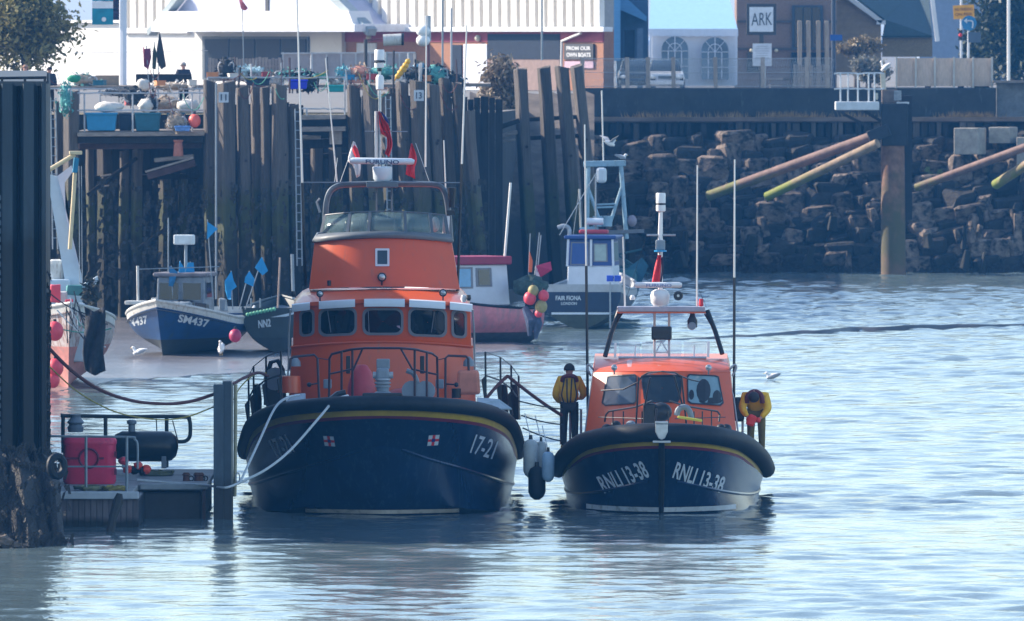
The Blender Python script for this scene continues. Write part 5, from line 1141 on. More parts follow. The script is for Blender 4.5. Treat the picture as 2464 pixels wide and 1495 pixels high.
# ================================================================== BUILDINGS
PSI = R(56); BDR = 600.0; XR = (900 - CX) * BDR / F
def FX(px, off=0.0, dr=BDR, psi=PSI, xr=None):
    xr = XR if xr is None else xr; k = (px - CX) / F; s_, c_ = math.sin(psi), math.cos(psi)
    d = (s_ * xr + c_ * dr - off) / (s_ * k + c_); return Vector((k * d, d, 0))
def FZ(py, dr=BDR): return CAMH - (py - HY) * dr / F
def fp(px, py, off=0.0):
    v = FX(px, off); v.z = FZ(py); return v
NRM = Vector((-math.sin(PSI), -math.cos(PSI), 0))
def fpoly(pts, off, thick, name, m_, parent, bev=0):
    return MB().prism([fp(x, y, off) for x, y in pts], -NRM * thick).build(name, m_, parent, bev=bev)
def fbox(x0, x1, y0, y1, off, thick, name, m_, parent, bev=0): return fpoly([(x0, y1), (x1, y1), (x1, y0), (x0, y0)], off, thick, name, m_, parent, bev)
T = thing('boathouse', 'white fish market hall with ribbed upper cladding and a brick shop front', 'building', fp(800, 215))
WW = mat('render_white', (0.70, 0.69, 0.68), .8, var=.05, scale=.8, dirt=((0.5, 0.48, 0.46), .1, 1.5)); LAV = mat('panel_lavender', (0.40, 0.42, 0.54), .6, var=.05)
BRK = mat('shop_brick', (0.30, 0.14, 0.075), .9, var=.25, scale=18, bump=.3); RBAND = mat('red_band', (0.26, 0.035, 0.055), .7, var=.15)
DKW = mat('shutter_dark', (0.022, 0.030, 0.045), .6, var=.15, spec=.1)
fbox(-200, 300, 52, 215, 0, .6, 'wall', WW, T); fbox(-200, 300, 48, 54, .3, .9, 'parapet_trim', WW, T)
fbox(300, 822, 70, 215, .25, .6, 'wall', WW, T); fbox(822, 1452, 72, 215, 0, .6, 'brick_wall', BRK, T)
fbox(822, 1450, 77, 101, .06, .1, 'red_fascia', RBAND, T)
fbox(290, 1452, -60, 72, 0, .6, 'upper_wall', mat('cladding_gap_shade', (0.30, 0.29, 0.28), .7, var=.1), T)  # backing sheet with the shadow of the rib gaps put into its grey
RIB = mat('cladding_rib', (0.68, 0.66, 0.62), .5, var=.06)
for px in [292 + k * 21 for k in range(7)] + [852 + k * 22.2 for k in range(27)]:
    fpoly([(px, 68), (px + 13, 68), (px + 12.5, -60), (px - .5, -60)], .30, .3, 'cladding_rib', RIB, T)
fbox(292, 450, 68, 80, .5, .5, 'eaves_trim', WW, T); fbox(850, 1452, 66, 77, .55, .55, 'gutter', mat('gutter_white', (.68, .68, .70), .5), T, bev=.03)
fpoly([(385, 72), (438, -2), (450, -60), (780, -60), (800, -2), (862, 72)], 2.2, 2.2, 'gable_front', LAV, T)
for a, b_, c_ in (((364, 80), (436, -10), 15), ((800, -14), (895, 78), 18)):
    MB().bar(fp(*a, 2.6), fp(*b_, 2.6), .5, c_ * .02).build('verge_board', mat('verge_grey', (.26, .31, .33), .6), T)
fbox(638, 646, -60, 28, 2.25, .06, 'gable_mullion', BLACKP, T)
fpoly([(366, 60), (850, 60), (838, 27), (388, 27)], 3.2, 1.2, 'canopy_roof', WW, T); fbox(364, 853, 58, 77, 3.5, 3.2, 'canopy_fascia', mat('fascia_white', (.66, .68, .74), .6), T, bev=.03)
w_ = fbox(486, 742, 88, 195, .33, .1, 'window', mat('window_frame_dark', (.06, .08, .1), .5), T)
for k in range(4): fbox(492 + k * 62, 550 + k * 62, 94, 190, .37, .05, 'pane', mat('shop_glass', (.02, .03, .045), .3, spec=.05), w_)
fbox(1115, 1171, 106, 215, .08, .1, 'door', mat('door_white', (.58, .62, .72), .6), T); fbox(1173, 1346, 82, 142, .1, .12, 'shutter', DKW, T); fbox(1173, 1346, 142, 215, .08, .1, 'stall_riser', mat('riser', (.22, .15, .13), .8), T)
fbox(858, 905, 104, 160, .05, .06, 'window', mat('poster_pale', (.55, .6, .68), .6), T); fbox(1085, 1110, 108, 185, .06, .08, 'door', DKW, T); fbox(905, 1000, 128, 200, .05, .06, 'panel', mat('panel_cream', (.5, .47, .45), .7), T)
for px in (888, 1150): MB().sphere(fp(px, 92, .12), .16, 10, 6).build('wall_lamp', mat('lamp_cream', (.55, .52, .42), .5), T, smooth=True)
MB().tube([fp(1397, 72, .5), fp(1397, 80, .4), fp(1352, 99, .15), fp(1350, 215, .15)], .07, 8).build('downpipe', WW, T, smooth=True)
sg = fbox(1357, 1427, 105, 142, .12, .1, 'shop_sign', mat('sign_black', (.02, .02, .025), .5), T)
SGT = mat('sign_letters', (.55, .57, .6), .6)
for tx, y0, y1 in (('FROM OUR', 111, 120), ('OWN BOATS', 126, 136)): text_flat(tx, fp(1363, y1, .15), fp(1421, y1, .15), fp(1363, y0, .15), SGT, sg, 'lettering', .03)
fbox(1357, 1427, 146, 162, .1, .06, 'lower_sign', mat('sign_pink', (.45, .3, .38), .6), T)
BLU = mat('house_blue', (.10, .27, .48), .7, var=.12, stretch=(.3, .3, 6), scale=4)
T = thing('blue_house', 'bright blue boarded house squeezed between shop and marquee', 'house', P(1500, 200, 622))
MB().box(P(1470, 60, 618) + Vector((0, 2, 0)), (.95, 4, 3.6)).build('side_wall', BLU, T); MB().box(P(1522, 80, 622) + Vector((0, 2, 0)), (1.6, 4, 5)).build('front_wall', mat('house_blue_dark', (.045, .10, .18), .7, var=.15), T)
MB().prism([P(1484, 20, 620.5), P(1556, 52, 620.5), P(1556, 40, 620.5), P(1490, -20, 620.5)], (0, 2, 0)).build('roof', BLU, T)
MB().box(P(1515, 130, 619.9), (.5, .1, 2.4)).build('door', DKW, T); MB().box(P(1540, 150, 619.7), (.3, .15, 3.4)).build('corner_board', mat('house_blue_grey', (.1, .16, .24), .7), T)
for k in range(16): MB().box(P(1462, 0 + k * 8.5, 616.0 - .05), (.7, .05, .165), Matrix.Rotation(.12, 3, 'X')).build('board', BLU, T)
# marquee
T = thing('marquee', 'white marquee with arched windows and a pitched roof coloured blue like skylit shade', 'marquee', P(1668, 205, 608))
TW_ = mat('marquee_wall', (.66, .69, .76), .7, var=.05); TR = mat('marquee_roof_shade', (.34, .56, .80), .6, var=.05)  # white roof canvas, its blue skylit shade put into the colour
MB().box(P(1670, 140, 610) + Vector((0, 2, 0)), (4.15, 4, 2.75)).build('wall', TW_, T)
MB().add([P(1562, 76, 609.7), P(1776, 76, 609.7), P(1755, -5, 613.5), P(1730, -60, 616), P(1575, -60, 616), P(1565, -5, 613.5)], [(0, 1, 2, 5), (5, 2, 3, 4)]).build('roof', TR, T, solid=.04)
vl = MB().grid([[P(1560 + k * 5.4, 70 - (k % 2) * .5, 609.55) for k in range(41)], [P(1560 + k * 5.4, 86 + 2.5 * abs(math.sin(k * .8)), 609.5) for k in range(41)]]); vl.build('valance', TW_, T, solid=.02)
def arch(x0, x1, y0, y1, d, parent, gl):
    cx, r = (x0 + x1) / 2, (x1 - x0) / 2; yc = y0 + r
    pts = [(x0, y1)] + [(cx - r * math.cos(a), yc - r * math.sin(a)) for a in [k / 12 * math.pi for k in range(13)]] + [(x1, y1)]
    wn = MB().add([P(x, y, d) for x, y in pts], [tuple(range(len(pts)))]).build('window', gl, parent, solid=.03)
    bars = [((cx, y0), (cx, y1)), ((x0, yc + 3), (x1, yc + 3)), ((cx - r * .5, yc + 3), (cx - r * .5, y1)), ((cx + r * .5, yc + 3), (cx + r * .5, y1)), ((x0, (yc + y1) / 2 + 5), (x1, (yc + y1) / 2 + 5)), ((cx, yc + 3), (cx - r * .7, yc - r * .7)), ((cx, yc + 3), (cx + r * .7, yc - r * .7))]
    for a, b_ in bars: MB().bar(P(*a, d - .04), P(*b_, d - .04), .045, .03).build('glazing_bar', TW_, wn)
    MB().tube([P(cx - r * .5 * math.cos(k / 8 * math.pi), yc - r * .5 * math.sin(k / 8 * math.pi), d - .04) for k in range(9)], .02, 5).build('glazing_bar', TW_, wn)
MG = mat('marquee_glass', (.10, .16, .22), .2, var=.3, scale=1)
arch(1592, 1656, 88, 190, 609.4, T, MG); arch(1688, 1753, 90, 192, 609.4, T, MG)
for x in (1566, 1772): MB().bar(P(x, 78, 609.3), P(x, 205, 609.3), .1).build('pole', TW_, T)
# pub
T = thing('pub', 'brown brick pub with dark upper windows behind its hanging sign', 'building', P(1890, 205, 618))
PB = mat('pub_brick', (.22, .145, .115), .9, var=.22, scale=14, bump=.3)
MB().box(P(1893, 60, 618) + Vector((0, 3, 0)), (5.0, 6, 7.2)).build('wall', PB, T)
for y in (52, 118): MB().box(P(1893, y, 617.92), (5.0, .12, .12)).build('string_course', mat('course_dark', (.09, .075, .07), .8), T)
w_ = MB().box(P(1943, 66, 617.9), (1.55, .12, 2.2)).build('window', mat('pub_window_frame', (.03, .045, .07), .5), T)
for k in range(3): MB().box(P(1922 + k * 21, 66, 617.8), (.38, .04, 2.0)).build('pane', GLASS, w_)
MB().box(P(1945, 160, 617.85), (1.7, .1, 1.4)).build('door', DKW, T); MB().box(P(1812, 150, 617.85), (.6, .1, 1.0)).build('window', GLASS, T)
for x in (1808, 1868): MB().sphere(P(x, 122, 617.7), .09, 8, 6).build('lamp', mat('lamp_warm', (.7, .6, .4), .4), T)
T = thing('pub_sign', 'framed white sign reading ARK on a post above a notice board', 'sign', P(1834, 210, 560))
dS = 560.0
fr_ = MB().box(P(1832, 47, dS), (1.35, .12, 1.42)).build('frame', mat('sign_frame', (.03, .03, .035), .5), T, bev=.02)
MB().box(P(1832, 47, dS - .08), (1.08, .03, 1.12)).build('board', mat('sign_face', (.62, .66, .72), .5), fr_)
text_flat('ARK', P(1808, 62, dS - .11), P(1858, 60, dS - .11), P(1808, 32, dS - .11), mat('sign_ink', (.05, .07, .09), .6), fr_, 'lettering', .0)
MB().box(P(1832, 140, dS + .05), (.2, .12, 3.0)).build('post', mat('sign_post_dark', (.05, .05, .05), .7), T)
nb_ = MB().box(P(1834, 132, dS - .08), (.86, .06, 1.02)).build('notice_board', mat('notice_white', (.55, .58, .64), .6), T)
for k in range(7): MB().box(P(1834, 112 + k * 5.5, dS - .115), (.5 + .2 * ((k * 7) % 3) / 3, .008, .022)).build('print_line', mat('print_grey', (.3, .33, .38), .7), nb_)
MB().bar(P(1838, 160, dS), P(1838, 212, dS), .16).build('board_post', mat('post_pale', (.5, .52, .55), .7), T)
# weatherboarded house
T = thing('boarded_house', 'tan weatherboarded house with white bargeboard and dark slate roof', 'house', P(2110, 200, 624))
TB = mat('weatherboard_tan', (.34, .24, .15), .85, var=.15, rnd=.12)
for k in range(19):
    yb = -30 + k * 8; xr_ = 2040 + max(0, (yb + 4)) * 1.5; xr_ = min(xr_, 2118) if yb < 50 else 2118
    if yb < -2: xr_ = 2042
    MB().box(P((1985 + xr_) / 2, yb, 624), ((xr_ - 1985) * .02097, .06, .185), Matrix.Rotation(.15, 3, 'X')).build('weatherboard', TB, T)
MB().prism([P(1985, 180, 624.1), P(2120, 180, 624.1), P(2120, 52, 624.1), P(2035, -6, 624.1), P(1985, -40, 624.1)], (0, 6, 0)).build('wall', TB, T)
MB().bar(P(2030, -14, 623.7), P(2122, 53, 623.7), .3, .22).build('bargeboard', WW, T); MB().box(P(2120, 54, 623.7), (.45, .3, .22)).build('kneeler', WW, T)
SL = mat('slate', (.035, .06, .065), .6, var=.2, stretch=(1, 1, 3), scale=6)
MB().add([P(2045, -14, 624.2), P(2130, 50, 624.2), P(2124, 88, 624.0), P(2242, 88, 624.0), P(2235, 2, 628), P(2200, -30, 630)], [(0, 1, 2, 3, 4, 5)]).build('roof', SL, T, solid=.1)
MB().box(P(2183, 112, 625), (2.5, 1.2, 1.05)).build('side_wall', mat('yellow_brick', (.27, .19, .10), .9, var=.2, scale=14), T)
MB().box(P(2183, 88.5, 624.2), (2.6, .3, .1)).build('gutter', mat('gutter_grey', (.2, .24, .26), .6), T)
# far grey building and garden wall
T = thing('grey_building', 'plain blue-grey building with a white downpipe behind the road signs', 'building', P(2300, 190, 660))
MB().box(P(2330, 60, 660) + Vector((0, 3, 0)), (5.2, 6, 6)).build('wall', mat('far_grey', (.20, .26, .36), .8, var=.1), T); MB().bar(P(2240, -30, 655), P(2256, 100, 655), .22).build('downpipe', WW, T)
# ================================================================== FISHING BOATS
def fhull(T, L_, B, zb, zm, zs, hm, bottom, band=None, bandh=.18, rake=.7, tr=.8, zwl=.28, draft=.1, full=2.2, rail_m=None):
    ns, rows_v = 22, 9
    M = Matrix.Translation(T.location) @ Matrix.Rotation(T.rotation_euler.z, 4, 'Z')
    def b_at(t):
        f = (1 - (1 - min(t / .5, 1)) ** full) ** .9
        if t > .5: f = lerp(1, tr, ((t - .5) / .5) ** 1.6)
        return B / 2 * f
    def z_at(t): return lerp(zb, zm, min(1, t / .55)) if t < .55 and False else (zb * (1 - t) * (1 - 2 * t) + 4 * zm * t * (1 - t) + zs * t * (2 * t - 1))
    def pt(t, v, s):
        z1 = z_at(t); q_ = lerp(1.15, 3.2, min(1, t * 1.6)); z = lerp(-draft, z1, v); b = b_at(t) * (1 - (1 - v) ** q_)
        y = t * L_ - rake * v * (1 - t) ** 4 + (1 - v) * rake * .5 * (1 - t) ** 4
        return Vector((s * b, y, z))
    def strip(z_lo, z_hi, name, m_):
        # a band of planking between two height rules (functions of t)
        mb = MB()
        for s in (-1, 1):
            rows = []
            for i in range(ns + 1):
                t = i / ns; z1 = z_at(t); r = []
                for k in range(6):
                    z = lerp(z_lo(t), z_hi(t), k / 5); v = max(0, min(1, (z + draft) / (z1 + draft))); r.append(pt(t, v, s))
                rows.append(r)
            mb.grid(rows)
        rows = []
        for k in range(6):      # transom
            z = lerp(z_lo(1), z_hi(1), k / 5); v = max(0, min(1, (z + draft) / (z_at(1) + draft))); rows.append([pt(1, v, -1), pt(1, v, 1)])
        mb.grid(rows)
        o = mb.build(name, m_, T, smooth=True, local=True); return o, mb
    strip(lambda t: -draft, lambda t: zwl, 'bottom', bottom)
    hi = (lambda t: z_at(t) - bandh) if band else z_at
    o, mb = strip(lambda t: zwl, hi, 'hull', hm)
    if band: strip(hi, z_at, 'bulwark', band)
    dk = MB().grid([[pt(i / ns, 1, -1) - Vector((0, 0, .25)), pt(i / ns, 1, 1) - Vector((0, 0, .25))] for i in range(ns + 1)]); dk.build('deck', GREYPAINT, T, local=True)
    rl = [pt(i / ns, 1, -1) for i in range(ns, -1, -1)] + [pt(i / ns, 1, 1) for i in range(1, ns + 1)]
    MB().tube(rl, .045, 6).build('gunwale', rail_m or band or hm, T, smooth=True, local=True)
    w = MB(); w.v = [tuple(M @ Vector(v)) for v in mb.v]; w.f = mb.f
    return bvh_of(w), M.inverted(), M, pt
def fdecal(T, bv, Mi, s, bl, br, tl, m_, bold=.01):
    v, f = text_verts(s, bold); mb = MB()
    mb.add([Mi @ proj(bv, bl[0] + (br[0] - bl[0]) * a + (tl[0] - bl[0]) * c, bl[1] + (br[1] - bl[1]) * a + (tl[1] - bl[1]) * c, .02) for a, c in v], f); mb.build('lettering', m_, T, fixn=False, local=True)
def cabin(T, x0, x1, y0, y1, z0, z1, m_, roof_m, wins, roof=.12, over=.12, taper=.94, name='wheelhouse'):
    c = Vector(((x0 + x1) / 2, (y0 + y1) / 2, (z0 + z1) / 2)); o = MB().box(c, (x1 - x0, y1 - y0, z1 - z0), top=taper).build(name, m_, T, bev=.04, local=True)
    MB().box((c.x, c.y, z1 + roof / 2), ((x1 - x0) * taper + over * 2, (y1 - y0) * taper + over * 2, roof)).build('roof', roof_m, T, bev=.04, local=True)
    for face, a0, a1, b0_, b1, g in wins:          # face 'f' front(-y), 'b' back, 'l', 'r'; fractions along face and height
        def on(a, h, off):
            k = lerp(1, taper, h); z = lerp(z0, z1, h); hx = (x1 - x0) / 2 * k; hy = (y1 - y0) / 2 * k
            if face == 'f': return Vector((c.x - hx + 2 * hx * a, c.y - hy - off, z))
            if face == 'b': return Vector((c.x + hx - 2 * hx * a, c.y + hy + off, z))
            if face == 'l': return Vector((c.x - hx - off, c.y + hy - 2 * hy * a, z))
            return Vector((c.x + hx + off, c.y - hy + 2 * hy * a, z))
        w_ = MB().add([on(a0 - .03, b0_ - .04, .012), on(a1 + .03, b0_ - .04, .012), on(a1 + .03, b1 + .04, .012), on(a0 - .03, b1 + .04, .012)], [(0, 1, 2, 3)]).build('window', GREY if g is not None else m_, T, local=True, solid=.02)
        MB().add([on(a0, b0_, .03), on(a1, b0_, .03), on(a1, b1, .03), on(a0, b1, .03)], [(0, 1, 2, 3)]).build('pane', g or GLASS, w_, local=True, solid=.01)
    return o
def mast_(T, pts, r, m_, name='mast'): return MB().tube(pts, r, 7).build(name, m_, T, smooth=True, local=True)
ANTI = mat('antifoul_dark', (.020, .028, .032), .7, var=.3); FNAVY = mat('fishing_navy', (.006, .045, .14), .45, var=.2, scale=2, dirt=((.03, .05, .07), .25, 3))
CREAM = mat('old_white', (.52, .52, .50), .6, var=.12, scale=3, dirt=((.25, .2, .16), .3, 4, (3, 3, .6)))
RUSTW = mat('rust_streaked_white', (.50, .46, .46), .6, var=.15, scale=2, dirt=((.26, .13, .10), .62, 4, (4, 4, .35)))
PINKB = mat('faded_pink_bottom', (.42, .16, .14), .7, var=.25, scale=3, dirt=((.2, .14, .13), .35, 4, (3, 3, .5)))
FLB = mat('dan_flag_blue', (.012, .24, .52), .7, var=.12)
# --- SM437
T = thing('fishing_boat', 'small navy fishing boat lettered SM437 with white bulwark on the mud', 'fishing boat', P(386, 857, 369)); T.location.z = .12; T.rotation_euler.z = -.16
T.rotation_euler.z = .0; rz = .17; T.rotation_euler.z = -rz * -1
T.rotation_euler.z = -.17
bv, Mi, M, pt = fhull(T, 8, 3.25, 1.62, 1.02, 1.25, FNAVY, ANTI, CREAM, .2, full=2.6, zwl=.42)
fdecal(T, bv, Mi, 'SM437', (427, 775), (500, 789), (432, 756), LETTER, .03); fdecal(T, bv, Mi, 'SM437', (303, 790), (356, 779), (300, 770), LETTER, .03)
cabin(T, -.75, .75, 3.0, 4.6, 1.0, 2.25, mat('cabin_grey', (.17, .20, .24), .6, var=.25, dirt=((.1, .11, .12), .4, 3)), mat('cabin_roof_grey', (.16, .15, .17), .7, var=.3), [('f', .06, .46, .45, .85, None), ('f', .56, .94, .45, .85, None), ('r', .2, .8, .5, .85, None)])
mast_(T, [(0, 3.9, 2.3), (0, 3.9, 3.2)], .05, GREYPAINT); MB().box((-.05, 3.9, 3.35), (.62, .3, .3)).build('radar_box', mat('radar_white', (.6, .66, .68), .5), T, bev=.04, local=True)
mast_(T, [(-.6, 4.2, 1.2), (-.6, 4.2, 4.0)], .02, GREYPAINT); mast_(T, [(-1.0, 1.6, 1.3), (-1.02, 1.6, 2.6)], .04, CREAM, 'post'); MB().tube([(-1.0, 1.6, 2.5), (1.1, 3.5, 2.55)], .015, 5).build('rail', GREYPAINT, T, local=True)
MB().box((-1.05, 1.5, 1.5), (.6, .5, .12)).build('hatch', CREAM, T, bev=.03, local=True)
for k in range(20):
    x, y = random.uniform(-1.1, 1.1), random.uniform(1.2, 6.5); MB().box((x, y, 1.35), (random.uniform(.2, .5), .4, random.uniform(.2, .5)), jit=.04).build('gear_box', random.choice((GREYPAINT, CREAM, BLACKP)), T, bev=.03, local=True)
# --- NN2 (stern towards the camera)
T = thing('fishing_boat', 'dark green-black fishing boat numbered NN2 showing its stern', 'fishing boat', P(668, 855, 373.5)); T.location.z = .12; T.rotation_euler.z = math.pi
T.location.y += 6.2
bv, Mi, M, pt = fhull(T, 6.2, 2.15, 1.5, 1.15, 1.28, mat('green_black', (.018, .032, .036), .5, var=.2), ANTI, None, full=2.4, tr=.98, zwl=.38)
fdecal(T, bv, Mi, 'NN2', (622, 790), (652, 786), (621, 771), LETTER, .03)
MB().add([Mi @ proj(bv, x, y, .03) for x, y in ((651, 764), (689, 762), (690, 826), (651, 829))], [(0, 1, 2, 3)]).build('transom_patch', mat('patch_white', (.55, .62, .68), .6, var=.08), T, local=True, fixn=False)
for k in range(9): MB().sphere(Mi @ P(596 + k * 8, 757 - k * 1.6, 373.3), .06, 7, 5).build('net_float', mat('float_green', (.15, .45, .28), .6), T, local=True)
for x in (604, 626): MB().tube([Mi @ P(x, 760, 373.6), Mi @ P(x, 718, 373.6)], .03, 6).build('gallows_post', GREYPAINT, T, local=True)
MB().tube([Mi @ P(600, 748, 373.6), Mi @ P(630, 746, 373.6)], .04, 6).build('gallows_bar', VISOR, T, local=True)
mast_(T, [Mi @ P(668, 750, 374.5), Mi @ P(674, 620, 374.5)], .03, mat('mast_brown', (.35, .25, .2), .6)); mast_(T, [Mi @ P(706, 720, 375), Mi @ P(703, 612, 375)], .05, GREYPAINT)
# --- red boat
T = thing('fishing_boat', 'faded red fishing boat with white wheelhouse and crimson roof', 'fishing boat', P(1135, 822, 386)); T.location.z = .05; T.rotation_euler.z = R(-62)
RH = mat('faded_red_hull', (.66, .23, .26), .5, var=.2, scale=2, dirt=((.40, .22, .24), .45, 2.2, (2, 2, .7)))
RW = mat('cabin_white', (.60, .64, .70), .5, var=.06); CRM = mat('crimson_roof', (.30, .02, .06), .55, var=.12)
T.location = P(1055, 822, 386.5); T.location.z = .05
T.location.x = P(1292, 0, 388).x - 6.0 * math.sin(R(62)) ; T.location.y = 386.2 - 1.2
bv, Mi, M, pt = fhull(T, 5.65, 2.5, 1.85, 1.25, 1.05, RH, mat('red_boat_bottom', (.10, .09, .10), .7, var=.3), None, tr=.92, zwl=.3, rail_m=BLACKP)
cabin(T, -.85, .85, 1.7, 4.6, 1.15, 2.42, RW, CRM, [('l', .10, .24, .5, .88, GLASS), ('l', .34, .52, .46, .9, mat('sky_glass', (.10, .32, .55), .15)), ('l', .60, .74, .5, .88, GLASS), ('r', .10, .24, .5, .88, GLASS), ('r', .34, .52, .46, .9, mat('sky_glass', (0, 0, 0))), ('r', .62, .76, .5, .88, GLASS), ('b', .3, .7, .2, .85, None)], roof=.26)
MB().sphere((0, 2.2, 2.95), (.32, .34, .26)).build('radar_dome', MAST, T, smooth=True, local=True)
mast_(T, [Mi @ P(1213, 640, 386.5), Mi @ P(1229, 440, 386.5)], .04, WHIP)
# --- dark blue boat with blue wheelhouse
T = thing('fishing_boat', 'navy fishing boat showing a named transom with blue and white wheelhouse', 'fishing boat', P(1395, 792, 405)); T.location.z = .05; T.rotation_euler.z = math.pi - .12
T.location.y += 7.4; T.location.x += .9
bv, Mi, M, pt = fhull(T, 7.4, 2.85, 1.75, 1.25, 1.42, mat('transom_navy', (.004, .02, .055), .45, var=.2), mat('weed_bottom', (.05, .06, .045), .8, var=.3), mat('bulwark_grey', (.38, .40, .42), .6, var=.12), .25, tr=.95, zwl=.42)
fdecal(T, bv, Mi, 'FAIR FIONA', (1337, 723), (1398, 723), (1337, 712), LETTER, .03); fdecal(T, bv, Mi, 'LONDON', (1350, 734), (1388, 734), (1350, 727), LETTER, .02)
xs1 = []
for k in range(40):
    pr = []
    for y in (752, 757):
        dr_ = (P(1312 + k * 5, y, 100) - EYE).normalized(); h_ = bv.ray_cast(EYE, dr_)[0]; pr.append(h_)
    if all(p is not None and p.y < 406.5 for p in pr): xs1.append([Mi @ (p + Vector((0, -.03, 0))) for p in pr])
MB().grid(xs1).build('waterline_stripe', VISOR, T, local=True, fixn=False)
BW = mat('wheelhouse_blue', (.015, .055, .22), .45, var=.12); GW = mat('pale_green_glass', (.30, .38, .36), .2)
cabin(T, -.75, .78, 2.4, 4.4, 1.2, 1.95, RW, RW, [], roof=.02, over=0, taper=.98, name='wheelhouse_base')
cabin(T, -.74, .76, 2.42, 4.38, 1.96, 2.85, BW, BW, [('b', .08, .45, .08, .85, mat('deep_blue_pane', (.01, .06, .25), .3)), ('b', .60, .86, .2, .8, GW), ('l', .2, .8, .2, .85, GW)], roof=.12, over=.16)
for x in (-.78, -.02, .8): MB().bar((x * .97, 4.42, 1.95), (x * .93, 4.38, 2.84), .07).build('corner_trim', RW, T, local=True)
MB().box((.0, 3.4, 3.08), (.95, .5, .14)).build('life_raft', mat('raft_red', (.5, .05, .07), .6), T, bev=.05, local=True)
MB().tube(spline([(.75, 3.9, 2.9), (.78, 3.9, 3.2), (.95, 3.9, 3.28), (1.15, 3.9, 3.22)], 10), .07, 8).build('exhaust_pipe', STEEL, T, smooth=True, local=True)
MB().tube([(-.3, 3.3, 3.42), (.25, 3.3, 3.42)], .12, 10).build('lamp_drum', VISOR, T, smooth=True, local=True); mast_(T, [(-.05, 3.3, 3.1), (-.05, 3.3, 5.0)], .03, GREYPAINT); mast_(T, [(-.05, 3.3, 5.0), (.9, 5.5, 3.0)], .015, GREYPAINT, 'stay')
for x in (-1.05, -.8): MB().box((x - .1, 6.6, 1.6), (.22, .2, .2)).build('crate', mat('crate_blue', (.01, .06, .45), .5), T, bev=.02, local=True)
MB().box((-1.0, 7.5, .75), (.05, .06, 1.5)).build('rudder_post', STEEL, T, local=True)
# --- boat with gantry behind it
T = thing('fishing_boat', 'teal fishing boat with a tall pale blue stern gantry behind the navy boat', 'fishing boat', P(1480, 780, 416)); T.location.z = .05; T.rotation_euler.z = math.pi - .05; T.location.y += 6
TEAL = mat('hull_teal', (.02, .075, .095), .55, var=.25, dirt=((.05, .08, .09), .3, 3)); GB = mat('gantry_blue', (.26, .40, .50), .5, var=.18, dirt=((.2, .14, .1), .15, 6))
bv, Mi, M, pt = fhull(T, 6.5, 2.1, 2.0, 1.5, 1.7, TEAL, ANTI, mat('teal_band', (.03, .14, .18), .6), .4, tr=.95)
gq = lambda x, y, o=0: Mi @ P(x, y, 416.5 + o)
MB().bar(gq(1404, 395), gq(1506, 393), .22, .2).build('gantry_head', GB, T, bev=.03, local=True)
for a, b_, r in (((1416, 398), (1412, 560), .07), ((1494, 398), (1508, 575), .075), ((1414, 450), (1448, 545), .055), ((1496, 450), (1466, 545), .055)): MB().tube([gq(*a), gq(*b_)], r, 8).build('gantry_leg', GB, T, smooth=True, local=True)
for y in (493, 500): MB().tube([gq(1430, y), gq(1480, y - 2)], .035, 6).build('gantry_bar', GB, T, local=True)
MB().box(gq(1447, 422, -.2), (.36, .2, .52)).build('fish_lamp', VISOR, T, bev=.1, local=True)
for x in (1439, 1461): MB().tube([gq(x, 520), gq(x, 545)], .17, 12).build('winch_drum', GB, T, smooth=True, local=True)
MB().tube([gq(1395, 553), gq(1440, 550)], .08, 8).build('boom', GB, T, local=True); MB().bar(gq(1440, 560), gq(1550, 556), .2, .12).build('shelter_roof', mat('shelter_grey', (.15, .16, .18), .7), T, local=True)
MB().box(gq(1460, 600, .4), (1.2, .8, 1.1)).build('shelter', mat('shelter_grey', (0, 0, 0)), T, bev=.03, local=True); MB().box(gq(1450, 598, -.1), (.4, .1, .5)).build('door', BLACKP, T, local=True)
MB().sphere(gq(1521, 532), (.16, .16, .2)).build('float', mat('float_lilac', (.25, .22, .27), .6), T, smooth=True, local=True)
MB().add([gq(1490, 660), gq(1545, 620), gq(1560, 640), gq(1535, 700), gq(1495, 700)], [(0, 1, 2, 3, 4)]).build('tarpaulin', mat('tarp_teal', (.01, .09, .15), .6, var=.3, bump=.5), T, local=True, solid=.1)
for a, b_ in (((1430, 625), (1545, 600)), ((1440, 650), (1520, 640)), ((1480, 610), (1560, 660))): MB().tube([gq(*a), gq(*b_)], .04, 6).build('rail', TEAL, T, local=True)
for a, b_ in (((1452, 390), (1448, 218)),): mast_(T, [gq(*a), gq(*b_)], .025, WHIP)
mast_(T, [gq(1398, 560), gq(1394, 455)], .035, CREAM); mast_(T, [gq(1394, 455), gq(1375, 600)], .012, GREYPAINT, 'stay')
# --- white trawler by the quay
NETT_ = mat('gear_teal', (.08, .25, .25), .8)
T = thing('trawler', 'rust-streaked white trawler with leaning white mast beside the sheet-pile quay', 'trawler', P(165, 934, 337)); T.location.z = .0; T.rotation_euler.z = .10
bv, Mi, M, pt = fhull(T, 10, 3.1, 2.35, 1.75, 1.9, RUSTW, PINKB, CREAM, .22, full=2.8, zwl=1.15, rake=.4)
tq = lambda x, y, o=0: Mi @ P(x, y, 337 + o)
WBL = mat('trawler_white_shade', (.48, .58, .66), .5, var=.06); WLIL = mat('mast_face', (.62, .62, .72), .5, var=.05)  # white paint: blue shade put into one colour, lit face into the other
m1 = MB().add([tq(x, y, o) for o in (2.6, 3.0) for x, y in ((112, 418), (138, 424), (196, 660), (200, 745), (168, 745))], [(0, 1, 2, 3, 4), (9, 8, 7, 6, 5)] + [(i, (i + 1) % 5, 5 + (i + 1) % 5, 5 + i) for i in range(5)]); m1.build('mast', WBL, T, local=True)
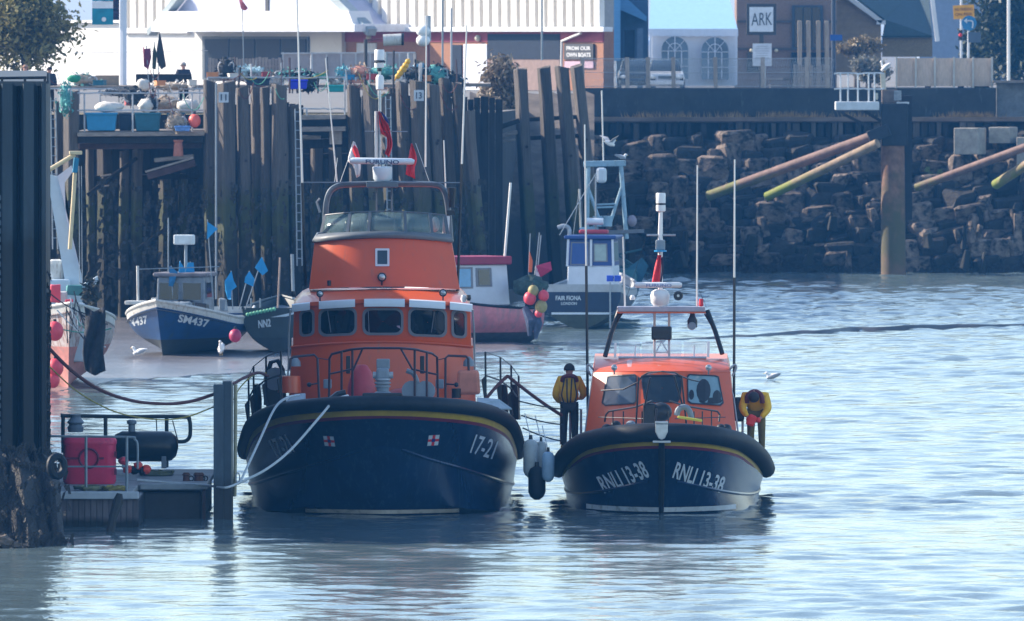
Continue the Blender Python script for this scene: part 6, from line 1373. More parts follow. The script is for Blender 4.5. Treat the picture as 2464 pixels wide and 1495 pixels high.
m2 = MB().add([tq(x, y, o) for o in (2.5, 2.9) for x, y in ((138, 424), (172, 398), (176, 412), (156, 440), (158, 520), (196, 662), (172, 560))], [(0, 1, 2, 3, 4, 5, 6), (13, 12, 11, 10, 9, 8, 7)] + [(i, (i + 1) % 7, 7 + (i + 1) % 7, 7 + i) for i in range(7)]); m2.build('mast_bracket', WLIL, T, local=True)
TAN = mat('boom_tan', (.62, .50, .30), .6, var=.1)
MB().tube([tq(100, 420, 2), tq(180, 372, 2)], .06, 8).build('boom', TAN, T, smooth=True, local=True); MB().box(tq(182, 368, 2), (.35, .2, .1)).build('boom_end', TAN, T, bev=.02, local=True)
MB().tube([tq(181, 402, 2.2), tq(177, 470, 2.2), tq(168, 600, 2.2)], .055, 8).build('derrick', TAN, T, smooth=True, local=True); MB().box(tq(182, 398, 2.1), (.14, .16, .42), Matrix.Rotation(.12, 3, 'Y')).build('derrick_block', mat('block_blue', (.01, .18, .32), .6), T, bev=.03, local=True)
for x in (190, 196): MB().tube([tq(x, 400, 2.3), tq(x + 2, 690, 2.3)], .01, 4).build('wire', GREYPAINT, T, local=True)
MB().prism([tq(190, 690, 2), tq(235, 665, 2), tq(238, 680, 2), tq(195, 705, 2)], (0, .3, 0)).build('whaleback_lip', WBL, T, local=True)
MB().box(tq(118, 720, 3), (1.1, 1.2, 1.1)).build('wheelhouse', WBL, T, bev=.05, local=True); MB().box(tq(135, 655, 3), (.45, .5, .7)).build('raft_canister', CREAM, T, bev=.12, local=True)
MB().box(tq(182, 800, .6), (.5, .4, 1.6)).build('bow_post', WBL, T, bev=.05, local=True)
nh = MB()
for k in range(160):
    p_ = tq(218 + random.gauss(0, 9), 700 + random.gauss(0, 20), 1.2 + random.uniform(-.2, .2)); e1 = Vector((random.uniform(-1, 1) for _ in range(3))) * .12; e2 = Vector((random.uniform(-1, 1) for _ in range(3))) * .09; nh.add([p_, p_ + e1, p_ + e1 + e2, p_ + e2], [(0, 1, 2, 3)])
nh.build('net_heap', mat('net_dark', (.03, .035, .03), .9, var=.5, scale=9), T, fixn=False, local=True)['kind'] = 'stuff'
for k in range(14):
    MB().tube(sag(tq(random.uniform(120, 200), random.uniform(700, 790), -.4), tq(random.uniform(150, 280), random.uniform(760, 860), -.4), random.uniform(.02, .3), 9), .018, 5).build('rope', random.choice((ROPEW, NETROPE, BLACKP)), T, local=True)
for k in range(6):
    MB().box(tq(random.uniform(118, 190), random.uniform(690, 760), random.uniform(.5, 2)), (random.uniform(.15, .5), .3, random.uniform(.15, .5)), jit=.03).build('gear_box', random.choice((CREAM, BUOY, NETT_, GREYPAINT)), T, bev=.03, local=True)
nets = MB().grid([[Mi @ (P(203 + k * 8 + 3 * math.sin(j), 750 + j * 22 - abs(k - 3) * 4, 335.8) + Vector((0, .12 * math.sin(k * 1.7 + j), 0))) for k in range(7)] for j in range(8)])
nets.build('hanging_net', mat('net_black', (.02, .022, .028), .9, var=.4, bump=1, scale=8), T, smooth=2, local=True, solid=.05)
for x, y, lab, r in ((132, 797, 'pink-red buoy hanging on the trawler side just above its paint line', 21), (133, 885, 'pink-red buoy hanging low on the trawler close to the water', 20), (127, 915, 'dark red buoy lowest beside the trawler hull', 17)):
    t = thing('buoy', lab, 'buoy', P(x, y, 334.6)); rr = r * .01125
    MB().sphere(P(x, y, 334.6), (rr, rr, rr * 1.15), 14, 10).build('float', BUOY, t, smooth=True); MB().lathe(P(x, y - r - 1, 334.6), [(.05, 0), (.04, .08)], 8).build('eye', RUBBER, t)
# deck buoys
def buoy(x, y, r, d, m_, lab):
    t = thing('buoy', lab, 'buoy', P(x, y + r, d)); rr = r * d / F
    MB().sphere(P(x, y, d), (rr, rr, rr * 1.1), 14, 10).build('float', m_, t, smooth=True); MB().lathe(P(x, y - r - 1, d), [(rr * .25, -.02), (rr * .2, rr * .4)], 8).build('eye', RUBBER, t)
buoy(566, 808, 15, 366, mat('buoy_crimson', (.38, .02, .08), .5), 'crimson round buoy between the SM437 and NN2 boats')
OLV = mat('buoy_olive', (.33, .27, .10), .6, var=.2)
for x, y, r, m_, lab in ((1275, 718, 15, BUOY, 'bright pink buoy, larger of two, on the red boat stern'), (1308, 712, 13, BUOY, 'bright pink buoy beside the navy transom'), (1283, 700, 13, OLV, 'olive buoy on top of the red boat stern cluster'), (1302, 738, 15, OLV, 'olive buoy hanging lowest in the stern cluster'), (1296, 755, 9, BUOY, 'small pink buoy under the olive one')):
    buoy(x, y, r, 383.5, m_, lab)
t = thing('net_bundle', 'blue-grey bundle of nets draped over the red boat stern', 'nets', P(1285, 800, 384)); MB().tube([P(1262, 740, 383.8), P(1278, 770, 383.7), P(1274, 808, 383.8)], [.1, .2, .06], 8).build('net', mat('net_blue', (.06, .08, .14), .9, var=.4, bump=1, scale=9), t, smooth=True); MB().tube([P(1290, 745, 383.8), P(1294, 780, 383.7), P(1289, 815, 383.8)], [.1, .15, .05], 8).build('net', mat('net_blue', (0, 0, 0)), t, smooth=True)
t = thing('net_bundle', 'dark green nets and flags heaped on the red boat deck', 'nets', P(1270, 680, 387))
b_ = MB().sphere(P(1275, 690, 386), (.55, .4, .35), 12, 8); b_.v = [(a + random.uniform(-.07, .07), c + random.uniform(-.07, .07), e + random.uniform(-.06, .06)) for a, c, e in b_.v]; b_.build('net', mat('net_green', (.04, .07, .06), .9, var=.5, bump=1, scale=7), t, smooth=2)
def dan(x0, y0, x1, y1, d, flag, m_, lab, fm=None):
    t = thing('dan_flag', lab, 'flag', P(x1, y1, d)); MB().tube([P(x1, y1, d), P(x0, y0, d)], .02, 6).build('pole', fm or GREYPAINT, t)
    MB().add([P(x, y, d - .04) + Vector((0, random.uniform(-.06, .06), 0)) for x, y in flag], [tuple(range(len(flag)))]).build('flag', m_, t, solid=.012)
OR = mat('flag_orange', (.75, .13, .03), .7)
dan(1276, 562, 1270, 700, 386, ((1274, 605), (1282, 628), (1280, 655), (1272, 655)), OR, 'orange dan flag upright on the red boat stern'); dan(1298, 560, 1284, 700, 386.4, ((1290, 640), (1325, 630), (1328, 650), (1300, 668)), mat('flag_pinkred', (.5, .03, .1), .7), 'crimson flag tilted beside the orange dan flag')
dan(1302, 566, 1290, 690, 386.8, ((1288, 640), (1310, 645), (1300, 668), (1286, 662)), FLAGWHITE, 'white flag bunched beside the crimson one on the red boat')
dan(499, 528, 512, 720, 372, ((499, 534), (524, 551), (512, 562), (498, 577)), FLB, 'bright blue triangular dan flag flying highest above the SM437 boat')
dan(632, 620, 590, 745, 371, ((630, 618), (645, 652), (632, 663), (613, 644)), FLB, 'bright blue diamond-shaped dan flag above the NN2 boat')
dan(600, 652, 575, 745, 371, ((600, 652), (613, 672), (609, 690), (588, 680), (590, 668)), FLB, 'blue dan flag crumpled between two others near the NN2 boat')
dan(556, 652, 560, 745, 371.4, ((557, 652), (562, 675), (570, 690), (557, 700), (556, 722), (548, 720), (542, 700), (541, 676)), FLB, 'long blue dan flag drooping at the stern of the SM437 boat')
FLB2 = mat('dan_flag_blue_dark', (.01, .13, .30), .7, var=.15)
dan(412, 640, 416, 720, 372, ((408, 640), (428, 655), (424, 668), (416, 690), (406, 688)), FLB2, 'dark blue dan flag left end of three above the SM437 wheelhouse'); dan(434, 628, 438, 720, 372.3, ((432, 628), (446, 648), (444, 662), (430, 660)), FLB, 'blue dan flag in the middle of three above the SM437 wheelhouse')
dan(458, 630, 456, 720, 372.6, ((452, 632), (466, 632), (468, 655), (452, 672), (446, 655)), FLB, 'blue dan flag right end of three above the SM437 wheelhouse')
# ================================================================== WHARF CLUTTER AND QUAY PEOPLE
def tub(x0, x1, y0, y1, d, m_, lab, name='fish_tub', cat='tub'):
    t = thing(name, lab, cat, P((x0 + x1) / 2, y1, d)); k = d / F; c = P((x0 + x1) / 2, (y0 + y1) / 2, d); w_, h = (x1 - x0) * k, (y1 - y0) * k
    mb = MB().box((c.x, d + w_ * .35, c.z), (w_ * .9, w_ * .65, h)); mb.v = [(c.x + (v[0] - c.x) * (1.1 if v[2] > c.z else .98), v[1], v[2]) for v in mb.v]; mb.build('body', m_, t, bev=.03)
    MB().box((c.x, d + w_ * .35, c.z + h / 2 - .03), (w_ * 1.04, w_ * .76, .07)).build('rim', m_, t, bev=.02)
def lump(x, y, rx, ry, d, m_, lab, name='net_heap', cat='nets', n=1):
    t = thing(name, lab, cat, P(x, y + ry, d)); k = d / F
    b_ = MB().sphere(P(x, y, d), (rx * k, max(rx, ry) * k * .7, ry * k), 12, 8); j = min(rx, ry) * k * .22
    b_.v = [(a + random.uniform(-j, j), c + random.uniform(-j, j), e + random.uniform(-j, j)) for a, c, e in b_.v]; b_.build('heap', m_, t, smooth=2)
    if n:
        q2 = MB()
        for q_ in range(90):
            th, ph = random.uniform(0, 6.28), random.uniform(0, 3.14); o_ = Vector((rx * k * math.cos(th) * math.sin(ph), -max(rx, ry) * k * .7 * abs(math.sin(th)) * math.sin(ph), ry * k * math.cos(ph))) * random.uniform(.9, 1.35)
            p_ = P(x, y, d) + o_; e1 = Vector((random.uniform(-1, 1) for _ in range(3))) * .09; e2 = Vector((random.uniform(-1, 1) for _ in range(3))) * .07
            q2.add([p_, p_ + e1, p_ + e1 + e2, p_ + e2], [(0, 1, 2, 3)])
        q2.build('loose_mesh', m_ if random.random() < .6 else random.choice((NETD, NETT, SACK, NETTAN)), t, fixn=False)['kind'] = 'stuff'

        s_ = MB()
        for q_ in range(5):
            a0 = random.uniform(0, 6.28); s_.tube(spline([P(x + rx * math.cos(a0 + u) * (1 - .1 * u), y + ry * math.sin(a0 * 2 + u * 2) * .8, d - max(rx, ry) * k * .5) for u in (0, .7, 1.4, 2.1)], 9), .018, 4)
        s_.build('strand', RL, t)
TBB = mat('tub_blue', (.015, .22, .42), .55, var=.12); TBT = mat('tub_teal', (.01, .11, .16), .6, var=.15); TBN = mat('tub_navy', (.012, .03, .06), .6, var=.15)
SACK = mat('sack_white', (.66, .62, .56), .85, var=.15, bump=.5, scale=5); NETT = mat('net_teal', (.10, .32, .30), .9, var=.4, bump=1, scale=9); NETD = mat('net_darkgrey', (.028, .034, .04), .9, var=.5, bump=1, scale=8); NETTAN = mat('net_tan', (.34, .27, .20), .9, var=.35, bump=1, scale=8); GRNB = mat('bright_green', (.01, .25, .14), .7, var=.2)
tub(206, 281, 272, 315, 411.8, TBB, 'bright blue fish tub on the wharf landing'); tub(286, 318, 274, 315, 412.4, TBN, 'navy fish tub between the blue and teal tubs'); tub(324, 386, 272, 316, 411.9, TBT, 'teal fish tub behind the rail post on the landing'); tub(402, 445, 272, 306, 413.2, TBT, 'teal fish tub half hidden by nets at the landing end')
lump(262, 258, 36, 13, 412.5, SACK, 'white sack lying over the bright blue fish tub', 'sack', 'sack', 0); lump(350, 255, 18, 16, 413, SACK, 'white sack slumped on the teal fish tub', 'sack', 'sack', 0); lump(322, 232, 24, 18, 414, NETD, 'dark net heap behind the landing rail between sacks'); lump(400, 252, 40, 17, 414.5, NETTAN, 'tan net heap spread along the landing rail')
lump(452, 256, 28, 18, 414, SACK, 'crumpled cream tarpaulin beside the numbered pile', 'tarpaulin', 'tarpaulin', 0); lump(425, 295, 26, 18, 411.4, NETTAN, 'tan rope heap in front of the end teal tub'); lump(366, 250, 14, 22, 413.6, NETD, 'dark net bundle standing between cream sacks')
buoy(468, 291, 15, 411.3, mat('buoy_coral', (.78, .12, .08), .5), 'coral red buoy hanging on the landing beside the numbered pile'); tub(420, 458, 303, 316, 411.0, mat('box_blue_white', (.12, .25, .55), .6, var=.4, scale=8), 'small blue and white fish box at the landing edge', 'fish_box', 'box')
lump(158, 240, 16, 34, 411.2, NETT, 'pale teal net hung over the brown end pile of the wharf'); lump(300, 222, 60, 9, 418.2, NETD, 'long dark net heap along the upper wharf rail'); lump(178, 190, 17, 9, 420, GRNB, 'green cone-shaped cover on the upper wharf', 'cover', 'cover', 0); lump(205, 195, 32, 14, 421, NETTAN, 'brown net mound beside the green cover')
lump(345, 205, 18, 14, 416.5, SACK, 'white fish boxes heap under the black dan flags', 'sack', 'sack', 0); lump(415, 208, 50, 9, 417, NETTAN, 'low tan net heap on the upper wharf by the seated man')
tag(MB().box(P(394, 189, 421), (1.9, .3, .3)).build('timber_baulk', DARKTIMBER, bev=.03), 'dark timber baulk lying across the upper wharf before the seated man', 'timber')
tag(MB().box(P(258, 194, 422.5), (.8, .5, .36)).build('stone_kerb', mat('kerb_tan', (.30, .23, .16), .9, var=.2)), 'tan stone block at the foot of the white pole', 'block')
for k, (x0, x1, y0, y1, m_, lab) in enumerate(((695, 740, 192, 215, mat('vivid_blue', (.01, .02, .62), .5), 'vivid blue fish box on the middle wharf'), (790, 830, 205, 222, mat('vivid_teal', (.01, .33, .33), .6), 'bright teal fish box beside the wharf steps'), (590, 650, 186, 206, TBN, 'dark box on the wharf rail beyond the numbered pile 11'))):
    tub(x0, x1, y0, y1, 414, m_, lab, 'fish_box', 'box')
for x, y, rx, ry, m_, lab in ((742, 195, 24, 22, NETD, 'black net heap between the vivid blue box and the steps'), (808, 198, 16, 8, SACK, 'pale sack on the bright teal box'), (660, 197, 22, 10, SACK, 'pink-white sack behind the vivid blue box'), (866, 172, 30, 13, mat('net_orange', (.6, .28, .2), .9, var=.4), 'orange and white net heap on the wharf edge'), (825, 175, 17, 12, mat('tarp_cyan', (.15, .42, .5), .8), 'cyan tarpaulin bundle on the wharf edge'),
                           (925, 175, 40, 15, NETT, 'pale green net heap by the lifeboat mast'), (1005, 180, 34, 22, NETD, 'dark net heap above pile number 13'), (1050, 182, 30, 24, NETT, 'teal and grey net heap draped over the pile tops'), (1090, 205, 30, 26, NETD, 'dark net mass at the end of the wharf'), (1010, 160, 15, 10, mat('cover_skyblue', (.15, .45, .65), .7), 'sky blue cover on the net heap above pile 13'),
                           (600, 170, 34, 8, mat('net_paleblue', (.4, .55, .58), .9, var=.3), 'pale blue net heap along the quay edge'), (700, 178, 45, 8, NETD, 'low dark net row along the quay edge'), (545, 165, 22, 20, NETD, 'black net bundle on the pile beside the dark figure-like heap')):
    lump(x, y, rx, ry, 415.5, m_, lab)
rr = random.Random(9)
BXO = mat('box_orange', (.55, .22, .08), .6); BXR = mat('box_red', (.4, .05, .05), .6); BXG = mat('box_green', (.05, .28, .16), .6)
for px, y1, w_, h_, m_, lab in ((512, 188, 26, 13, BXO, 'orange fish box resting behind the pile numbered 11'), (562, 189, 24, 11, SACK, 'white fish box between pile 11 and the pale blue net heap'), (640, 186, 20, 12, BXR, 'red fish box beyond the paling fence end'), (770, 190, 26, 12, BXG, 'green fish box right behind the black net heap'),
        (842, 192, 22, 11, TBB, 'light blue fish box next to the cyan tarpaulin bundle'), (895, 192, 24, 13, BXR, 'red fish box at the foot of the dark davit post'), (955, 194, 26, 12, SACK, 'white fish box under the yellow floats'), (1030, 196, 18, 14, BXO, 'orange fish box beside pile number 13'),
        (240, 206, 26, 12, TBT, 'teal fish box on the upper wharf above the blue tub'), (385, 206, 22, 11, BXO, 'orange fish box below the black dan flag'), (462, 206, 20, 13, SACK, 'white fish box at the upper rail end near pile 11'), (310, 254, 18, 10, BXR, 'red fish box perched on the navy tub')):
    c_ = P(px, y1 - h_ / 2, 414.6 + rr.random())
    t = thing('fish_box', lab, 'box', P(px, y1, c_.y)); rt = Matrix.Rotation(rr.uniform(-.3, .3), 3, 'Z')
    MB().box(c_, (w_ * .0139, .4, h_ * .0139), rt, jit=.012).build('body', m_, t, bev=.015); MB().box(c_ + Vector((0, 0, h_ * .0139 / 2)), (w_ * .0139 + .03, .43, .03), rt).build('rim', m_, t)
YB = mat('float_yellow', (.72, .40, .02), .5, var=.15); t = thing('float_string', 'string of yellow floats on a slanting pole over the wharf', 'floats', P(945, 190, 414))
for x, y, r in ((981, 149, 7), (976, 158, 8), (970, 167, 9), (963, 176, 8), (957, 184, 7)): MB().sphere(P(x, y, 414), r * .0139, 9, 6).build('float', YB, t, smooth=True)
MB().tube([P(985, 142, 414.1), P(948, 195, 414.1)], .03, 6).build('pole', YB, t)
# dan flags, lamps and masts on the wharf
dan(352, 110, 358, 205, 419, ((343, 105), (347, 118), (362, 116), (364, 140), (357, 168), (346, 160)), mat('flag_maroon', (.16, .02, .06), .8, var=.4), 'maroon and black dan flag drooping on the upper wharf'); dan(384, 78, 380, 205, 419, ((384, 76), (390, 100), (400, 160), (388, 168), (378, 150), (377, 118)), mat('flag_black', (.025, .025, .028), .8, var=.3), 'tall black dan flag pointed like a cone on the upper wharf')
dan(372, 100, 368, 205, 419.3, ((371, 105), (378, 130), (375, 168), (366, 165), (367, 130)), mat('flag_darkgreen', (.04, .06, .04), .8), 'dark green dan flag between the maroon and black ones')
dan(583, 0, 587, 190, 417, ((574, -4), (582, 0), (597, 20), (590, 26), (580, 22)), mat('flag_redwhite', (.6, .12, .14), .7, var=.8, scale=3), 'small red and white flag on a tall pole over the wharf')
def pole(x, y0, y1, d, r, m_, lab, name='pole', extra=None, lean=0):
    t = thing(name, lab, 'pole' if name == 'pole' else 'mast', P(x, y1, d)); MB().tube([P(x + lean, y0, d), P(x, y1, d)], r, 7).build('shaft', m_, t, smooth=True)
    for e in extra or []: e(t)
pole(296, -20, 205, 424, .13, mat('pole_white', (.62, .66, .74), .5, var=.05), 'thick white pole rising beside the banner on the quay')
pole(1030, 38, 100, 418, .1, STEEL, 'grey mast carrying two white floodlights', extra=[lambda t: [MB().sphere(P(1018, y, 417.8), (.24, .2, .2), 12, 8).build('floodlight', MAST, t, smooth=True) for y in (75, 98)], lambda t: MB().tube([P(1030, 95, 418), P(1031, 210, 418)], .06, 7).build('stay_post', mat('davit_maroon', (.14, .04, .05), .6), t)])
pole(880, 95, 210, 417, .06, mat('davit_dark', (.03, .03, .035), .6), 'dark davit post holding a silver drum lamp', extra=[lambda t: MB().tube([P(878, 97, 417), P(935, 92, 417)], .035, 6).build('arm', mat('davit_maroon', (0, 0, 0)), t), lambda t: MB().tube([P(922, 97, 416.9), P(966, 95, 416.9)], .2, 14).build('drum_lamp', CREAM, t, smooth=True), lambda t: MB().tube([P(966, 95, 416.9), P(972, 95, 416.9)], .21, 14).build('drum_cap', BLACKP, t, smooth=True)])
for x, y0, y1, lab in ((1065, -20, 190, 'thin dark mast beyond the wharf end'), (1086, 20, 190, 'thin white mast beyond the wharf end'), (930, 125, 190, 'short dark post right of the drum lamp'), (1304, -20, 145, 'thin dark wire post before the shop shutter'), (520, 200, 720, 'slim grey boat pole standing in front of pile 11')):
    pole(x, y0, y1, 416 if x != 520 else 409, .035, GREYPAINT if x in (1065, 930, 1304, 520) else RL, lab)
T = thing('grey_fence', 'low lilac-grey panel fence with posts behind the wharf nets', 'fence', P(850, 190, 428))
for k in range(9): MB().box(P(698 + k * 35, 160, 428), (34 * .0144 * .98, .05, .9)).build('panel', mat('fence_lilac', (.36, .34, .36), .8, var=.12, rnd=.12), T); MB().bar(P(681 + k * 35, 195, 427.9), P(681 + k * 35, 126, 427.9), .05).build('post', RL, T)
MB().tube([P(676, 129, 427.9), P(1000, 127, 427.9)], .03, 6).build('top_rail', RL, T)
T = thing('picket_fence', 'beige paling fence below the dark shop window', 'fence', P(600, 190, 430))
for k in range(22): MB().bar(P(505 + k * 8, 195, 430), P(505 + k * 8, 140 + random.uniform(-3, 3), 430), .10, .03).build('paling', mat('paling', (.34, .28, .25), .85, var=.2, rnd=.3), T)
MB().bar(P(500, 160, 430.1), P(690, 160, 430.1), .06).build('cross_rail', TIMBERTOP, T)
MB().tube([P(170, 128, 428), P(500, 122, 428)], .012, 5).build('line_wire', STEEL); tag(bpy.data.objects['line_wire'], 'thin wire strung in front of the white market hall', 'wire')
# people on the quay
JN = mat('coat_navy', (.02, .025, .045), .8); person(P(441, 80 + (CAMH - 6.98) * F / 424, 424), .25, 'grey-haired man in dark coat beyond the upper wharf timbers', JN, TRD, mat('hair_grey', (.42, .38, .36), .8), H=1.72)
person(P(61, 80 + (CAMH - 6.98) * F / 425, 425), -.3, 'person in lilac top under the leafy tree on the quay', mat('coat_lilac', (.30, .24, .34), .8), TRD, mat('hair_sandy', (.35, .2, .14), .8), H=1.62)
person(P(119, 80 + (CAMH - 6.98) * F / 425, 425), .4, 'dark-haired person in navy coat beside the green cover', JN, TRD, HAIRD, H=1.55)
# ================================================================== TREES AND SHRUBS
def leaves(cent, rad, n, size, m_, name, parent, seed=0, clumps=26, flat=1.0):
    r = np.random.default_rng(seed); cl = r.normal(0, 1, (clumps, 3)); cl /= np.linalg.norm(cl, axis=1)[:, None]; cl *= (r.random((clumps, 1)) ** .45); cl[:, 2] *= flat
    k = r.integers(0, clumps, n); off = r.normal(0, .20, (n, 3)); pos = (cl[k] * .86 + off) * np.array(rad) + np.array(cent)
    d1 = r.normal(0, 1, (n, 3)); d1 /= np.linalg.norm(d1, axis=1)[:, None]; d2 = r.normal(0, 1, (n, 3)); d2 -= d1 * (d1 * d2).sum(1)[:, None]; d2 /= np.linalg.norm(d2, axis=1)[:, None]
    s = size * (.5 + r.random((n, 1))); v = np.stack([pos - d1 * s, pos + d2 * s * .45, pos + d1 * s, pos - d2 * s * .45], 1).reshape(-1, 3)
    me = bpy.data.meshes.new(name); off_ = np.array(parent.location); me.from_pydata((v - off_).tolist(), [], np.arange(n * 4).reshape(n, 4).tolist()); me.update()
    return obj(name, me, m_, parent)
def leafmat(name, a, b_, tr=.25):
    m = bpy.data.materials.new(name); m.use_nodes = True; n = m.node_tree.nodes; L = m.node_tree.links; p = n['Principled BSDF']; g = n.new('ShaderNodeNewGeometry'); mx = n.new('ShaderNodeMix'); mx.data_type = 'RGBA'
    mx.inputs[6].default_value = (*a, 1); mx.inputs[7].default_value = (*b_, 1); L.new(g.outputs['Random Per Island'], mx.inputs[0]); L.new(mx.outputs[2], p.inputs['Base Color']); p.inputs['Roughness'].default_value = .6
    t = n.new('ShaderNodeBsdfTranslucent'); L.new(mx.outputs[2], t.inputs[0]); ms = n.new('ShaderNodeMixShader'); ms.inputs[0].default_value = tr; L.new(p.outputs[0], ms.inputs[1]); L.new(t.outputs[0], ms.inputs[2]); L.new(ms.outputs[0], n['Material Output'].inputs[0]); return m
BARK = mat('bark', (.07, .055, .045), .9, bump=.5)
def tree(x, ybase_d, cy, rx, ry, d, lm, lab, n, size, seed, name='tree', clumps=30, zb=GZ, off_frame=0):
    c = P(x, cy, d); base = Vector((c.x, d, zb)); t = thing(name, lab, 'tree' if 'tree' in name else 'bush', base)
    k = d / F; tr_ = MB(); tr_.tube([base, base.lerp(c, .6), c], [.16, .12, .05], 8)
    rr = random.Random(seed)
    for q_ in range(7):
        a = rr.uniform(0, 6.28); tr_.tube([base.lerp(c, rr.uniform(.4, .9)), c + Vector((rx * k * .7 * math.cos(a), rx * k * .7 * math.sin(a), ry * k * rr.uniform(-.5, .7)))], [.06, .015], 5)
    tr_.build('trunk', BARK, t, smooth=True)
    leaves(c, (rx * k, rx * k * .8, ry * k), n, size, lm, 'crown', t, seed, clumps)
LG = leafmat('leaf_olive', (.10, .10, .03), (.34, .29, .11)); LD = leafmat('leaf_dark', (.018, .028, .016), (.06, .075, .035)); LP = leafmat('leaf_purple', (.05, .015, .03), (.10, .04, .05)); LB = leafmat('bramble', (.16, .12, .08), (.32, .25, .17), .1); LT = leafmat('hedge_tan', (.16, .12, .06), (.30, .22, .10)); LS = leafmat('shrub_grey', (.12, .12, .09), (.28, .27, .22))
tree(60, 0, 60, 125, 118, 432, LG, 'olive green leafy tree over the people at the quay end', 9000, .11, 3, clumps=46)
tree(300, 0, 5, 55, 60, 640, LP, 'purple-leaved tree behind the teal banner', 1800, .16, 5, 'purple_tree')
tree(2440, 0, 60, 95, 150, 600, LD, 'tall dark evergreen tree beside the road signs', 9000, .17, 8, 'evergreen_tree', 50); tree(2360, 0, 130, 45, 90, 612, LD, 'slim dark evergreen tree behind the beige panel fence', 3500, .16, 9, 'evergreen_tree', 30)
tree(2062, 0, 112, 52, 22, 606, LT, 'tan clipped hedge in front of the boarded house', 2600, .12, 12, 'hedge', 24); tree(2090, 0, 168, 48, 34, 600, LS, 'grey-green shrub behind the white platform rails', 2200, .11, 13, 'shrub', 22)
tree(1208, 0, 205, 58, 62, 445, LB, 'dry brown bramble thicket on the bank beside the leaning piles', 4200, .10, 14, 'bramble', 34, zb=4.5); tree(1180, 0, 280, 45, 40, 443, LB, 'lower dry bramble clump spilling down the bank', 2200, .10, 15, 'bramble', 22, zb=3.5)
struct(MB().grid([[P(1130 + k * 20, y + random.uniform(-6, 6), d) for k in range(16)] for y, d in ((225, 449), (290, 446), (340, 443), (420, 440), (560, 437), (700, 434))]).build('earth_bank', mat('bank_earth', (.12, .095, .075), .9, var=.4, scale=1.5, bump=.8, zmix=[(3.0, 4.2, (.035, .032, .028))]), smooth=2))
# ================================================================== SIGNS, BANNER, LAMP COLUMNS, CARS
T = thing('banner', 'teal and white advertising banner hung from the white pole', 'banner', P(247, 60, 424)); MB().box(P(247, 40, 424), (.72, .03, .56)).build('lower_half', mat('banner_teal', (.01, .22, .32), .7, var=.3, scale=3), T); MB().box(P(247, 12, 424), (.72, .03, .24)).build('upper_half', FLAGWHITE, T); MB().box(P(247, -8, 424), (.72, .03, .3)).build('top_half', mat('banner_teal', (0, 0, 0)), T)
MB().tube([P(262, 56, 424.1), P(296, 58, 424.1)], .02, 6).build('arm', STEEL, T); MB().lathe(P(250, 47, 423.97), [(.08, 0), (.08, -.01)], 12, 'y').build('roundel', FLAGWHITE, T)
pole(2006, -40, 212, 508, .09, mat('column_blueblack', (.02, .04, .08), .5), 'dark blue lamp column by the boarded house', extra=[lambda t: MB().box(P(2012, 91, 507.8), (.5, .06, .24)).build('blue_plate', mat('plate_blue', (.01, .09, .35), .5), t)])
T = thing('road_sign', 'orange-yellow road works sign on a white pole', 'sign', P(2315, 200, 590)); ob = MB().box(P(2319, 29, 590), (1.0, .04, .66), Matrix.Rotation(-.05, 3, 'Y')).build('board', mat('sign_amber', (.80, .36, .01), .5), T)
for tx, y0, y1 in (('NO PARKING', 20, 27), ('ON PIER', 32, 39)): text_flat(tx, P(2298, y1, 589.95), P(2340, y1 - 2, 589.95), P(2298, y0, 589.95), mat('sign_brown', (.35, .14, .01), .6), ob, 'lettering', .03)
MB().tube([P(2313, -30, 590.1), P(2313, 200, 590.1)], .06, 7).build('post', WR, T)
T = thing('road_sign', 'round blue turn-left sign on a white post', 'sign', P(2332, 200, 588)); ds = MB().lathe(P(2332, 56, 588), [(.36, .02), (.36, -.02)], 24, 'y').build('disc', mat('sign_blue', (.01, .17, .36), .45), T)
MB().tube(spline([P(2340, 68, 587.93), P(2340, 52, 587.93), P(2326, 50, 587.93)], 10), .035, 6).build('arrow', LETTER, ds); MB().add([P(2327, 44, 587.93), P(2327, 57, 587.93), P(2319, 50, 587.93)], [(0, 1, 2)]).build('arrow_head', LETTER, ds, solid=.01)
MB().tube([P(2331, 72, 588.1), P(2329, 205, 588.1)], .06, 7).build('post', WR, T); MB().box(P(2345, 90, 588), (.6, .05, .5)).build('sub_plate', mat('plate_dim', (.06, .09, .13), .6), T)
t = thing('traffic_light', 'red traffic light on the striped pole below the amber sign', 'light', P(2312, 130, 589)); MB().box(P(2311, 85, 589), (.2, .12, .5)).build('housing', BLACKP, t, bev=.02); MB().sphere(P(2311, 85, 588.9), .09, 10, 6).build('lens', RED, t, smooth=True)
pole(2427, -40, 195, 585, .08, WHIP, 'white lamp column in front of the dark evergreens')
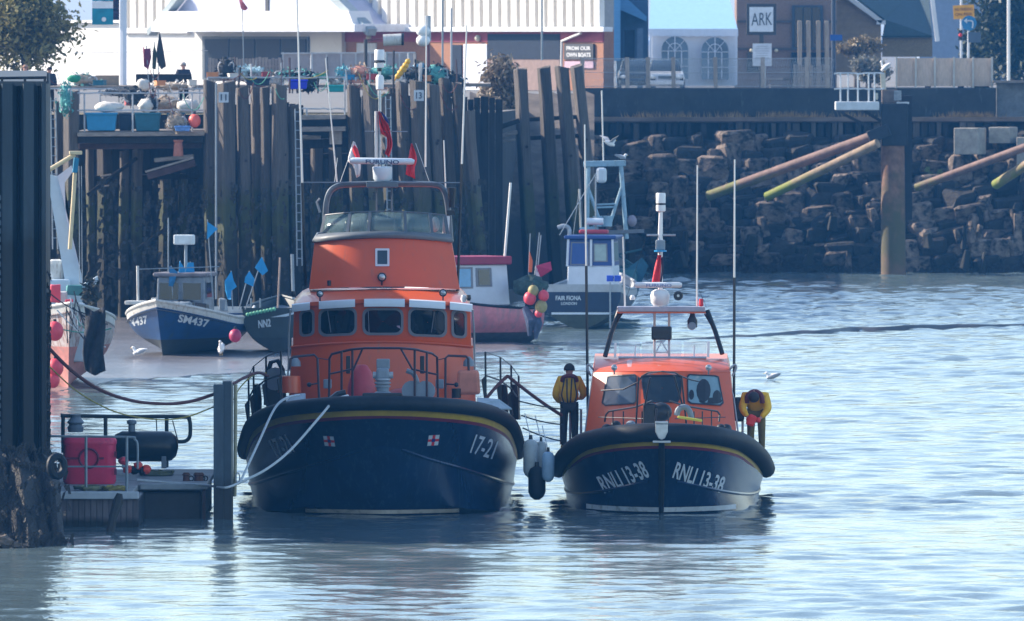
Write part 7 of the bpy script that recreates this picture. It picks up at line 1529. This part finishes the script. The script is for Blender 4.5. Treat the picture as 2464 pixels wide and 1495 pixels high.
def car(x, y, d, lab, m_):
    t = thing('parked_car', lab, 'car', P(x, y, d)); c = P(x, y, d); z = GZ + .03; c = Vector((c.x, d, z)); w_ = 1.75
    sec = lambda yy, zs, ws: [c + Vector((sx * ww, yy, zz)) for (ww, zz), sx in [((a, b_), -1) for a, b_ in zip(ws, zs)] + [((a, b_), 1) for a, b_ in zip(ws[::-1], zs[::-1])]]
    MB().grid([sec(-.05, (.35, .6, .72), (.75, .84, .78)), sec(0, (.3, .62, .82), (.82, .87, .82)), sec(1.1, (.25, .7, .95), (.86, .88, .8)), sec(3.0, (.25, .75, 1.0), (.87, .88, .8)), sec(4.1, (.3, .75, 1.0), (.8, .82, .78))], True).build('body', m_, t, smooth=True)
    MB().grid([sec(1.0, (.93, .95, .95), (.78, .74, .7)), sec(1.7, (.95, 1.4, 1.46), (.78, .64, .58)), sec(3.2, (.95, 1.42, 1.48), (.78, .64, .58)), sec(4.0, (.95, 1.0, 1.02), (.78, .72, .7))], True).build('cabin', GLASS, t, smooth=True)
    for s in (-1, 1):
        MB().sphere(c + Vector((s * .62, .0, .68)), (.17, .08, .09), 10, 6).build('headlight', MAST, t, smooth=True)
        for yy in (.8, 3.3): MB().lathe(c + Vector((s * .80, yy, .31)), [(.31, -.1), (.31, .1)], 14, 'x').build('wheel', RUBBER, t)
    MB().box(c + Vector((0, -.06, .66)), (.7, .06, .14)).build('grille', BLACKP, t); MB().box(c + Vector((0, -.08, .42)), (1.6, .1, .2)).build('bumper', m_, t, bev=.04)
CARW = mat('car_white', (.7, .72, .74), .3, coat=.5); car(2276, 0, 596, 'white car parked facing the river beside the road signs', CARW)
car(1602, 0, 575, 'silver-white car parked before the marquee behind the mesh fence', mat('car_silver', (.6, .6, .62), .35, coat=.4)); car(1532, 0, 580, 'dark car parked beside the silver-white one behind the mesh fence', mat('car_dark', (.03, .04, .05), .3, coat=.5))
# picnic benches outside the pub
for x, lab in ((1880, 'wooden picnic bench under the notice board outside the pub'), (1925, 'wooden picnic bench closer to the tall timber posts')):
    t = thing('picnic_bench', lab, 'bench', P(x, 205, 540)); bz = GZ
    c = Vector((P(x, 0, 540).x, 540, bz)); MB().box(c + Vector((0, 0, .74)), (1.5, .7, .05)).build('table_top', TIMBERTOP, t)
    for s in (-1, 1): MB().box(c + Vector((0, s * .65, .44)), (1.5, .25, .05)).build('seat', TIMBERTOP, t); MB().bar(c + Vector((s * .5, -.6, 0)), c + Vector((s * .5, .25, .74)), .08).build('leg', TIMBERTOP, t); MB().bar(c + Vector((s * .5, .6, 0)), c + Vector((s * .5, -.25, .74)), .08).build('leg', TIMBERTOP, t)
# ================================================================== GULLS
GW_ = mat('gull_white', (.78, .77, .76), .7); GG = mat('gull_grey', (.30, .32, .36), .7); BK = mat('beak_yellow', (.6, .35, .03), .5)
def gull(pos, rz, lab, pose='stand', s=1.0):
    t = thing('gull', lab, 'gull', pos, rz); z0 = .13 if pose == 'stand' else .05
    body = MB().lathe((0, 0, 0), [(.012, -.24), (.05, -.17), (.085, -.05), (.085, .04), (.05, .13), (.042, .17)], 12, 'y')
    tilt = Matrix.Rotation(R(-20 if pose != 'stand' else -38), 3, 'X'); body.v = [tuple(tilt @ (Vector(v) * s) + Vector((0, 0, z0 + .09))) for v in body.v]
    # body long axis: tail at -y end, breast at +y; head above the breast
    b_ = body.build('body', GW_, t, smooth=True, local=True); hp = tilt @ Vector((0, .17, 0)) * s + Vector((0, .01, z0 + .09 + (.05 if pose != 'stand' else .03)))
    hp = Vector((0, abs(hp.y), z0 + .20 * s if pose != 'stand' else z0 + .27 * s)); MB().sphere(hp, (.042, .055, .042), 10, 7).build('head', GW_, t, smooth=True, local=True); MB().tube([hp - Vector((0, .01, .03)), Vector((0, .10 * s, z0 + .10))], [.035, .055], 8).build('neck', GW_, t, smooth=True, local=True)
    MB().tube([hp + Vector((0, .045, -.008)), hp + Vector((0, .10, -.016))], [.014, .005], 6).build('beak', BK, t, local=True)
    for sx in (-1, 1):
        if pose == 'fly': MB().add([Vector(v) for v in ((sx * .04, .06, z0 + .12), (sx * .30, .10, z0 + .30), (sx * .62, -.04, z0 + .36), (sx * .30, -.06, z0 + .26), (sx * .04, -.10, z0 + .12))], [(0, 1, 3, 4), (1, 2, 3)]).build('wing', GG, t, local=True, solid=.012)
        else:
            w_ = MB().sphere((0, 0, 0), (.022, .20, .055), 8, 6); w_.v = [tuple(tilt @ Vector(v) + Vector((sx * .072, -.05, z0 + .10))) for v in w_.v]; w_.build('wing', GG, t, smooth=True, local=True)
            if pose == 'stand': MB().tube([(sx * .03, 0, z0 + .05), (sx * .03, .01, 0)], .008, 5).build('leg', BK, t, local=True)
for o_ in ():
    pass
p = P(335, 858, 366); p.z = .12; gull(p, R(75), 'white gull sitting on the mud before the SM437 bow', 'sit', 1.1)
p = P(532, 853, 367); p.z = .12; gull(p, R(170), 'gull standing on the mud under the SM437 stern', 'stand', 1.1)
gull(P(2130, 176, 496.4), R(60), 'gull perched on the corner of the white platform rail', 'stand', 1.2); gull(P(1496, 388, 416.3), R(-80), 'gull perched on the end of the pale blue gantry', 'sit', .8)
gull(P(1468, 356, 412), R(-60), 'gull in flight with wings raised above the gantry', 'fly', 1.0); p = P(1858, 908, 345); p.z = -.02; gull(p, R(80), 'gull floating alone on the open water', 'sit', .9)
# ================================================================== HAZE
hz = MB().box((0, 2300, 12), (2400, 6000, 26)); ho = hz.build('haze', None); ho['kind'] = 'stuff'
hm_ = bpy.data.materials.new('haze'); hm_.use_nodes = True; hn = hm_.node_tree.nodes; hn.remove(hn['Principled BSDF']); pv = hn.new('ShaderNodeVolumePrincipled')
pv.inputs['Color'].default_value = (.08, .40, 1.0, 1); pv.inputs['Density'].default_value = .00017; pv.inputs['Anisotropy'].default_value = .0
hm_.node_tree.links.new(pv.outputs[0], hn['Material Output'].inputs['Volume']); ho.data.materials.append(hm_)
